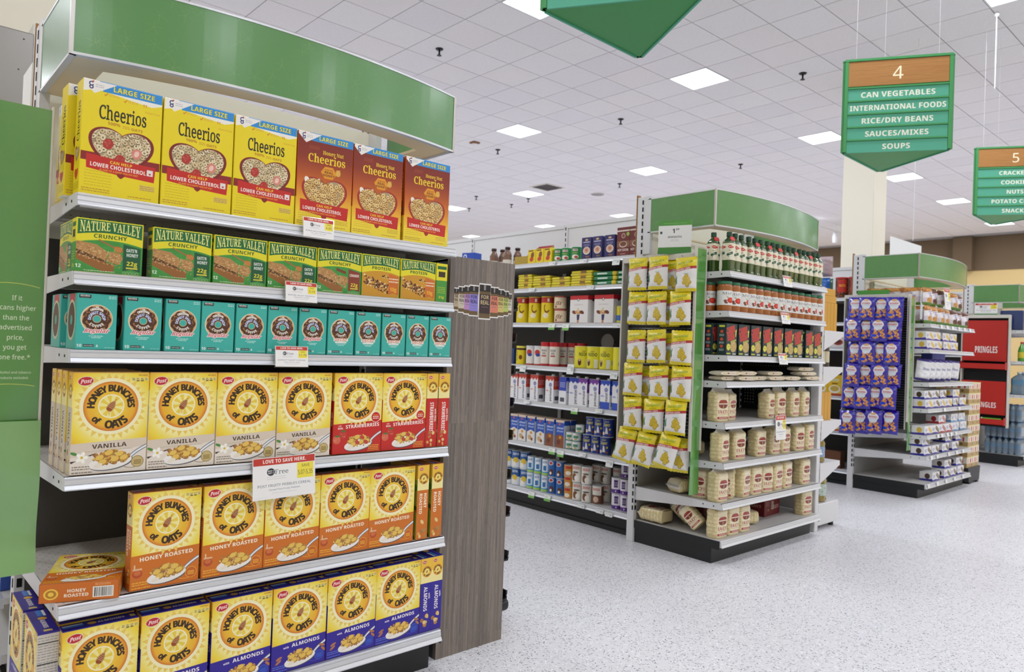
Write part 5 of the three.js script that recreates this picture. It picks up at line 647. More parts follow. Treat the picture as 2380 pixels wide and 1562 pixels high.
bag(3.735, E2.deckY + 0.05, -2.665, 0, 'bag of pasta nests lying flat at the open end of the base deck', null, -Math.PI / 2);
bag(3.83, E2.deckY + 0.05, -2.55, -1.45, 'slumped bag of pasta nests on the base deck', 'slumped pasta bags', 0, 0.95).scale.setScalar(0.84);
bag(3.735, E2.deckY + 0.045, -2.43, -1.4, 'slumped bag of pasta nests on the base deck', 'slumped pasta bags', 0, 0.85).scale.setScalar(0.82);
bag(4.24, E2.deckY + 0.05, ef - 0.11, 1.2, 'bag of pasta nests lying flat between the standing bags of the base deck', null, -Math.PI / 2);
// flat packs of long pasta on the fourth shelf
function packGeo(w, h, d) { const g = new THREE.BoxGeometry(w, h, d, 14, 4, 6), p = g.attributes.position; for (let i = 0; i < p.count; i++) { const u = p.getX(i) / (w / 2), v = p.getZ(i) / (d / 2); const e = Math.min(1, (1 - Math.abs(u)) * 5); p.setY(i, h / 2 + p.getY(i) * (0.25 + 0.75 * e) * (1 - 0.25 * v * v) + 0.002 * noise.noise(u * 3, v * 3, p.getY(i) * 40)); } g.computeVertexNormals(); return g; }
const packTex = canvasTex(512, 256, (g, W, H) => { rect(g, 0, 0, W, H, '#ddcfae'); for (let i = 0; i < 200; i++) rect(g, rnd() * W, rnd() * H, rr(40, 200), 2, i % 2 ? 'rgba(190,170,120,.5)' : 'rgba(240,232,210,.5)'); rect(g, W * 0.3, 0, W * 0.45, H, '#e6dcc8'); ell(g, W * 0.36, H * 0.5, 26, 50, '#8f2a20'); txt(g, "RAO'S", W * 0.56, H * 0.5, 60, '#a8322a', { font: 'serif', w: 130 }); rect(g, 0, 0, 30, H, '#ebe6da'); rect(g, W - 30, 0, 30, H, '#ebe6da'); });
const packMat = phys({ map: packTex, roughness: 0.3, clearcoat: 0.4 });
const pk = E2.ys[3];
[[715, 830, 0, 0.03], [820, 990, 0, 0], [760, 935, 1, 0.01], [985, 1085, 0, 0.02], [975, 1160, 1, 0.02], [1085, 1220, 0, 0], [1225, 1400, 0, 0], [1205, 1330, 1, 0.02], [1485, 1610, 0, 0], [1430, 1608, 1, 0.005], [1402, 1590, 2, 0.02]].forEach(([a, b, l, back], i) => { const z = ef - 0.05 - back, y = pk + l * 0.029; const xa = xOf(q5(a), y + 0.015, z + 0.03), xb = xOf(q5(b), y + 0.015, z + 0.03), sc = Math.min(1.05, Math.max(0.6, (xb - xa) / 0.2)); const x = settle('x', Math.min(4.79, Math.max(3.77, (xa + xb) / 2)), y, y + 0.027, z, 0.096 * sc, 0.045, 3.775, 4.8); one('pack', 'pasta_pack', () => { const m = new THREE.Mesh(packGeo(0.19, 0.029, 0.085), packMat); return m; }, 'flat pack of long pasta', 'pasta pack', 'flat pasta packs', x, y + 0.0025 + l * 0.001, z, rr(-0.04, 0.04)).scale.x = sc; });
// dark red shipping boxes
const redBox = cartonMat(0.22, 0.13, 0.12, 900, (g, W, H) => { rect(g, 0, 0, W, H, '#6f1a20'); txt(g, "RAO'S", W * 0.75, H * 0.6, H * 0.28, '#d8bfae', { font: 'serif', w: W * 0.36 }); lines(g, W * 0.1, H * 0.3, W * 0.2, 3, 9, '#b98a84', 3); rect(g, W * 0.45, H * 0.3, W * 0.14, H * 0.4, '#d9d2c8'); for (let x = W * 0.46; x < W * 0.58; x += 4) rect(g, x, H * 0.33, 2, H * 0.34, '#3a2a2a'); ell(g, W * 0.25, H * 0.7, H * 0.08, H * 0.06, '#9a8a4a'); }, (g, W, H) => { rect(g, 0, 0, W, H, '#6f1a20'); txt(g, "RAO'S", W / 2, H * 0.5, H * 0.2, '#c9ab9a', { font: 'serif', w: W * 0.6 }); }, (g, W, H) => rect(g, 0, 0, W, H, '#6f1a20'));
[[xOf(1775, 0.22, ef - 0.22), E2.deckY, -0.22, 0.05], [4.71, E2.deckY, -0.36, -0.05], [4.08, E2.deckY, -0.4, 0.3], [4.6, E2.ys[6], -0.27, 1.2]].forEach(([x, y, dz, r], i) => one('redbox', 'shipping_box', () => carton(0.22, 0.13, 0.12, redBox, false), 'dark red cardboard box ' + (i === 3 ? 'on the seventh shelf' : i === 2 ? 'behind the slumped pasta bags' : 'with a barcode'), 'box', i < 2 ? 'red boxes with barcodes' : null, x, y + 0.0005, ef + dz, r));
// small price cards on the pasta display
{ const t = priceCardTex('4.79', 'OLIVE OIL', 'Aceite', 256, 165), t2 = priceCardTex('4.99', 'RAOS HOMEMADE PASTA', 'Pasta', 300, 420); const rz = E2.zf + 0.02;
  for (const [px, py, n] of [[q4(1430), 430 + 745 / 3.323, 'below the oil bottles'], [q4(1415), 430 + 1030 / 3.323, 'below the sauce jars'], [q4(1395), 430 + 1343 / 3.323, 'below the dark green pasta boxes']]) { const p = on('z', rz, px, py); priceCard('small price card on the shelf edge ' + n, t, [p.x, p.y, rz], 0.105, 0.07, -0.2); }
  const p = on('z', rz, q5(1320), 840 + 490 / 3.188); priceCard('upright price card with a red heading over the bagged pasta', t2, [p.x, p.y, rz + 0.002], 0.125, 0.15, -0.05); }
// hanging rack of plantain chips on the side of the pasta display
function wingRack(name, label, x, z0, z1, y0, y1, cols, ys, headMat) {
  const o = thing(name, label, 'rack');
  mesh('side_rail', join([rbox(x - 0.004, x + 0.075, y0, y1, z0 - 0.012, z0, 0.003), rbox(x - 0.004, x + 0.075, y0, y1, z1, z1 + 0.012, 0.003), rbox(x - 0.004, x + 0.075, y1 - 0.035, y1, z0, z1, 0.003)]), M.offwhite, o);
  mesh('rear_plate', box2(x + 0.066, x + 0.072, y0, y1 - 0.03, z0, z1), M.black, o);
  const L = []; for (let y = y0 + 0.02; y < y1 - 0.04; y += 0.022) L.push(rod([x + 0.06, y, z0], [x + 0.06, y, z1], 0.0014, 5)); const w = mesh('wire_grid', join(L), std('#b9bbbd', 0.35, 0.7), o);
  for (const y of ys) for (const z of cols) mesh('hook', rod([x + 0.06, y - 0.012, z], [x - 0.028, y + 0.006, z], 0.002, 6), M.chrome, o);
  return o;
}
function pillowGeo(w, h, d, sd, nx = 12, ny = 16) { // two puffed faces with flat crimped ends
  const pos = [], uv = [], idx = []; for (const s of [1, -1]) for (let j = 0; j <= ny; j++) for (let i = 0; i <= nx; i++) { const u = i / nx, v = j / ny, a = 2 * u - 1, b = 2 * v - 1; const edge = Math.pow(Math.max(0, 1 - Math.abs(a) ** 3.2), 0.6), vert = Math.pow(Math.max(0, Math.min(1, (1 - Math.abs(b)) / 0.16 - 0.35) / 1), 0.7) * Math.min(1, (1 - Math.abs(b)) * 3.2) ** 0.4; const wr = 1 + 0.16 * noise.noise(a * 2.1 + sd, b * 2.6, s * 2 + sd); const pinch = 1 - 0.05 * edge * vert; pos.push(a * w / 2 * (Math.abs(b) > 0.86 ? 1.02 : pinch) + 0.003 * noise.noise(b * 3, sd, 1), (v - 1) * h + (j === 0 || j === ny ? (i % 2 ? 0.0015 : -0.0015) : 0), s * d / 2 * edge * vert * wr + 0.004 * noise.noise(a * 2 + sd * 2, b * 3, 5)); uv.push(s > 0 ? u : 1 - u, v); }
  const q = (nx + 1) * (ny + 1); for (const k of [0, 1]) for (let j = 0; j < ny; j++) for (let i = 0; i < nx; i++) { const a = k * q + j * (nx + 1) + i, b = a + 1, c = a + nx + 1, e = c + 1; k ? idx.push(a, c, b, b, c, e) : idx.push(a, b, c, b, e, c); }
  const g = new THREE.BufferGeometry(); g.setAttribute('position', new THREE.Float32BufferAttribute(pos, 3)); g.setAttribute('uv', new THREE.Float32BufferAttribute(uv, 2)); g.setIndex(idx); g.computeVertexNormals(); return g;
}
const chipTex = canvasTex(512, 720, (g, W, H) => { rect(g, 0, 0, W, H, '#e9d51f'); rect(g, 0, H * 0.42, W, H * 0.5, '#eceae8'); poly(g, [[0, H * 0.4], [W, H * 0.34], [W, H * 0.44], [0, H * 0.48]], '#eceae8'); poly(g, [[0, H * 0.36], [W, H * 0.27], [W, H * 0.345], [0, H * 0.44]], '#b5222c'); g.save(); g.translate(W * 0.42, H * 0.365); g.rotate(-0.115); txt(g, 'PLANTAIN CHIPS', 0, 0, H * 0.072, '#f6eee8', { w: W * 0.78 }); g.restore(); g.save(); g.translate(W * 0.52, H * 0.17); g.rotate(-0.12); txt(g, 'Mariquitas', 0, 0, H * 0.115, '#5f9a2c', { italic: true, font: 'serif', w: W * 0.72 }); txt(g, 'CLASSIC', W * 0.02, H * 0.1, H * 0.05, '#7a6a1e', { w: W * 0.36 }); g.restore(); txt(g, 'Original', W * 0.58, H * 0.495, H * 0.04, '#2f8a68', { italic: true, font: 'serif' }); for (const [x, y] of [[0.62, 0.57], [0.55, 0.64], [0.7, 0.65], [0.52, 0.74], [0.64, 0.73], [0.76, 0.75], [0.68, 0.82]]) { ell(g, W * x, H * y + 3, W * 0.1, W * 0.095, '#8f6d16'); ell(g, W * x, H * y, W * 0.094, W * 0.088, '#c9a92a'); ell(g, W * x - 3, H * y - 4, W * 0.075, W * 0.068, '#dcc24a'); for (let k = 0; k < 4; k++) ell(g, W * x + rr(-28, 28), H * y + rr(-26, 26), 4, 5, '#93641c'); } for (let k = 0; k < 8; k++) { g.save(); g.translate(W * 0.13, H * 0.68); g.rotate(-2.9 + k * 0.42); ell(g, 0, -H * 0.07, W * 0.022, H * 0.085, '#2f8a5c'); g.restore(); } rect(g, W * 0.1, H * 0.68, W * 0.06, H * 0.1, '#2f7a50'); poly(g, [[0, H * 0.9], [W, H * 0.92], [W, H], [0, H]], '#e9d51f'); });
const chipMat = phys({ map: chipTex, roughness: 0.28, clearcoat: 0.4, clearcoatRoughness: 0.25 });
const chipGeos = [0, 1, 2, 3].map((k) => pillowGeo(0.135, 0.2, 0.052, k * 2.3 + 0.5));
const zA = (x, y) => [1440 + x / 4.594, 560 + y / 4.594], zB = (x, y) => [1440 + x / 4.882, 880 + y / 4.882];
const rx0 = 3.574;
{
  const chips = [[205, 205, 0, 0], [420, 185, 0, 0.02], [715, 197, 0, 0.03], [205, 565, 0, -0.02], [405, 560, 0, 0.01], [652, 556, 0, 0.03], [185, 972, 0, 0.02], [395, 968, 0, 0.05], [672, 980, 0, -0.02], [150, 1325, 0, 0.0], [420, 1355, 0, 0.04], [668, 1362, 0, -0.01]].map(([x, y, b, t]) => [zA(x, y), t]).concat([[150, 228, 0.04], [395, 258, 0.0], [645, 270, -0.01], [105, 590, -0.16], [325, 640, -0.15], [590, 660, -0.2]].map(([x, y, t]) => [zB(x, y), t]));
  const behind = [[560, 212], [530, 575], [520, 1000], [270, 1350], [530, 1380]].map(([x, y]) => zA(x, y)).concat([[255, 240], [200, 620], [430, 650], [690, 690]].map(([x, y]) => zB(x, y)));
  chips.forEach(([[px, py], t], i) => { const p = on('x', rx0 - 0.045, px, py); one('chip' + i % 4, 'chips_bag', () => new THREE.Mesh(chipGeos[i % 4], chipMat), 'plantain chips bag ' + (i >= 15 ? 'swinging out' : 'hanging in front') + ', ' + ['first', 'second', 'third'][i % 3] + ' from the end post, row ' + ['one', 'two', 'three', 'four', 'five', 'six'][Math.floor(i / 3)] + ' from above', 'chips bag', i >= 15 ? 'tilted chips bags' : 'front chips bags', rx0 - 0.046, p.y + 0.012, p.z, -Math.PI / 2 + rr(-0.06, 0.06) + 0.08, i >= 15 ? -0.16 : -0.04, t * 1); });
  behind.forEach(([px, py], i) => { const p = on('x', rx0 + 0.005, px, py); one('chip' + (i + 1) % 4, 'chips_bag', null, 'half hidden plantain chips bag, number ' + ['one', 'two', 'three', 'four', 'five', 'six', 'seven', 'eight', 'nine'][i] + ' from the top of the rack', 'chips bag', 'chips bags in the second layer', rx0 + 0.012, p.y + 0.008, Math.max(-2.85, Math.min(i > 6 ? -2.49 : -2.53, p.z)), -Math.PI / 2 + 0.05, i > 5 ? -0.1 : -0.02, 0.03); });
  wingRack('wing_rack', 'white and black side rack of plantain chips on the pasta display', rx0, -2.945, -2.425, 0.58, 1.79, [-2.86, -2.68, -2.5], [1.77, 1.57, 1.36, 1.16, 0.95, 0.72]);
  const pc = thing('price_card', 'large white price card with green bands above the plantain chips rack', 'price card'); const c = on('x', rx0, 1568, 562);
  const t = canvasTex(512, 512, (g, W, H) => { rect(g, 0, 0, W, H, '#f0f0ee'); rect(g, 0, 0, W, H * 0.16, '#5aa048'); lines(g, W * 0.15, H * 0.08, W * 0.7, 1, 8, '#a8cf92', 6); rect(g, 0, H * 0.88, W, H * 0.12, '#4f8f40'); txt(g, '1', W * 0.47, H * 0.34, H * 0.2, '#2c3440'); txt(g, '69', W * 0.58, H * 0.29, H * 0.09, '#2c3440'); rect(g, W * 0.05, H * 0.35, W * 0.07, H * 0.08, '#3a5a60'); txt(g, 'MARIQUITAS', W * 0.5, H * 0.54, H * 0.09, '#4a525c', { w: W * 0.42 }); lines(g, W * 0.38, H * 0.63, W * 0.24, 2, 20, '#a9adb2', 5); });
  mesh('card', bx(0.2, 0.18, 0.002), [M.tagwhite, M.tagwhite, M.tagwhite, M.tagwhite, std('#ffffff', 0.4, 0, { map: t }), M.tagwhite], pc); mesh('holder_foot', bx(0.2, 0.02, 0.014, 0, -0.098, 0), M.green, pc); pc.position.set(rx0, 1.79 + 0.109, c.z); pc.rotation.y = -Math.PI / 2 + 0.35;
}
promisePanel('narrow green price promise strip beside the plantain chips rack', 3.55, 3.645, -2.392, 0.39, 1.81, false);
// ---------------------------------------------------------------- goods of the drinks aisle (they face -x)
const a2 = (v) => 1040 + v / 4.004, a3 = (v) => 1160 + v / 3.254;
const AF = 3.722; // plane of the front faces
const AD = 'in the drinks aisle';
const zMid = (pa, pb, y) => [(zOf(pa, AF, y) + zOf(pb, AF, y)) / 2, Math.abs(zOf(pa, AF, y) - zOf(pb, AF, y))];
const simpleSide = (c) => (g, W, H) => rect(g, 0, 0, W, H, c);
function aisleBox(key, name, label, cat, group, pxa, pxb, y, w, h, d, mat, back = 0, r = 0) { const ca = Math.abs(Math.cos(r)), sa = Math.abs(Math.sin(r)); const z = settle('z', AF + d / 2 + 0.004 + back, y, y + h, zMid(pxa, pxb, y + 0.03)[0], (d * ca + w * sa) / 2, (w * ca + d * sa) / 2); return one(key, name, () => carton(w, h, d, mat, false), label, cat, group, AF + d / 2 + 0.004 + back, y + 0.0005, z, -Math.PI / 2 + r); }
function aisleTin(key, name, label, cat, group, pxa, pxb, y, r, h, mat, back = 0, turn = 0) { const xx = AF + r + 0.004 + back; const k = (pxa + pxb) / 2; const z = settle('z', xx, y, y + h, zOf(k, xx, y + 0.03), r, r); return one(key, name, () => tin(r, h, mat), label, cat, group, xx, y + 0.0005, z, 1.95 + turn); }
const tinMat = (draw, rough = 0.4, W = 384, H = 160) => std('#ffffff', rough, 0, { map: canvasTex(W, H, (g) => { draw(g, W, H); }) });
const bands = (g, W, H, c = '#b9bcc0') => { rect(g, 0, 0, W, H * 0.05, c); rect(g, 0, H * 0.95, W, H * 0.05, c); };
let Y = G2Y[0];
{
  const blue = cartonMat(0.13, 0.14, 0.1, 900, (g, W, H) => { rect(g, 0, 0, W, H, '#2a52b8'); ell(g, W * 0.25, H * 0.22, H * 0.13, H * 0.13, '#e8eef4'); ell(g, W * 0.25, H * 0.22, H * 0.07, H * 0.07, '#2a52b8'); lines(g, W * 0.15, H * 0.8, W * 0.6, 1, 8, '#c9d6ee', 6); }, simpleSide('#2a52b8'), simpleSide('#2a52b8'));
  aisleBox('bluebox', 'drink_box', 'bright blue box on the drinks aisle top shelf', 'box', null, a2(85), a2(235), Y, 0.13, 0.14, 0.1, blue, 0.02, 0.25);
  const pouch = phys({ color: '#a9c4b4', roughness: 0.35 });
  for (const [a, c, l] of [[345, '#a9c8b8', 'pale green'], [262, '#5a3a2c', 'dark brown']]) { const [z] = zMid(a2(a), a2(a + 50), Y); one('pouch' + c, 'coffee_pouch', () => new THREE.Mesh(pillowGeo(0.11, 0.1, 0.05, 2).translate(0, 0.104, 0), phys({ color: c, roughness: 0.35 })), l + ' pouch beside the brown bottles on the top shelf', 'pouch', null, AF + 0.2, Y + 0.008, z, -Math.PI / 2 + 0.1, -0.1); }
  for (const [a, bk] of [[430, 0], [510, 0.08], [557, 0], [650, 0.08]]) { const xx = AF + 0.04 + bk, z = zOf(a2(a), xx, Y + 0.05); one('shake', 'drink_bottle', () => { const o = new THREE.Group(); mesh('bottle', lathe([[0, 0], [0.03, 0], [0.034, 0.006], [0.034, 0.05], [0.03, 0.07], [0.034, 0.085], [0.03, 0.105], [0.018, 0.125], [0.018, 0.135], [0, 0.135]], 20), phys({ color: '#7a5a48', roughness: 0.15, clearcoat: 0.8 }), o); mesh('sleeve', lathe([[0.0345, 0.02], [0.0345, 0.05]], 20), std('#e3dccf', 0.5), o); mesh('cap', lathe([[0, 0.133], [0.021, 0.133], [0.021, 0.152], [0, 0.152]], 16), std('#3a2a24', 0.4), o); return o; }, 'brown chocolate drink bottle with a dark cap', 'bottle', 'brown drink bottles', xx, Y + 0.0005, z); }
  { const [z] = zMid(a2(640), a2(740), Y); const o = thing('display_tray', 'open cardboard display tray with a sloped side on the top shelf', 'tray'); const sh = new THREE.Shape([[-0.13, 0], [0.13, 0], [0.13, 0.05], [0.02, 0.06], [-0.13, 0.14]].map((p) => new THREE.Vector2(...p))); const sg = new THREE.ExtrudeGeometry(sh, { depth: 0.004, bevelEnabled: false }); const card = std('#a8834a', 0.75); mesh('side', sg.clone().translate(0, 0, -0.08), card, o); mesh('side', sg.clone().translate(0, 0, 0.08), card, o); mesh('front', bx(0.004, 0.05, 0.16, 0.13, 0.025, 0), std('#b59a3e', 0.7), o); mesh('back', bx(0.004, 0.14, 0.16, -0.13, 0.07, 0), std('#b8485a', 0.7), o); mesh('floor_panel', bx(0.26, 0.004, 0.16, 0, 0.004, 0), card, o); o.position.set(AF + 0.15, Y + 0.001, z - 0.02); o.rotation.y = Math.PI; o.scale.y = 1.25; }
  const yel = cartonMat(0.085, 0.105, 0.05, 1200, (g, W, H) => { rect(g, 0, 0, W, H, '#e8cf2a'); ell(g, W * 0.6, H * 0.42, W * 0.2, H * 0.24, '#8a4a2a', 0.3); ell(g, W * 0.5, H * 0.7, W * 0.25, H * 0.16, '#c8402c', -0.2); rect(g, W * 0.1, H * 0.05, W * 0.6, H * 0.08, '#6a3a1c'); }, simpleSide('#e8cf2a'), simpleSide('#e8cf2a'));
  for (const [a, b] of [[742, 815], [812, 892], [890, 968]]) aisleBox('yelbox', 'drink_mix_box', 'small yellow drink mix box on the top shelf', 'box', 'small yellow boxes', a2(a), a2(b), Y, 0.082, 0.105, 0.05, yel);
  const milo = tinMat((g, W, H) => { rect(g, 0, 0, W, H, '#2f8a4a'); txt(g, 'MILO', W * 0.5, H * 0.26, H * 0.24, '#f4f0ea', { w: W * 0.18, stroke: '#7a2a1c', sw: 6 }); ell(g, W * 0.5, H * 0.75, W * 0.12, H * 0.16, '#e8e2d4'); ell(g, W * 0.54, H * 0.78, W * 0.06, H * 0.1, '#b8503c'); rect(g, W * 0.42, H * 0.46, W * 0.16, 5, '#d8c23a'); bands(g, W, H, '#d8dcd8'); });
  for (const [a, b] of [[968, 1055], [1062, 1150], [1168, 1238]]) aisleTin('milo', 'drink_mix_tin', 'green drink powder tin on the top shelf', 'tin', 'green drink powder tins', a2(a), a2(b), Y, 0.038, 0.095, milo);
  const pur = cartonMat(0.095, 0.15, 0.05, 1100, (g, W, H) => { rect(g, 0, 0, W, H, '#2a2860'); ell(g, W * 0.5, H * 0.12, W * 0.16, H * 0.05, '#c9a884'); rect(g, W * 0.15, H * 0.2, W * 0.7, H * 0.05, '#b9b4d4'); lines(g, W * 0.2, H * 0.32, W * 0.6, 2, 10, '#a9a4c8', 4); ell(g, W * 0.52, H * 0.62, W * 0.36, H * 0.18, '#e6d8c4'); ell(g, W * 0.52, H * 0.61, W * 0.28, H * 0.14, '#d8a890'); ell(g, W * 0.52, H * 0.6, W * 0.14, H * 0.07, '#c07a62'); ell(g, W * 0.6, H * 0.9, W * 0.2, H * 0.04, '#8a5a40'); }, simpleSide('#2a2860'), simpleSide('#2a2860'));
  for (const [a, b] of [[1242, 1330], [1336, 1438], [1446, 1560]]) aisleBox('purbox', 'cocoa_box', 'dark purple cocoa box on the top shelf', 'box', 'dark purple cocoa boxes', a2(a), a2(b), Y, 0.088, 0.15, 0.05, pur);
  const coc = cartonMat(0.11, 0.19, 0.06, 1100, (g, W, H) => { rect(g, 0, 0, W, H, '#6e2a26'); rect(g, 0, H * 0.1, W, H * 0.05, '#e0d2c8'); ell(g, W * 0.5, H * 0.3, W * 0.15, W * 0.15, '#d9cabc'); ell(g, W * 0.5, H * 0.3, W * 0.12, W * 0.12, '#8a4a40'); ell(g, W * 0.85, H * 0.25, W * 0.12, W * 0.12, '#9ab84a'); rect(g, 0, H * 0.48, W, H * 0.22, '#8a5c46'); ell(g, W * 0.5, H * 0.6, W * 0.3, H * 0.11, '#dfd0c0'); ell(g, W * 0.5, H * 0.59, W * 0.25, H * 0.085, '#7a4630'); txt(g, 'HOT COCOA', W * 0.5, H * 0.8, H * 0.11, '#f2e9e0', { w: W * 0.84 }); lines(g, W * 0.3, H * 0.92, W * 0.4, 1, 8, '#c9a89a', 5); }, simpleSide('#6e2a26'), simpleSide('#6e2a26'));
  for (const [a, b] of [[1568, 1690], [1692, 1790]]) aisleBox('cocbox', 'cocoa_box', 'tall brown-red cocoa box on the top shelf', 'box', 'tall red cocoa boxes', a2(a), a2(b), Y, 0.108, 0.19, 0.06, coc);
}
Y = G2Y[1];
{
  const flatGeo = new RoundedBoxGeometry(0.115, 0.0175, 0.1, 2, 0.006);
  const yelP = std('#e3d22a', 0.4), yelP2 = std('#d8c63a', 0.4), grn = std('#1f7a4a', 0.4);
  const stack = (a, b, n, lab, mk) => { const [z, w] = zMid(a2(a), a2(b), Y); for (let k = 0; k < n; k++) { const o = one('flat' + lab + k % 2, 'powder_packet', () => mk(k), (lab[0] === 'g' ? 'green and yellow roll packet' : 'flat yellow packet') + ', ' + ['bottom', 'second', 'third', 'fourth', 'fifth', 'sixth'][k] + ' of stack ' + { a: 'one', b: 'two', c: 'three', d: 'four', green: 'five', g2: 'six' }[lab] + ' from the spice rack', 'packet', 'packet stack ' + lab, AF + 0.065, Y + 0.0095 + k * (lab[0] === 'g' ? 0.032 : 0.0182), z + rr(-0.004, 0.004), -Math.PI / 2 + rr(-0.05, 0.05)); o.scale.x = w / 0.12; } };
  const flat = (k) => { const o = new THREE.Group(); mesh('wrapper', flatGeo, k % 2 ? yelP : yelP2, o); mesh('band', bx(0.03, 0.0178, 0.1002, 0.01, 0, 0), std(k % 2 ? '#8a6a2a' : '#c9a02c', 0.4), o); return o; };
  stack(637, 770, 6, 'a', flat); stack(775, 945, 5, 'b', flat); stack(948, 1125, 4, 'c', flat); stack(1128, 1330, 6, 'd', flat);
  const roll = (k) => { const o = new THREE.Group(); mesh('packet', new RoundedBoxGeometry(0.12, 0.03, 0.09, 3, 0.012).translate(0, 0.006, 0), grn, o); mesh('yellow_end', new RoundedBoxGeometry(0.03, 0.0305, 0.0905, 3, 0.012).translate(0.046, 0.006, 0), std('#e3c82a', 0.4), o); mesh('white_print', bx(0.05, 0.01, 0.0008, -0.01, 0.006, 0.0452), std('#d9e8dc', 0.5), o); return o; };
  stack(1330, 1545, 3, 'green', roll); stack(1550, 1640, 3, 'g2', roll);
}
Y = G2Y[2];
{
  const nes = tinMat((g, W, H) => { rect(g, 0, 0, W, H, '#e8cf22'); rect(g, 0, H * 0.06, W, H * 0.2, '#b8342c'); for (let k = 0; k < 3; k++) { g.save(); g.translate(W * (0.4 + k * 0.02), H * 0.55); g.rotate(-Math.PI / 2); txt(g, k ? '' : 'Nesquik', 0, -W * 0.06, W * 0.06, '#3a241a', { w: H * 0.5 }); g.restore(); } ell(g, W * 0.52, H * 0.72, W * 0.07, H * 0.1, '#f0e2c4'); g.strokeStyle = '#7a4020'; g.lineWidth = 9; g.beginPath(); g.arc(W * 0.55, H * 0.45, H * 0.15, 0.5, 4); g.stroke(); rect(g, W * 0.56, H * 0.1, W * 0.05, H * 0.12, '#e8e0d0'); bands(g, W, H, '#e8cf22'); });
  for (const [a, b] of [[645, 755], [757, 868], [872, 988]]) aisleTin('nes', 'drink_mix_tin', 'tall yellow drink powder tin with a red band', 'tin', 'tall yellow drink powder tins', a2(a), a2(b), Y, 0.05, 0.195, nes, 0, rr(-0.15, 0.15));
  const crm = tinMat((g, W, H) => { rect(g, 0, 0, W, H, '#e3cfae'); rect(g, 0, H * 0.04, W, H * 0.08, '#b03a34'); txt(g, 'fit', W * 0.5, H * 0.55, H * 0.36, '#7a3c22', { font: 'serif', italic: true }); ell(g, W * 0.44, H * 0.8, W * 0.03, H * 0.08, '#8a2f22'); rect(g, 0, H * 0.92, W, H * 0.08, '#8a3a2c'); });
  for (let k = 0; k < 2; k++) aisleTin('crm', 'drink_mix_tin', 'cream coloured tin with a red rim ' + (k ? 'stacked on its twin' : 'under its twin') + ' on the third shelf', 'tin', null, a2(992), a2(1108), Y + k * 0.0975, 0.046, 0.097, crm);
  const wbx = cartonMat(0.17, 0.195, 0.11, 900, (g, W, H) => { rect(g, 0, 0, W, H, '#eae7e4'); rect(g, 0, 0, W, H * 0.16, '#c4222c'); ell(g, W * 0.47, H * 0.16, W * 0.06, W * 0.06, '#3a3234'); ell(g, W * 0.47, H * 0.16, W * 0.04, W * 0.04, '#e8e0dc'); txt(g, 'colombina', W * 0.48, H * 0.34, H * 0.06, '#c9a4a4', { bold: false, w: W * 0.5 }); for (const [x, c] of [[0.25, '#7a3a28'], [0.42, '#d9a86a'], [0.52, '#c98a4a'], [0.68, '#6a3024']]) ell(g, W * x, H * 0.62, W * 0.12, H * 0.06, c, 0.3); ell(g, W * 0.47, H * 0.55, W * 0.06, H * 0.09, '#e3c9a0'); poly(g, [[W * 0.4, H * 0.7], [W * 0.56, H * 0.7], [W * 0.53, H * 0.9], [W * 0.42, H * 0.9]], '#2f2456'); rect(g, W * 0.42, H * 0.9, W * 0.1, H * 0.1, '#c48a6a'); }, (g, W, H) => { rect(g, 0, 0, W, H, '#eae7e4'); rect(g, 0, 0, W, H * 0.16, '#c4222c'); ell(g, W * 0.5, H * 0.16, W * 0.1, W * 0.1, '#3a2a2c'); }, simpleSide('#c4222c'));
  for (const [a, b] of [[1108, 1325], [1335, 1560]]) aisleBox('wbx', 'drink_box', 'large white box with a red top', 'box', 'white and red boxes', a2(a), a2(b), Y, 0.17, 0.192, 0.11, wbx);
  aisleTin('smallyel', 'milk_tin', 'small yellow and blue tin beside the white and red boxes', 'tin', null, a2(1582), a2(1622), Y, 0.03, 0.115, tinMat((g, W, H) => { rect(g, 0, 0, W, H, '#e6d83a'); rect(g, 0, H * 0.55, W, H * 0.3, '#4a78c8'); bands(g, W, H); }), 0.015);
}
Y = G2Y[3];
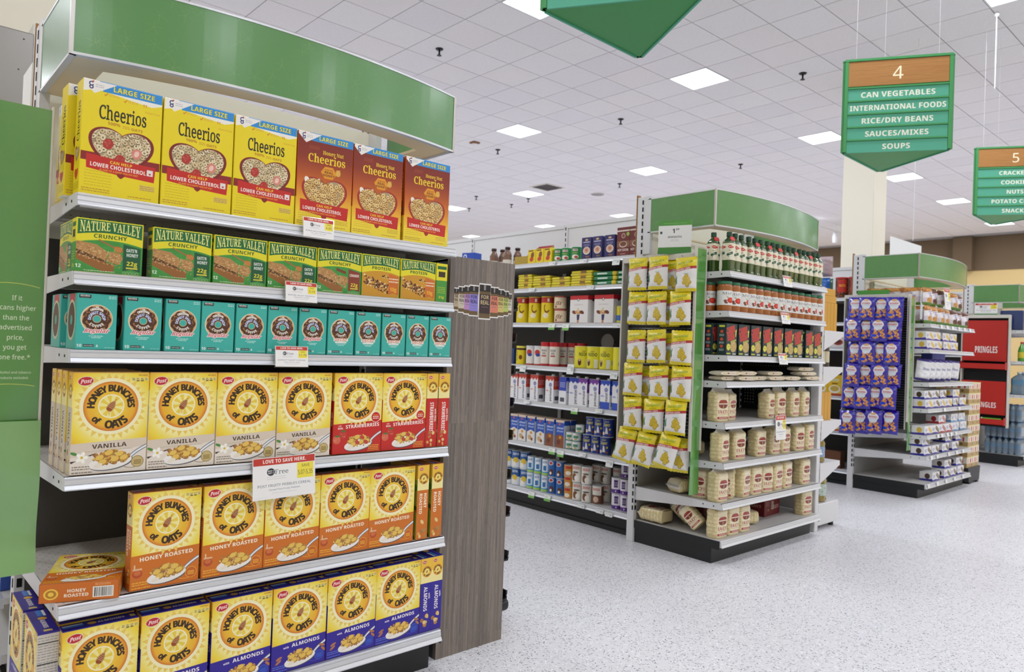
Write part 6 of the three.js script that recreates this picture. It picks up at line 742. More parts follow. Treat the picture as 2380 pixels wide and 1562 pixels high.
{
  const gut = tinMat((g, W, H) => { rect(g, 0, 0, W, H, '#e8d024'); rect(g, 0, 0, W, H * 0.14, '#e8d850'); rect(g, 0, H * 0.14, W, H * 0.1, '#4a2a1a'); g.save(); g.translate(W * 0.42, H * 0.55); g.rotate(-Math.PI / 2); txt(g, 'Nesquik', 0, 0, W * 0.06, '#3a241a', { w: H * 0.5 }); g.restore(); ell(g, W * 0.55, H * 0.62, W * 0.06, H * 0.12, '#7a4428'); });
  aisleTin('gut', 'drink_mix_tin', 'short yellow and brown drink powder tin on the fourth shelf', 'tin', null, a2(640), a2(728), Y, 0.038, 0.14, gut);
  one('bluepk', 'drink_box', () => carton(0.05, 0.12, 0.06, cartonMat(0.05, 0.12, 0.06, 700, simpleSide('#1f3a6a'), simpleSide('#1f3a6a'), simpleSide('#1f3a6a')), false), 'dark blue box at the spice rack end of the fourth shelf', 'box', null, AF + 0.04, Y + 0.0005, zOf(a2(585), AF, Y), -Math.PI / 2);
  const mm = (c, txtc) => tinMat((g, W, H) => { rect(g, 0, 0, W, H, '#e9e4dc'); rect(g, 0, 0, W, H * 0.16, '#dcdcdc'); ell(g, W * 0.5, H * 0.36, W * 0.1, H * 0.14, '#c43a34'); ell(g, W * 0.53, H * 0.48, W * 0.08, H * 0.08, '#3a4a9a'); rect(g, 0, H * 0.92, W, H * 0.08, '#b8443c'); });
  for (const [a, b] of [[732, 815], [818, 878]]) aisleTin('mm', 'milk_powder_tin', 'white powder tin with a red and blue label', 'tin', 'white powder tins', a2(a), a2(b), Y, 0.036, 0.145, mm(), 0.004);
  const rl = tinMat((g, W, H) => { rect(g, 0, 0, W, H, '#e6ddcf'); rect(g, 0, 0, W, H * 0.2, '#c4222c'); txt(g, 'Malted', W * 0.5, H * 0.36, H * 0.12, '#5a6470', { w: W * 0.18 }); txt(g, 'Milk', W * 0.5, H * 0.48, H * 0.12, '#5a6470', { w: W * 0.12 }); rect(g, W * 0.42, H * 0.56, W * 0.16, H * 0.05, '#b03a3c'); rect(g, 0, H * 0.9, W, H * 0.1, '#b8343c'); });
  for (const [a, b] of [[875, 948], [952, 1035]]) aisleTin('rl', 'milk_powder_tin', 'malted milk tin with a red lid', 'tin', 'malted milk tins with red lids', a2(a), a2(b), Y, 0.038, 0.175, rl);
  for (const a of [1050, 1130, 1210]) aisleTin('rl', 'milk_powder_tin', 'red lidded tin behind the yellow milk powder tins', 'tin', 'red lidded tins in the second row', a2(a), a2(a + 70), Y, 0.038, 0.175, rl, 0.115);
  const nid = tinMat((g, W, H) => { rect(g, 0, 0, W, H, '#e6dc34'); rect(g, 0, 0, W, H * 0.05, '#d8d0a0'); txt(g, 'NIDO', W * 0.5, H * 0.38, H * 0.2, '#2c3a22', { w: W * 0.2 }); ell(g, W * 0.5, H * 0.25, W * 0.04, H * 0.03, '#b8a03a'); ell(g, W * 0.42, H * 0.72, W * 0.035, H * 0.15, '#5a2f26'); ell(g, W * 0.42, H * 0.63, W * 0.018, H * 0.06, '#e0b498'); rect(g, W * 0.54, H * 0.58, W * 0.07, H * 0.4, '#e8e8e2'); rect(g, W * 0.64, H * 0.6, W * 0.1, H * 0.2, '#8aa8d8'); rect(g, 0, H * 0.95, W, H * 0.05, '#c9be4a'); });
  for (const [a, b, t] of [[1045, 1178, 0.5], [1180, 1308, 0.0], [1312, 1428, -0.1], [1440, 1600, 0.7]]) aisleTin('nid', 'milk_powder_tin', 'wide yellow milk powder tin on the fourth shelf', 'tin', 'wide yellow milk powder tins', a2(a), a2(b), Y, 0.058, 0.155, nid, 0, t);
  const dz = zOf(a2(1490), 4.2, 1.25); const o = thing('paper_disc', 'round pale disc leaning behind the yellow milk powder tins', 'disc'); mesh('disc', new THREE.CylinderGeometry(0.062, 0.062, 0.004, 36).rotateZ(Math.PI / 2), std('#d8d4d2', 0.7), o); mesh('pin', new THREE.CylinderGeometry(0.004, 0.004, 0.1, 8).rotateZ(Math.PI / 2).translate(0.05, 0, 0), M.steel, o); o.position.set(4.16, 1.262, zOf(a2(1490), 4.16, 1.262));
}
Y = G2Y[4];
{
  const milkMat = (c, cap, sideHalf) => cartonMat(0.085, 0.195, 0.07, 1000, (g, W, H) => { rect(g, 0, 0, W, H, '#eeedf0'); poly(g, [[0, 0], [W, 0], [W, H * 0.1], [W * 0.8, H * 0.2], [W * 0.6, H * 0.12], [W * 0.4, H * 0.2], [W * 0.2, H * 0.12], [0, H * 0.2]], c); for (let k = 0; k < 8; k++) ell(g, W * 0.62 + Math.cos(k * 0.785) * W * 0.12, H * 0.33 + Math.sin(k * 0.785) * W * 0.12, W * 0.09, W * 0.035, '#2a4ab8', k * 0.785); ell(g, W * 0.62, H * 0.33, W * 0.06, W * 0.06, '#e3c83a'); g.save(); g.translate(W * 0.66, H * 0.68); g.rotate(-Math.PI / 2); txt(g, 'parmalat', 0, 0, W * 0.36, '#26262e', { w: H * 0.52 }); g.restore(); txt(g, 'Milk', W * 0.24, H * 0.55, H * 0.07, c, { w: W * 0.3 }); if (sideHalf === 'blue') rect(g, 0, H * 0.75, W, H * 0.25, c); }, (g, W, H) => { rect(g, 0, 0, W, H, '#eeedf0'); rect(g, 0, 0, W, H * 0.5, c); lines(g, W * 0.15, H * 0.2, W * 0.7, 4, H * 0.05, '#eeedf0', 3); rect(g, W * 0.2, H * 0.75, W * 0.6, H * 0.15, '#55555e'); }, simpleSide('#eeedf0'));
  const kinds = { red: milkMat('#cf4a3a'), purple: milkMat('#7a3aa0'), lact: milkMat('#2f52c0', 0, 'blue'), blue: milkMat('#2f46b0') };
  const mk = (k) => () => { const o = new THREE.Group(); mesh('carton', cartonGeo(0.085, 0.195, 0.07), kinds[k], o); mesh('cap', lathe([[0, 0.208], [0.013, 0.208], [0.013, 0.195], [0, 0.195]].reverse(), 14).translate(0.018, 0, 0.015), M.white, o); return o; };
  for (const [a, b, k, r] of [[80, 120, 'red', 0], [128, 200, 'red', 0], [206, 300, 'red', 0.0], [325, 415, 'red', 0.0], [440, 508, 'blue', -1.57], [512, 588, 'blue', 0.2], [582, 658, 'purple', 0], [664, 748, 'purple', 0], [748, 832, 'lact', 0], [840, 920, 'lact', 0]]) { const z = settle('z', AF + 0.045, Y, Y + 0.2, zMid(a3(a), a3(b), Y + 0.03)[0], Math.abs(r) > 1 ? 0.043 : 0.036 + 0.03 * Math.abs(Math.sin(r)), Math.abs(r) > 1 ? 0.036 : 0.043); one('milk' + k, 'milk_carton', mk(k), 'tall white milk carton with a ' + { red: 'red', purple: 'purple', lact: 'blue lower', blue: 'dark blue' }[k] + ' print', 'milk carton', k + ' milk cartons', AF + 0.045, Y + 0.0005, z, -Math.PI / 2 + r); }
}
Y = G2Y[5];
{
  const al = (c) => cartonMat(0.085, 0.195, 0.06, 1000, (g, W, H) => { rect(g, 0, 0, W, H, '#2450b0'); rect(g, 0, 0, W, H * 0.08, '#e0c8b0'); ell(g, W * 0.45, H * 0.14, W * 0.12, H * 0.045, '#c8584a'); txt(g, 'Almond', W * 0.5, H * 0.28, H * 0.1, '#e8eef6', { w: W * 0.78, italic: true, font: 'serif' }); txt(g, 'Breeze', W * 0.52, H * 0.39, H * 0.1, '#c9d8f2', { w: W * 0.72, italic: true, font: 'serif' }); poly(g, [[0, H * 0.6], [W * 0.5, H * 0.5], [W, H * 0.58], [W, H], [0, H]], c); ell(g, W * 0.55, H * 0.62, W * 0.14, W * 0.13, '#d8942c'); ell(g, W * 0.4, H * 0.8, W * 0.24, H * 0.09, c === '#e6e2dc' ? '#cfa878' : '#6a3420', 0.4); ell(g, W * 0.65, H * 0.86, W * 0.13, H * 0.06, '#8a4e24', -0.5); }, (g, W, H) => { rect(g, 0, 0, W, H, '#c9d0da'); rect(g, 0, 0, W, H * 0.18, '#2450b0'); lines(g, 5, H * 0.3, W - 10, 18, H * 0.035, '#8a93a0', 3); }, simpleSide('#e0c8b0'));
  const plain = al('#e6e2dc'), choc = al('#8a4e2c');
  for (const [a, b, k] of [[85, 128, 0], [132, 202, 0], [200, 268, 0], [268, 342, 0], [340, 412, 1], [412, 494, 1]]) { const z = settle('z', AF + 0.034, Y, Y + 0.19, zMid(a3(a), a3(b), Y + 0.03)[0], 0.031, 0.043); one('alm' + k, 'almond_drink_carton', () => carton(0.085, 0.195, 0.06, k ? choc : plain, false), k ? 'blue and brown chocolate almond drink carton' : 'blue and white almond drink carton', 'drink carton', k ? 'chocolate almond cartons' : 'plain almond cartons', AF + 0.034, Y + 0.0005, z, -Math.PI / 2); one('alm' + k, 'almond_drink_carton', null, 'almond drink carton in the second row', 'drink carton', 'almond cartons in the second row', AF + 0.102, Y + 0.0005, z, -Math.PI / 2); }
  const mini = tinMat((g, W, H) => { rect(g, 0, 0, W, H, '#e0e3dc'); rect(g, W * 0.4, H * 0.3, W * 0.2, H * 0.3, '#4f8a6a'); rect(g, W * 0.44, H * 0.65, W * 0.12, H * 0.12, '#c48a3a'); rect(g, 0, H * 0.84, W, H * 0.1, '#3f7a5a'); bands(g, W, H); });
  for (const [a, b, l] of [[505, 550, 0], [556, 615, 0], [508, 550, 1], [560, 620, 1], [578, 650, 2]]) aisleTin('mini', 'milk_tin', 'small white and green tin', 'tin', 'small white and green tins', a3(a), a3(b), Y + l * 0.0605, 0.032, 0.06, mini);
  const lop = tinMat((g, W, H) => { rect(g, 0, 0, W, H, '#243a86'); txt(g, 'Coco', W * 0.5, H * 0.16, H * 0.12, '#e0d24a', { italic: true, font: 'serif' }); txt(g, 'Lopez', W * 0.5, H * 0.32, H * 0.22, '#f0e05a', { italic: true, font: 'serif', w: W * 0.2 }); poly(g, [[W * 0.46, H * 0.8], [W * 0.48, H * 0.48], [W * 0.52, H * 0.48], [W * 0.55, H * 0.8]], '#e6e2da'); ell(g, W * 0.6, H * 0.56, W * 0.03, H * 0.06, '#d8c03a'); ell(g, W * 0.4, H * 0.78, W * 0.05, H * 0.09, '#d9c8b4'); ell(g, W * 0.6, H * 0.82, W * 0.04, H * 0.06, '#8a4a34'); bands(g, W, H); });
  for (const [a, b, l] of [[618, 682, 0], [684, 748, 0], [755, 850, 0], [668, 724, 1], [735, 780, 1], [775, 860, 1]]) aisleTin('lop', 'milk_tin', 'dark blue tin with yellow script', 'tin', 'dark blue tins with yellow script', a3(a), a3(b), Y + l * 0.1235, 0.038, 0.123, lop);
}
Y = 0.148;
{
  const mkT = (base, draw) => tinMat((g, W, H) => { rect(g, 0, 0, W, H, base); draw(g, W, H); bands(g, W, H, '#c3c6c9'); });
  const T = {
    pine: mkT('#dfe4ea', (g, W, H) => { rect(g, 0, 0, W, H * 0.5, '#2a5a9a'); ell(g, W * 0.5, H * 0.55, W * 0.09, H * 0.16, '#e3c23a'); ell(g, W * 0.45, H * 0.75, W * 0.07, H * 0.12, '#f2ece0'); txt(g, 'GOYA', W * 0.5, H * 0.2, H * 0.2, '#f4f6f8', { w: W * 0.2 }); }),
    water: mkT('#4a9ad0', (g, W, H) => { rect(g, W * 0.38, 0, W * 0.26, H * 0.75, '#e8eef2'); txt(g, 'GOYA', W * 0.5, H * 0.2, H * 0.18, '#1f4a8a', { w: W * 0.18 }); rect(g, W * 0.44, H * 0.4, W * 0.12, H * 0.28, '#3a7ab0'); rect(g, 0, H * 0.82, W, H * 0.12, '#a8cf5a'); }),
    choc: mkT('#2a62a8', (g, W, H) => { ell(g, W * 0.5, H * 0.2, W * 0.09, H * 0.12, '#d8dce0'); ell(g, W * 0.5, H * 0.2, W * 0.06, H * 0.08, '#b83a34'); ell(g, W * 0.52, H * 0.7, W * 0.08, H * 0.18, '#5a3424'); ell(g, W * 0.5, H * 0.76, W * 0.04, H * 0.08, '#efe6da'); }),
    orange: mkT('#c98a34', (g, W, H) => { rect(g, W * 0.4, H * 0.12, W * 0.2, H * 0.22, '#b8322c'); ell(g, W * 0.5, H * 0.72, W * 0.09, H * 0.18, '#e9e2d4'); }),
    coco: mkT('#e2ddd2', (g, W, H) => { txt(g, 'IBERIA', W * 0.5, H * 0.18, H * 0.2, '#b8302c', { w: W * 0.24 }); ell(g, W * 0.46, H * 0.68, W * 0.08, H * 0.2, '#7a4a2a'); ell(g, W * 0.54, H * 0.74, W * 0.07, H * 0.16, '#f4f0e8'); ell(g, W * 0.5, H * 0.42, W * 0.1, H * 0.05, '#6a6258'); }),
    dark: mkT('#6a4432', (g, W, H) => { rect(g, W * 0.36, 0, W * 0.3, H * 0.5, '#e2ddd2'); txt(g, 'IBERIA', W * 0.5, H * 0.2, H * 0.18, '#b8302c', { w: W * 0.22 }); ell(g, W * 0.5, H * 0.72, W * 0.08, H * 0.16, '#d8b8a0'); }),
    violet: mkT('#e6e1ea', (g, W, H) => { rect(g, 0, H * 0.72, W, H * 0.22, '#5a2a8a'); rect(g, W * 0.44, H * 0.16, W * 0.12, H * 0.44, '#4a2a6a'); lines(g, W * 0.4, H * 0.3, W * 0.2, 3, 14, '#e6e1ea', 4); ell(g, W * 0.5, H * 0.83, W * 0.02, H * 0.05, '#e6e1ea'); }),
  };
  const put = (k, label, a, b, l, r, h, back = 0) => aisleTin('can' + k + h, 'food_tin', label, 'tin', k + ' tins on the base deck', a3(a), a3(b), Y + l * (h + 0.0005), r, h, T[k], back, rr(-0.2, 0.2));
  for (const l of [0, 1]) { put('pine', 'blue and white fruit tin', 105, 165, l, 0.042, 0.13); put('pine', 'blue and white fruit tin', 165, 232, l, 0.042, 0.13, 0.004); }
  put('pine', 'blue and white fruit tin', 70, 105, 0, 0.042, 0.13); put('pine', 'blue and white fruit tin', 70, 105, 1, 0.042, 0.13);
  for (const l of [0, 1]) for (const [a, b] of [[208, 262], [264, 316], [318, 378]]) put('water', 'slim pale blue tin with a green foot', a + l * 8, b + l * 8, l, 0.033, 0.12);
  for (const l of [0, 1]) for (const [a, b] of [[374, 432], [436, 494]]) put('choc', 'deep blue tin with a red badge', a, b, l, 0.036, 0.122);
  for (const l of [0, 1, 2]) put('orange', 'short orange tin in the stack of three', 492, 568, l, 0.037, 0.077);
  for (const l of [0, 1]) for (const [a, b] of [[562, 625], [628, 700]]) put('coco', 'white coconut tin in the front', a, b, l, 0.038, 0.122);
  put('dark', 'brown and white coconut tin standing alone before the others', 702, 784, 0, 0.04, 0.125, 0.02);
  for (const l of [0, 1]) for (const [a, b] of [[715, 770], [780, 835]]) put('coco', 'white coconut tin in the rear', a, b, l, 0.038, 0.122, 0.13);
  for (const l of [0, 1]) for (const [a, b] of [[840, 890], [895, 940]]) put('dark', 'brown coconut tin in the rear', a, b, l, 0.038, 0.122, 0.17);
  for (const l of [0, 1]) for (const [a, b] of [[856, 925], [932, 975]]) put('violet', 'white and violet milk tin', a, b, l, 0.037, 0.105, 0.012);
  put('violet', 'white and violet milk tin topping the stack at the end post', 945, 985, 2, 0.037, 0.105, 0.04);
}
// shelf tags clipped to the drinks aisle rails
{
  const tt = canvasTex(128, 96, (g, W, H) => { rect(g, 0, 0, W, H, '#ecefec'); lines(g, 14, 20, 60, 2, 14, '#8a9094', 5); rect(g, 80, 26, 34, 40, '#b8bcc0'); }), tg = canvasTex(128, 96, (g, W, H) => { rect(g, 0, 0, W, H, '#eef2ea'); rect(g, 0, 58, W, 38, '#7ab85a'); lines(g, 14, 20, 60, 2, 14, '#8a9094', 5); });
  const mt = std('#ffffff', 0.5, 0, { map: tt }), mg = std('#ffffff', 0.5, 0, { map: tg });
  const list = [[a2(975), 490 + 490 / 4.004, 0], [a2(1265), 490 + 470 / 4.004, 0], [a2(1570), 490 + 475 / 4.004, 0, 1], [a2(785), 490 + 735 / 4.004, 0], [a2(1330), 490 + 712 / 4.004, 0], [a2(970), 490 + 1080 / 4.004, 1, 1], [a2(1100), 490 + 1085 / 4.004, 1, 1], [a2(1575), 490 + 1070 / 4.004, 0], [a3(180), 740 + 382 / 3.254, 0, 1], [a3(540), 740 + 385 / 3.254, 0, 1.6], [a3(868), 740 + 435 / 3.254, 0, 1], [a3(210), 740 + 630 / 3.254, 0], [a3(570), 740 + 700 / 3.254, 1, 1], [a3(755), 740 + 700 / 3.254, 0], [a3(400), 740 + 1005 / 3.254, 1, 1], [a3(465), 740 + 1025 / 3.254, 1, 1], [a3(630), 740 + 1030 / 3.254, 0], [a3(835), 740 + 1100 / 3.254, 0, 1], [a3(245), 740 + 1335 / 3.254, 1, 1], [a3(365), 740 + 1360 / 3.254, 1, 1], [a3(620), 740 + 1420 / 3.254, 0], [a3(760), 740 + 1460 / 3.254, 0], [a3(830), 740 + 1485 / 3.254, 0]];
  for (const [px, py, g, s = 0.6] of list) { const p = on('x', 3.7, px, py); const o = one('stag' + g, 'shelf_tag', () => new THREE.Mesh(bx(0.062, 0.044, 0.001), [M.tagwhite, M.tagwhite, M.tagwhite, M.tagwhite, g ? mg : mt, M.tagwhite]), (g ? 'green footed' : 'plain white') + ' shelf tag on a drinks aisle rail', 'shelf tag', g ? 'green footed shelf tags' : 'white shelf tags', 3.698, p.y, p.z, -Math.PI / 2, -0.15); o.scale.y = s; }
}
// ---------------------------------------------------------------- white side rack at the far side of the pasta display
const c6 = (x, y) => [1880 + x / 3.906, 860 + y / 3.906], cC = (x, y) => [1880 + x / 5.208, 560 + y / 5.208];
{
  const o = thing('side_rack', 'white stepped side rack with triangular shelf brackets beside the pasta display', 'rack'), zf = -2.3, x0 = 4.985, x1 = 5.3;
  mesh('post', rbox(4.935, 4.985, 0, 1.7, -2.36, -2.3, 0.006), M.white, o); mesh('back_plate', box2(x0 - 0.012, x0, 0.05, 1.7, -2.86, -2.36), M.white, o);
  mesh('base_box', rbox(x0, x1, 0.035, 0.185, -2.86, zf, 0.006), M.white, o); for (const z of [-2.34, -2.8]) mesh('foot', new THREE.CylinderGeometry(0.018, 0.018, 0.036, 12).translate(x1 - 0.03, 0.018, z), M.black, o);
  const hs = [769, 853, 978, 1074].map((py) => on('z', zf, 1930, py).y);
  hs.forEach((y) => { const s = mesh('shelf', join([box2(x0, x1, y - 0.004, y, -2.86, zf), box2(x0, x1, y - 0.035, y - 0.004, zf - 0.004, zf)]), M.white, o); const sh = new THREE.Shape([[x0, y], [x1 - 0.02, y], [x1 - 0.02, y - 0.035], [x1 - 0.09, y - 0.06], [x0, y - 0.14]].map((p) => new THREE.Vector2(...p))); for (const z of [zf + 0.0005, -2.864]) { const g = new THREE.ExtrudeGeometry(sh, { depth: 0.003, bevelEnabled: false }); g.translate(0, 0, z); mesh('bracket', g, M.white, s); } });
  const [h1, h2, h3, h4] = hs;
  const ybox = cartonMat(0.05, 0.2, 0.14, 700, simpleSide('#d09a34'), simpleSide('#d09a34'), simpleSide('#d09a34'));
  for (let k = 0; k < 5; k++) one('ybox', 'pasta_carton', () => carton(0.05, 0.2, 0.14, ybox, false), 'ochre pasta carton standing atop the side rack', 'pasta box', 'standing ochre cartons on the side rack', 5.012 + k * 0.052, h1 + 0.0005, -2.4, rr(-0.02, 0.02));
  for (let k = 0; k < 2; k++) one('yboxl', 'pasta_carton', () => carton(0.23, 0.05, 0.14, cartonMat(0.23, 0.05, 0.14, 600, simpleSide('#d09a34'), simpleSide('#d09a34'), simpleSide('#d09a34')), false), 'plain ochre pasta carton lying ' + (k ? 'on top of another' : 'across the standing ones') + ' above the white side rack', 'pasta box', null, 5.115 - k * 0.01, h1 + 0.201 + k * 0.051, -2.4, k * 0.05);
  for (let k = 0; k < 4; k++) one('ybox', 'pasta_carton', null, 'ochre pasta carton low on the side rack', 'pasta box', 'ochre cartons on the lower side rack shelf', 5.012 + k * 0.052, h3 + 0.0005, -2.4, 0.01);
  for (let k = 0; k < 3; k++) one('dbottle', 'vinegar_bottle', () => { const g = new THREE.Group(); mesh('bottle', lathe([[0, 0], [0.03, 0], [0.031, 0.005], [0.031, 0.13], [0.012, 0.165], [0.012, 0.2], [0, 0.2]], 18), phys({ color: '#241c14', roughness: 0.1, clearcoat: 1 }), g); mesh('label', lathe([[0.0316, 0.03], [0.0316, 0.11]], 18), std('#d8cfae', 0.5), g); mesh('cap', lathe([[0, 0.2], [0.014, 0.2], [0.014, 0.225], [0, 0.225]].reverse(), 14), M.black, g); return g; }, 'dark bottle on the white side rack', 'bottle', 'dark bottles on the side rack', 5.03 + k * 0.075, h2 + 0.0005, -2.38);
  const olive = (r, h, lid, lab) => () => { const g = new THREE.Group(); mesh('jar_body', lathe([[0, 0], [r * 0.9, 0], [r, 0.006], [r, h * 0.78], [r * 0.8, h * 0.88], [0, h * 0.88]], 22), phys({ color: '#8a7420', roughness: 0.1, clearcoat: 1 }), g); const L = []; for (let i = 0; i < 46; i++) { const a = i * 2.4, yy = r * 0.27 + 0.004 + (i / 46) * h * 0.66; L.push(new THREE.SphereGeometry(r * 0.27, 8, 6).translate(Math.sin(a) * r * 0.8, yy, Math.cos(a) * r * 0.8)); } mesh('olive_filling', join(L), std('#8f8430', 0.35), g).userData.kind = 'stuff'; const lg = new THREE.CylinderGeometry(r * 1.04, r * 1.04, h * 0.4, 20, 1, true, -0.7 - 0.9, 1.8).translate(0, h * 0.42, 0); mesh('label', lg, lab, g); mesh('lid', lathe([[0, h * 0.86], [r * 0.84, h * 0.86], [r * 0.84, h * 0.98], [r * 0.8, h], [0, h]], 22), std(lid, 0.4), g); return g; };
  one('olive1', 'olive_jar', olive(0.055, 0.18, '#b08a7a', std('#8fa8d0', 0.5)), 'olive jar with a blue label on the white side rack', 'jar', null, 5.075, h4 + 0.001, -2.37, 0);
  one('olive2', 'olive_jar', olive(0.066, 0.205, '#b8763a', std('#b8c8c0', 0.5)), 'large olive jar with a pale label on the base of the white side rack', 'jar', null, 5.11, 0.187, -2.38, 0.3);
}
// ---------------------------------------------------------------- goods of the snack aisle behind the pastry display (they face -x)
{
  const F = 7.0, zc2 = (px, y) => zOf(px, F, y);
  const red = tinMat((g, W, H) => { rect(g, 0, 0, W, H, '#5a2a1c'); rect(g, 0, 0, W, H * 0.1, '#c4282a'); for (let i = 0; i < 300; i++) ell(g, rnd() * W, H * rr(0.12, 1), 5, 4, ['#8a5030', '#3a1c12', '#b87a48'][i % 3]); rect(g, W * 0.38, H * 0.14, W * 0.24, H * 0.6, '#c8342c'); txt(g, 'NUTS', W * 0.5, H * 0.42, H * 0.16, '#f0c03a', { w: W * 0.16 }); });
  for (const px of [1949, 1980]) one('nutcan', 'nut_canister', () => tin(0.06, 0.2, red), 'red canister of nuts on the top shelf', 'canister', 'red nut canisters', F + 0.07, G3Y[0] + 0.0005, zc2(px, G3Y[0]), 2.0);
  for (const [px, c, l, dy] of [[1932, '#2a6ac0', 'blue', 0], [1936, '#3f6a4a', 'green', 0.001], [1945, '#a8949a', 'grey', 0.21]]) { const z = zc2(px, G3Y[0]) - (dy ? 0.05 : 0.02); one('sn' + c, 'snack_bag', () => new THREE.Mesh(pillowGeo(0.14, 0.2, 0.08, 3).translate(0, 0.2, 0), phys({ color: c, roughness: 0.25, clearcoat: 0.5 })), l + ' glossy snack bag on the top shelf beside the red nut canisters', 'snack bag', null, F + 0.06 + (l === 'green' ? 0.1 : 0), G3Y[0] + 0.006 + dy, z - 0.1, -Math.PI / 2 + 0.2); }
  const rice = cartonMat(0.14, 0.2, 0.05, 800, (g, W, H) => { rect(g, 0, 0, W, H, '#e2b82a'); rect(g, 0, H * 0.88, W, H * 0.12, '#b8482a'); rect(g, W * 0.2, H * 0.16, W * 0.6, H * 0.14, '#d8cf9a'); ell(g, W * 0.5, H * 0.68, W * 0.4, H * 0.2, '#ece6d4'); ell(g, W * 0.5, H * 0.65, W * 0.3, H * 0.13, '#c9a84a'); rect(g, W * 0.3, H * 0.38, W * 0.4, H * 0.05, '#6a4a1a'); }, simpleSide('#e2b82a'), simpleSide('#e2b82a'));
  for (const px of [1905, 1928, 1953, 1975]) one('rice', 'rice_box', () => carton(0.14, 0.2, 0.05, rice, false), 'yellow rice box on the fourth shelf', 'box', 'yellow rice boxes', F + 0.03, G3Y[3] + 0.0005, settle('z', F + 0.03, G3Y[3], G3Y[3] + 0.2, zc2(px, G3Y[3]), 0.026, 0.071, -9, -3.05), -Math.PI / 2);
  const ram = cartonMat(0.13, 0.12, 0.06, 700, (g, W, H) => { rect(g, 0, 0, W, H, '#e3dcd8'); ell(g, W * 0.5, H * 0.6, W * 0.36, H * 0.24, '#a8443a'); ell(g, W * 0.5, H * 0.58, W * 0.24, H * 0.14, '#5a2a20'); rect(g, W * 0.2, H * 0.12, W * 0.6, H * 0.14, '#b8303a'); }, simpleSide('#e3dcd8'), simpleSide('#e3dcd8'));
  for (const px of [1947, 1968]) one('ram', 'snack_box', () => carton(0.13, 0.12, 0.06, ram, false), 'white snack box with a red bowl picture', 'box', 'white and red snack boxes', F + 0.035, G3Y[2] + 0.0005, settle('z', F + 0.035, G3Y[2], G3Y[2] + 0.12, zc2(px, G3Y[2]), 0.031, 0.066, -9, -3.04), -Math.PI / 2);
  const brown = cartonMat(0.16, 0.16, 0.1, 500, simpleSide('#6a4026'), simpleSide('#6a4026'), simpleSide('#6a4026'));
  for (const px of [1930, 1955]) one('brn', 'snack_box', () => carton(0.16, 0.16, 0.1, brown, false), 'brown box on the snack aisle deck', 'box', 'brown boxes', F + 0.08, 0.147, settle('z', F + 0.08, 0.147, 0.3, zc2(px, 0.15), 0.051, 0.081, -9, -3.06), -Math.PI / 2);
  for (const px of [1935, 1958]) one('ylow', 'snack_box', () => carton(0.13, 0.09, 0.06, rice, false), 'low yellow box in the snack aisle', 'box', 'low yellow boxes', F + 0.035, G3Y[4] + 0.0005, settle('z', F + 0.035, G3Y[4], G3Y[4] + 0.09, zc2(px, G3Y[4]), 0.031, 0.066, -9, -3.04), -Math.PI / 2);
}
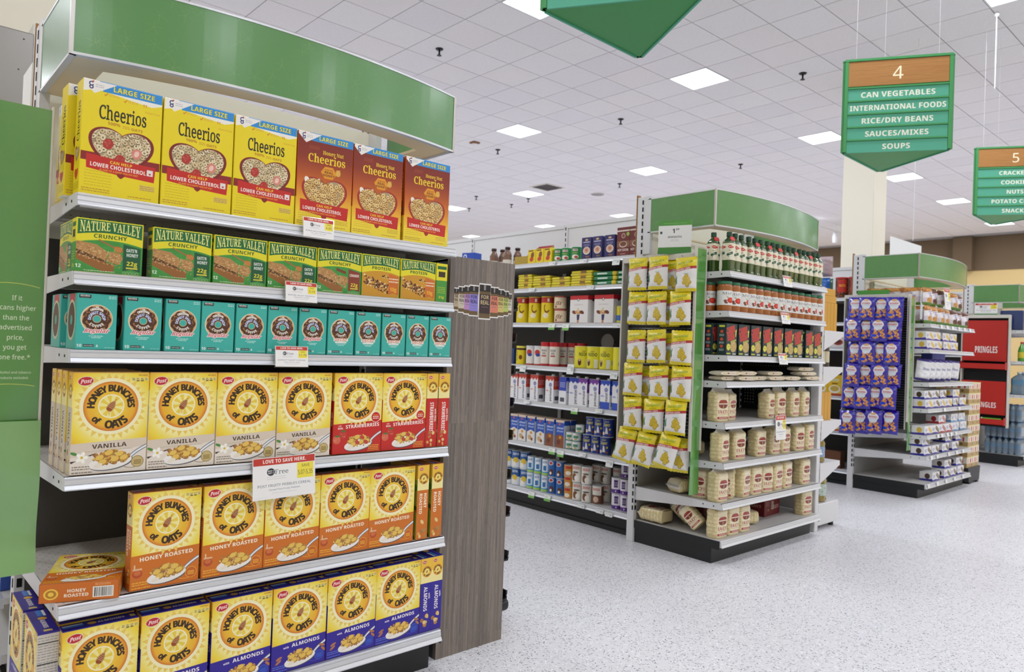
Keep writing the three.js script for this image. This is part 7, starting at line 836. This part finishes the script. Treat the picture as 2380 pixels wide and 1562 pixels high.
// ---------------------------------------------------------------- goods on the pastry display
const DF = 'the pastry display', pf = E3.zf - 0.012;
const pu = (v) => 2080 + v / 5.58;
const X3 = (a, b, y, z = pf) => (xOf(pu(a), y, z) + xOf(pu(b), y, z)) / 2;
{ // hanging peanut puff bags on the near side rack
  const t = canvasTex(384, 560, (g, W, H) => { rect(g, 0, 0, W, H, '#2a16a8'); for (let i = 0; i < 40; i++) { g.fillStyle = ['rgba(50,70,210,.3)', 'rgba(40,10,130,.35)'][i % 2]; g.beginPath(); g.ellipse(rnd() * W, rnd() * H, rr(20, 80), rr(10, 40), rnd() * 3, 0, 7); g.fill(); } ell(g, W * 0.5, H * 0.28, W * 0.34, H * 0.17, '#ece6e6'); ell(g, W * 0.5, H * 0.42, W * 0.26, H * 0.12, '#e3e8ee'); ell(g, W * 0.5, H * 0.14, W * 0.18, H * 0.05, '#d8a86a'); txt(g, 'BAMBA', W * 0.5, H * 0.28, H * 0.1, '#c4243a', { w: W * 0.52 }); lines(g, W * 0.3, H * 0.35, W * 0.4, 1, 8, '#8a8aa0', 5); for (let i = 0; i < 34; i++) { const a = rr(0.2, 0.85) * W, b = H * rr(0.5, 0.86); ell(g, a, b + 6, rr(22, 40), rr(14, 24), '#a8642c', rnd() * 3); ell(g, a, b, rr(20, 38), rr(13, 22), ['#e09a4a', '#d98a3c', '#eab068'][i % 3], rnd() * 3); } ell(g, W * 0.25, H * 0.76, W * 0.2, H * 0.06, '#2a4ad0'); lines(g, W * 0.08, H * 0.9, W * 0.4, 1, 8, '#8a7ae0', 6); });
  const mat = phys({ map: t, roughness: 0.2, clearcoat: 0.8, clearcoatRoughness: 0.12 }), geos = [0, 1, 2].map((k) => pillowGeo(0.146, 0.212, 0.044, k * 1.7 + 4));
  const rx = 6.85, list = [];
  for (const x of [575, 722, 882, 1058]) list.push(cC(x, 700)); for (const x of [545, 702, 862, 1022]) list.push(cC(x, 952)); for (const x of [560, 716, 868, 1020]) list.push(cC(x, 1237));
  for (const x of [345, 462, 602, 718]) list.push([1900 + x / 4.11, 520 + 1350 / 4.11]); for (const x of [452, 602, 740, 892]) list.push([1880 + x / 4.76, 860 + 188 / 4.76]); for (const x of [440, 572, 735, 895]) list.push([1880 + x / 4.76, 860 + 462 / 4.76]);
  list.forEach(([px, py], i) => { const p = on('x', rx - 0.055, px, py); one('bamba' + i % 3, 'puff_bag', () => new THREE.Mesh(geos[i % 3], mat), 'glossy blue puff bag, ' + ['first', 'second', 'third', 'fourth'][i % 4] + ' from the end post, row ' + ['one', 'two', 'three', 'four', 'five', 'six'][Math.floor(i / 4)] + ' from above', 'snack bag', 'blue peanut puff bags', rx - 0.042 - ((i + Math.floor(i / 4)) % 2) * 0.032, p.y + 0.014, p.z, -Math.PI / 2 + rr(-0.06, 0.06), -0.05, rr(-0.03, 0.03)); });
  wingRack('wing_rack', 'white framed side rack of blue puff bags on the pastry display', rx, -2.965, -2.425, 0.6, 1.8, [-2.9, -2.77, -2.63, -2.5], [1.74, 1.56, 1.35, 1.14, 0.94, 0.74]);
  mesh('header_card', box2(rx - 0.002, rx + 0.004, 1.8, 1.84, -2.86, -2.58), std('#4f9a3c', 0.5), scene.children.filter((c) => c.name.startsWith('wing_rack')).pop());
  promisePanel('narrow clear and green strip beside the blue puff bags', 6.83, 6.92, -2.39, 0.42, 1.76, false);
}
{
  const pouch = (c1, c2, c3) => canvasTex(300, 300, (g, W, H) => { rect(g, 0, 0, W, H, '#d8cfd8'); rect(g, 0, 0, W, H * 0.3, c1); for (let i = 0; i < 16; i++) ell(g, rnd() * W, H * rr(0.02, 0.2), 22, 16, c2); poly(g, [[0, H * 0.3], [W, H * 0.2], [W, H * 0.5], [0, H * 0.6]], '#f0edf0'); txt(g, 'Little', W * 0.42, H * 0.32, H * 0.15, '#5a3a9a', { font: 'serif', italic: true }); txt(g, 'Bites', W * 0.58, H * 0.46, H * 0.17, '#5a3a9a', { font: 'serif', italic: true }); for (const [x, y, r] of [[0.35, 0.72, 0.17], [0.65, 0.68, 0.19], [0.52, 0.84, 0.15]]) { ell(g, W * x, H * y, W * r, W * r * 0.9, c3); ell(g, W * x, H * y - 12, W * r * 0.9, W * r * 0.6, c2); for (let k = 0; k < 6; k++) ell(g, W * x + rr(-26, 26), H * y + rr(-24, 10), 5, 5, '#3a2214'); } rect(g, 0, H * 0.84, W, H * 0.16, '#6a9a3a'); });
  const pm = { choc: phys({ map: pouch('#6a3c26', '#5a3020', '#7a4a2c'), roughness: 0.4 }), yellow: phys({ map: pouch('#b8783a', '#d89a4a', '#d8a24c'), roughness: 0.4 }) };
  const pg = pillowGeo(0.158, 0.16, 0.055, 7).translate(0, 0.162, 0);
  const lab = { choc: 'brown and white muffin pouch', yellow: 'golden and white muffin pouch' };
  const y1 = E3.ys[0] + 0.001;
  for (let i = 0; i < 7; i++) { const k = i < 4 ? 'yellow' : 'choc'; one('mp' + k, 'muffin_pouch', () => new THREE.Mesh(pg, pm[k]), lab[k] + ' in the lower tier', 'pouch', lab[k] + ' lower', 7.045 + i * 0.168, y1 + 0.002, pf - 0.045 - (i % 2) * 0.012, rr(-0.1, 0.04)); }
  for (let i = 0; i < 6; i++) { if (i === 3) continue; const k = i === 5 || (i > 0 && i < 3) ? 'choc' : 'yellow'; one('mp' + k, 'muffin_pouch', null, lab[k] + ' in the upper tier', 'pouch', lab[k] + ' upper', 7.1 + i * 0.175, y1 + 0.168, pf - 0.07 - (i % 2) * 0.012, rr(-0.1, 0.05)); }
  for (let i = 0; i < 3; i++) for (let l = 0; l < 2; l++) one('mpyellow', 'muffin_pouch', null, 'golden muffin pouch deep in the top shelf, ' + (l ? 'upper' : 'lower') + ' tier', 'pouch', (l ? 'upper' : 'lower') + ' muffin pouches deep in the shelf', 7.05, y1 + 0.002 + l * 0.166, -2.77 + i * 0.15, -Math.PI / 2 + 0.15);
  { const t = priceCardTex('3.99', 'LITTLE BITES', 'Muffins', 256, 256); const p = on('z', pf + 0.01, pu(705), 620 + 400 / 5.58); priceCard('square price card among the muffin pouches', t, [p.x, y1 + 0.25, pf - 0.005], 0.15, 0.2, -0.1); }
  // small boxes, white with a coloured foot
  const wb = (c, d2) => cartonMat(0.16, 0.08, 0.11, 900, (g, W, H) => { rect(g, 0, 0, W, H, '#e9e8ea'); poly(g, [[0, H * 0.85], [W * 0.4, H * 0.78], [W, H * 0.9], [W, H], [0, H]], c); for (let k = 0; k < 4; k++) { ell(g, W * (0.6 + k * 0.1), H * (0.3 + k * 0.12), W * 0.1, H * 0.2, d2[0], 0.5); ell(g, W * (0.6 + k * 0.1), H * (0.28 + k * 0.12), W * 0.05, H * 0.09, d2[1], 0.5); } lines(g, W * 0.08, H * 0.3, W * 0.3, 2, 10, '#7a7ab0', 5); txt(g, 'S', W * 0.2, H * 0.58, H * 0.3, '#2a3a8a', { font: 'serif' }); }, (g, W, H) => { rect(g, 0, 0, W, H, '#e9e8ea'); poly(g, [[0, H * 0.8], [W, H * 0.72], [W, H], [0, H]], c); ell(g, W * 0.6, H * 0.45, W * 0.2, H * 0.3, d2[0]); }, simpleSide('#e9e8ea'));
  const kinds = { gold: wb('#4a3aa0', ['#e0b84a', '#e8d88a']), dark: wb('#2f2f9a', ['#4a3426', '#d8c48a']), red: wb('#b8343c', ['#a8242c', '#e0d0c8']), pale: wb('#6a9ac8', ['#b8c8dc', '#e0c8b0']) };
  const nm = { gold: 'gold pictured pastry box', dark: 'dark pictured pastry box', red: 'red printed pastry box', pale: 'pale blue printed pastry box' };
  const pb = (k, a, b, si, l, back = 0, r = 0) => { const y = si === 6 ? E3.deckY : E3.ys[si]; const xa = X3(a, a, y + 0.03), xb = X3(b, b, y + 0.03), sc = Math.min(1.1, Math.max(0.5, (xb - xa) / 0.17)); const x = settle('x', Math.min(8.16 - 0.085 * sc, Math.max(6.95 + 0.085 * sc, X3(a, b, y + 0.03 + l * 0.08))), y + l * 0.0805, y + l * 0.0805 + 0.08, pf - 0.06 - back, 0.082 * sc, 0.06, 6.95 + 0.085 * sc, 8.16 - 0.085 * sc); one('pb' + k, 'pastry_box', () => carton(0.16, 0.08, 0.11, kinds[k], false), nm[k] + ', ' + ['top', 'second', 'third', 'fourth', 'fifth', 'sixth', 'base'][si] + ' shelf ' + (l ? 'upper' : 'lower') + ' layer', 'pastry box', k + ' pastry boxes on level ' + (si + 1) + (l ? ' upper' : ' lower'), x, y + 0.0005 + l * 0.0805, pf - 0.06 - back, r * 0.3).scale.x = sc; };
  for (const [a, b] of [[250, 420], [440, 610], [640, 730], [735, 825]]) { pb('gold', a, b, 1, 0, 0, -0.1); pb('gold', a + 6, b + 4, 1, 1, 0.012, -0.05); }
  one('bluetray', 'shelf_tray', () => { const o = new THREE.Group(); mesh('tray', rbox(-0.18, 0.18, 0, 0.13, -0.05, 0.05, 0.01), std('#5a66c8', 0.5), o); return o; }, 'blue carton behind the white donut bags on the third shelf', 'box', null, 7.78, E3.ys[2] + 0.14, pf - 0.22);
  { const g = box2(-0.17, 0.17, 0, 0.14, -0.04, 0.04); one('bluebase', 'shelf_tray', () => { const o = new THREE.Group(); mesh('tray', g, std('#4a4fa0', 0.5), o); return o; }, 'dark blue carton under the blue one on the third shelf', 'box', null, 7.78, E3.ys[2] + 0.0005, pf - 0.22); }
  const dt = canvasTex(256, 300, (g, W, H) => { rect(g, 0, 0, W, H, '#e6e6ea'); rect(g, 0, 0, W, H * 0.1, '#4a3a9a'); rect(g, 0, H * 0.9, W, H * 0.1, '#3f3494'); txt(g, 'Donuts', W * 0.5, H * 0.45, H * 0.16, '#3a4a8a', { font: 'serif', italic: true, w: W * 0.5 }); for (let i = 0; i < 22; i++) { ell(g, W * rr(0.1, 0.9), H * rr(0.55, 0.85), 20, 15, 'rgba(245,245,248,.9)'); ell(g, W * rr(0.1, 0.9), H * rr(0.55, 0.85), 6, 5, 'rgba(200,200,212,.9)'); } }); const dm = phys({ map: dt, roughness: 0.35, clearcoat: 0.4 });
  for (const [a, b] of [[155, 270], [285, 440], [470, 590], [590, 690], [690, 790], [790, 890]]) { const y = E3.ys[2] + 0.002, x = Math.max(7.05, X3(a, b, y + 0.06)), xx = settle('x', x, y, y + 0.18, pf - 0.07, 0.07, 0.04); one('donut', 'donut_bag', () => new THREE.Mesh(pillowGeo(0.15, 0.19, 0.075, 9).translate(0, 0.19, 0), dm), 'white donut bag with a purple foot', 'donut bag', 'white donut bags', xx, y + 0.014, pf - 0.075, -0.5, 0, -0.12); }
  for (const [a, b, l, k] of [[215, 380, 0, 'gold'], [380, 540, 0, 'dark'], [545, 620, 0, 'gold'], [625, 750, 0, 'gold'], [765, 825, 0, 'dark'], [840, 935, 0, 'gold'], [212, 380, 1, 'dark'], [380, 545, 1, 'dark'], [612, 690, 1, 'dark'], [765, 870, 1, 'gold']]) pb(k, a, b, 3, l, l ? 0.01 : 0, -0.05);
  for (const [a, b, l, k] of [[105, 400, 0, 'gold'], [400, 520, 0, 'dark'], [535, 630, 0, 'red'], [640, 730, 0, 'red'], [742, 830, 0, 'pale'], [850, 940, 0, 'pale'], [575, 730, 1, 'red'], [760, 860, 1, 'pale'], [865, 945, 1, 'pale']]) pb(k, a, b, 4, l, l ? 0.02 : 0, -0.05);
  for (const [a, b, l] of [[150, 460, 0], [155, 460, 1], [470, 600, 0], [605, 725, 0], [730, 855, 0], [660, 800, 1], [810, 910, 1]]) pb('dark', a, b, 5, l, l ? 0.015 : 0, -0.04);
  for (const [a, b, l] of [[440, 640, 0], [645, 725, 0], [730, 805, 0], [810, 910, 0], [650, 800, 1], [815, 930, 1]]) pb('dark', a, b, 6, l, l ? 0.02 : 0, -0.04);
}
{ // white tags on the price rails of the pastry display
  const tm = std('#eeeeec', 0.5); let n = 0; for (const [y, xs] of [[E3.ys[0], [7.2, 7.36, 7.5, 7.68, 7.84, 8.0]], [E3.ys[3], [7.35, 7.75]], [E3.ys[4], [7.2, 7.3, 7.45, 7.55, 7.68]], [E3.ys[5], [7.05, 7.2, 7.5, 7.72, 7.9]], [E3.deckY, [7.0, 7.22, 7.45, 7.68, 7.92]]]) for (const x of xs) { n++; const o = one('ptag', 'shelf_tag', () => new THREE.Mesh(bx(0.052, 0.034, 0.001), tm), 'plain white tag on the price rail of the pastry display', 'shelf tag', 'white tags on the pastry display', x, y - 0.016, E3.zf + 0.0145, 0, -0.12); }
}
// carton tower on a black plinth beside the pastry display
{
  const o = thing('plinth', 'black pallet plinth under the tower of jar trays', 'plinth'), x0 = 8.215, x1 = 8.6, z0 = -2.62, z1 = -2.3;
  const sh = new THREE.Shape([[x0 + 0.03, 0.02], [x1 - 0.03, 0.02], [x1, 0.16], [x0, 0.16]].map((p) => new THREE.Vector2(...p))); const g = new THREE.ExtrudeGeometry(sh, { depth: z1 - z0, bevelEnabled: false }); g.translate(0, 0, z0); mesh('block', g, M.charcoal, o); for (const x of [x0 + 0.05, x1 - 0.1]) mesh('foot', box2(x, x + 0.05, 0, 0.02, z0, z1), M.black, o);
  const t = (d) => cartonMat(0.36, 0.106, 0.3, 700, d, d, simpleSide('#d8c486'));
  const face = (g, W, H) => { rect(g, 0, 0, W, H, '#e4dcc4'); rect(g, 0, H * 0.6, W, H * 0.4, '#b89a62'); rect(g, 0, 0, W, H * 0.08, '#e8da9a'); for (let k = 0; k < 5; k++) { rect(g, W * (0.06 + k * 0.19), H * 0.1, W * 0.14, H * 0.5, '#ece8dc'); rect(g, W * (0.08 + k * 0.19), H * 0.16, W * (k % 2 ? 0.09 : 0.05), H * 0.4, '#c8402c'); } for (let k = 0; k < 2; k++) ell(g, W * (0.4 + k * 0.4), H * 0.8, 9, 7, '#6a5a34'); };
  const tm = t(face);
  for (let k = 0; k < 8; k++) one('towertray', 'jar_tray', () => { const q = new THREE.Group(); mesh('tray', cartonGeo(0.36, 0.106, 0.3), tm, q); mesh('lid_edge', join([box2(-0.182, 0.182, 0.096, 0.106, 0.1495, 0.1515), box2(-0.1815, -0.1795, 0.096, 0.106, -0.15, 0.15)]), std('#e3d49a', 0.6), q); return q; }, 'cardboard tray of jars in the tower beside ' + DF, 'tray', 'trays of the jar tower', 8.408 + (k % 2) * 0.004, 0.1605 + k * 0.1067, -2.465, (k % 3 - 1) * 0.012);
}
{ // red crisps stand on the near side of the bottled water display
  const o = thing('crisps_stand', 'red crisps side stand hung on the bottled water display', 'display stand'), x = 10.12, red = std('#b8281f', 0.4);
  mesh('frame', join([rbox(x, x + 0.08, 0.45, 1.8, -2.95, -2.935, 0.003), rbox(x, x + 0.08, 0.45, 1.8, -2.46, -2.445, 0.003), rbox(x, x + 0.08, 1.76, 1.8, -2.935, -2.46, 0.003)]), M.offwhite, o); mesh('rear_plate', box2(x + 0.07, x + 0.08, 0.45, 1.76, -2.935, -2.46), M.black, o);
  const t = canvasTex(480, 520, (g, W, H) => { rect(g, 0, 0, W, H, '#b8281f'); txt(g, 'PRINGLES', W * 0.54, H * 0.72, H * 0.22, '#ece8e4', { w: W * 0.52 }); });
  const rm = std('#ffffff', 0.4, 0, { map: t }); const pl = (y0, y1) => { const g = box2(x - 0.012, x - 0.004, y0, y1, -2.93, -2.465), p = g.attributes.position, n = g.attributes.normal, u = g.attributes.uv; for (let i = 0; i < p.count; i++) u.setXY(i, n.getX(i) < -0.5 ? (p.getZ(i) + 2.93) / 0.465 : 0.02, n.getX(i) < -0.5 ? (p.getY(i) - y0) / (y1 - y0) : 0.02); return g; };
  mesh('sign_board', pl(1.24, 1.73), rm, o); mesh('sign_board', pl(0.6, 1.0), rm, o);
  for (const y of [1.14, 0.48]) mesh('bin', join([box2(x - 0.07, x - 0.062, y, y + 0.07, -2.93, -2.465), box2(x - 0.07, x + 0.06, y, y + 0.006, -2.93, -2.465), box2(x - 0.07, x + 0.06, y, y + 0.09, -2.934, -2.93), box2(x - 0.07, x + 0.06, y, y + 0.09, -2.465, -2.461)]), red, o);
  for (const [y, w] of [[1.19, 1.2]]) for (let k = 0; k < 3; k++) mesh('divider', box2(x - 0.06, x + 0.06, y - 0.04, y + 0.02, -2.82 + k * 0.12, -2.816 + k * 0.12), M.steel, o);
  one('crispcan', 'crisps_tube', () => { const q = new THREE.Group(); mesh('tube', new THREE.CylinderGeometry(0.036, 0.036, 0.2, 20).rotateX(Math.PI / 2), std('#5aa830', 0.4), q); mesh('lid', new THREE.CylinderGeometry(0.038, 0.038, 0.012, 20).rotateX(Math.PI / 2).translate(0, 0, -0.1), M.white, q); return q; }, 'green crisps tube lying in the lower bin of the red stand', 'crisps tube', null, x - 0.018, 0.525, -2.6, 0.0);
  const pc = priceCardTex('2.50', 'CRISPS', 'Papitas', 256, 165); const c = priceCard('price card with a red heading above the red crisps stand', pc, [x + 0.02, 1.88, -2.7], 0.24, 0.13, 0); c.rotation.y = -Math.PI / 2; mesh('green_foot', bx(0.24, 0.03, 0.01, 0, -0.08, 0), M.green, c);
}
{ // bottled water packs
  const pet = phys({ color: '#9fb6c6', roughness: 0.12, transmission: 0.45, thickness: 0, clearcoat: 0.6 }), blueCap = std('#4a6a9a', 0.4), label = std('#5f8aa8', 0.4);
  const bg = lathe([[0, 0], [0.028, 0], [0.03, 0.006], [0.03, 0.06], [0.028, 0.065], [0.03, 0.07], [0.03, 0.14], [0.02, 0.17], [0.012, 0.18], [0.012, 0.188], [0, 0.188]], 12), cg = lathe([[0, 0.198], [0.014, 0.198], [0.014, 0.184]], 10), lg = lathe([[0.0306, 0.075], [0.0306, 0.12]], 12);
  const place = (g) => { const L = []; for (let i = 0; i < 4; i++) for (let j = 0; j < 6; j++) L.push(g.clone().translate(-0.095 + i * 0.063, 0, -0.158 + j * 0.063)); return join(L); };
  for (const [dx, dz] of [[0, 0], [0.27, 0], [0.54, 0]]) for (let l = 0; l < (dx ? 2 : 3); l++) one('water', 'water_pack', () => { const o = new THREE.Group(); const b = mesh('water_bottles', place(bg), pet, o); b.userData.kind = 'stuff'; mesh('bottle_caps', place(cg), blueCap, o).userData.kind = 'stuff'; mesh('bottle_labels', place(lg), label, o).userData.kind = 'stuff'; mesh('shrink_wrap', rbox(-0.128, 0.128, 0.02, 0.15, -0.19, 0.19, 0.02), phys({ color: '#dfe8ee', roughness: 0.15, transmission: 0.9, thickness: 0 }), o); return o; }, 'shrink-wrapped pack of small water bottles', 'water pack', 'packs of bottled water', 10.37 + dx, E4.deckY + 0.0005 + l * 0.2, -2.52 + dz);
  const jug = () => { const o = new THREE.Group(); mesh('jug', squareRing([[0, 0.001, 5], [0.07, 0.001, 5], [0.075, 0.01, 5], [0.075, 0.1, 5], [0.07, 0.105, 5], [0.075, 0.11, 5], [0.075, 0.19, 5], [0.05, 0.22, 3], [0.02, 0.24, 2], [0.02, 0.25, 2], [0, 0.25, 2]]), pet, o); mesh('cap', lathe([[0, 0.272], [0.023, 0.272], [0.023, 0.25], [0, 0.25]], 14), std('#d8e0e8', 0.4), o); mesh('label', squareRing([[0.0758, 0.12, 5], [0.0758, 0.18, 5]]), label, o); return o; };
  for (let k = 0; k < 4; k++) one('jug', 'water_jug', jug, 'large clear water jug on the lowest shelf', 'water jug', 'large water jugs', 10.32 + k * 0.165, E4.ys[2] + 0.0005, -2.38, 0);
  for (let k = 0; k < 4; k++) one('sodab', 'drink_bottle', () => { const o = new THREE.Group(); mesh('bottle', lathe([[0, 0], [0.036, 0], [0.038, 0.006], [0.038, 0.12], [0.03, 0.16], [0.013, 0.2], [0.013, 0.215], [0, 0.215]], 16), phys({ color: '#5aa83a', roughness: 0.12, clearcoat: 0.8 }), o); mesh('label', lathe([[0.0386, 0.04], [0.0386, 0.11]], 16), std('#d8c83a', 0.5), o); mesh('cap', lathe([[0, 0.232], [0.015, 0.232], [0.015, 0.212], [0, 0.212]], 12), std('#c83a2c', 0.4), o); return o; }, 'bright green bottle with a yellow label', 'bottle', 'bright green bottles', 10.3 + k * 0.12, E4.ys[1] + 0.0005, -2.36);
  for (let k = 0; k < 4; k++) one('bluepack', 'drink_pack', () => { const o = new THREE.Group(); mesh('wrap', rbox(-0.11, 0.11, 0, 0.24, -0.12, 0.12, 0.015), phys({ color: '#2c3f72', roughness: 0.2, clearcoat: 0.7 }), o); mesh('print', box2(-0.08, 0.08, 0.09, 0.15, 0.12, 0.1206), std('#5f86c0', 0.4), o); return o; }, 'dark blue wrapped drink pack on the top shelf', 'drink pack', 'dark blue drink packs', 10.36 + k * 0.24, E4.ys[0] + 0.0005, -2.46);
}
{ // products of the aisle on the other side of the cereal display
  const m = cartonMat(0.16, 0.1, 0.06, 900, (g, W, H) => { rect(g, 0, 0, W, H, '#2a4a9a'); txt(g, 'Jonettes', W * 0.5, H * 0.4, H * 0.3, '#b8303a', { font: 'serif', w: W * 0.8, stroke: '#e6dcd4', sw: 5 }); ell(g, W * 0.3, H * 0.75, W * 0.2, H * 0.16, '#d8dce6'); }, simpleSide('#2a4a9a'), simpleSide('#2a4a9a'));
  for (let k = 0; k < 2; k++) one('blueside', 'snack_box', () => carton(0.16, 0.1, 0.06, m, false), 'blue box standing on end beyond the cereal display', 'box', 'blue boxes beyond the cereal display', 0.4, 0.331 + 0.08, -2.9 - k * 0.11, -Math.PI / 2, 0, Math.PI / 2);
}
// look-alikes in a row: say which one by counting from a thing that can be found
{
  const ORD = ['first', 'second', 'third', 'fourth', 'fifth', 'sixth', 'seventh', 'eighth', 'ninth', 'tenth', 'eleventh', 'twelfth', 'thirteenth', 'fourteenth', 'fifteenth', 'sixteenth', 'seventeenth', 'eighteenth', 'nineteenth', 'twentieth'];
  const sets = new Map(); for (const o of scene.children) if (o.userData.group && !/light|sprinkler|shelf_tag/.test(o.name)) { const k = o.userData.label + '|' + o.userData.group; if (!sets.has(k)) sets.set(k, []); sets.get(k).push(o); }
  for (const list of sets.values()) {
    if (list.length < 2) continue;
    const span = (a) => Math.max(...list.map((o) => o.position[a])) - Math.min(...list.map((o) => o.position[a])), p = list[0].position;
    const levels = [...new Set(list.map((o) => Math.round(o.position.y / 0.06)))].sort((a, b) => a - b);
    const aisle = p.z < -2.93 || /chips_bag|puff_bag/.test(list[0].name), near = p.x < 2.2 ? (list[0].name.startsWith('spice') ? ['spice rack sticker', 'z', -1] : ['promise panel', 'x', 1]) : p.x < 5.4 ? (aisle ? (list[0].name.startsWith('chips') ? ['end post', 'z', 1] : ['pasta display', 'z', -1]) : ['chips rack', 'x', 1]) : p.x < 9 ? (aisle ? (list[0].name.startsWith('puff') ? ['end post', 'z', 1] : ['pastry display', 'z', -1]) : ['puff bags', 'x', 1]) : ['crisps stand', 'x', 1];
    const along = span('x') >= span('z') ? 'x' : 'z', anchor = p.z > -2.93 && along === 'z' && !aisle ? [p.x > 6 ? 'open front' : 'shelf edge', 'z', -1] : near;
    const rows = new Map(); for (const o of list) { const k = Math.round(o.position.y / 0.06); const key = levels.find((v) => Math.abs(v - k) < 1) ?? k; if (!rows.has(key)) rows.set(key, []); rows.get(key).push(o); }
    const keys = [...rows.keys()].sort((a, b) => a - b);
    const hang = /chips_bag|puff_bag/.test(list[0].name);
    keys.forEach((k, r) => { const row = rows.get(k); row.sort((a, b) => (a.position[anchor[1]] - b.position[anchor[1]]) * anchor[2]); row.forEach((o, i) => { let s = o.userData.label; if (row.length > 1) s = ORD[i] + ' ' + s + ' from the ' + anchor[0]; if (keys.length > 1) s += hang ? ', row ' + ['one', 'two', 'three', 'four', 'five', 'six'][r] + ' from below' : ', ' + ORD[r] + ' layer'; o.userData.label = s; }); });
  }
  for (const o of scene.children) { const n = (o.userData.label || '').split(/\s+/).length; if (o.userData.label && (n > 16 || n < 4)) console.log(n, o.name, o.userData.label); }
}
scene.traverse((o) => { if (o.isMesh) { o.castShadow = true; o.receiveShadow = true; } if (o.isLight) o.castShadow = true; });
renderer.render(scene, camera);
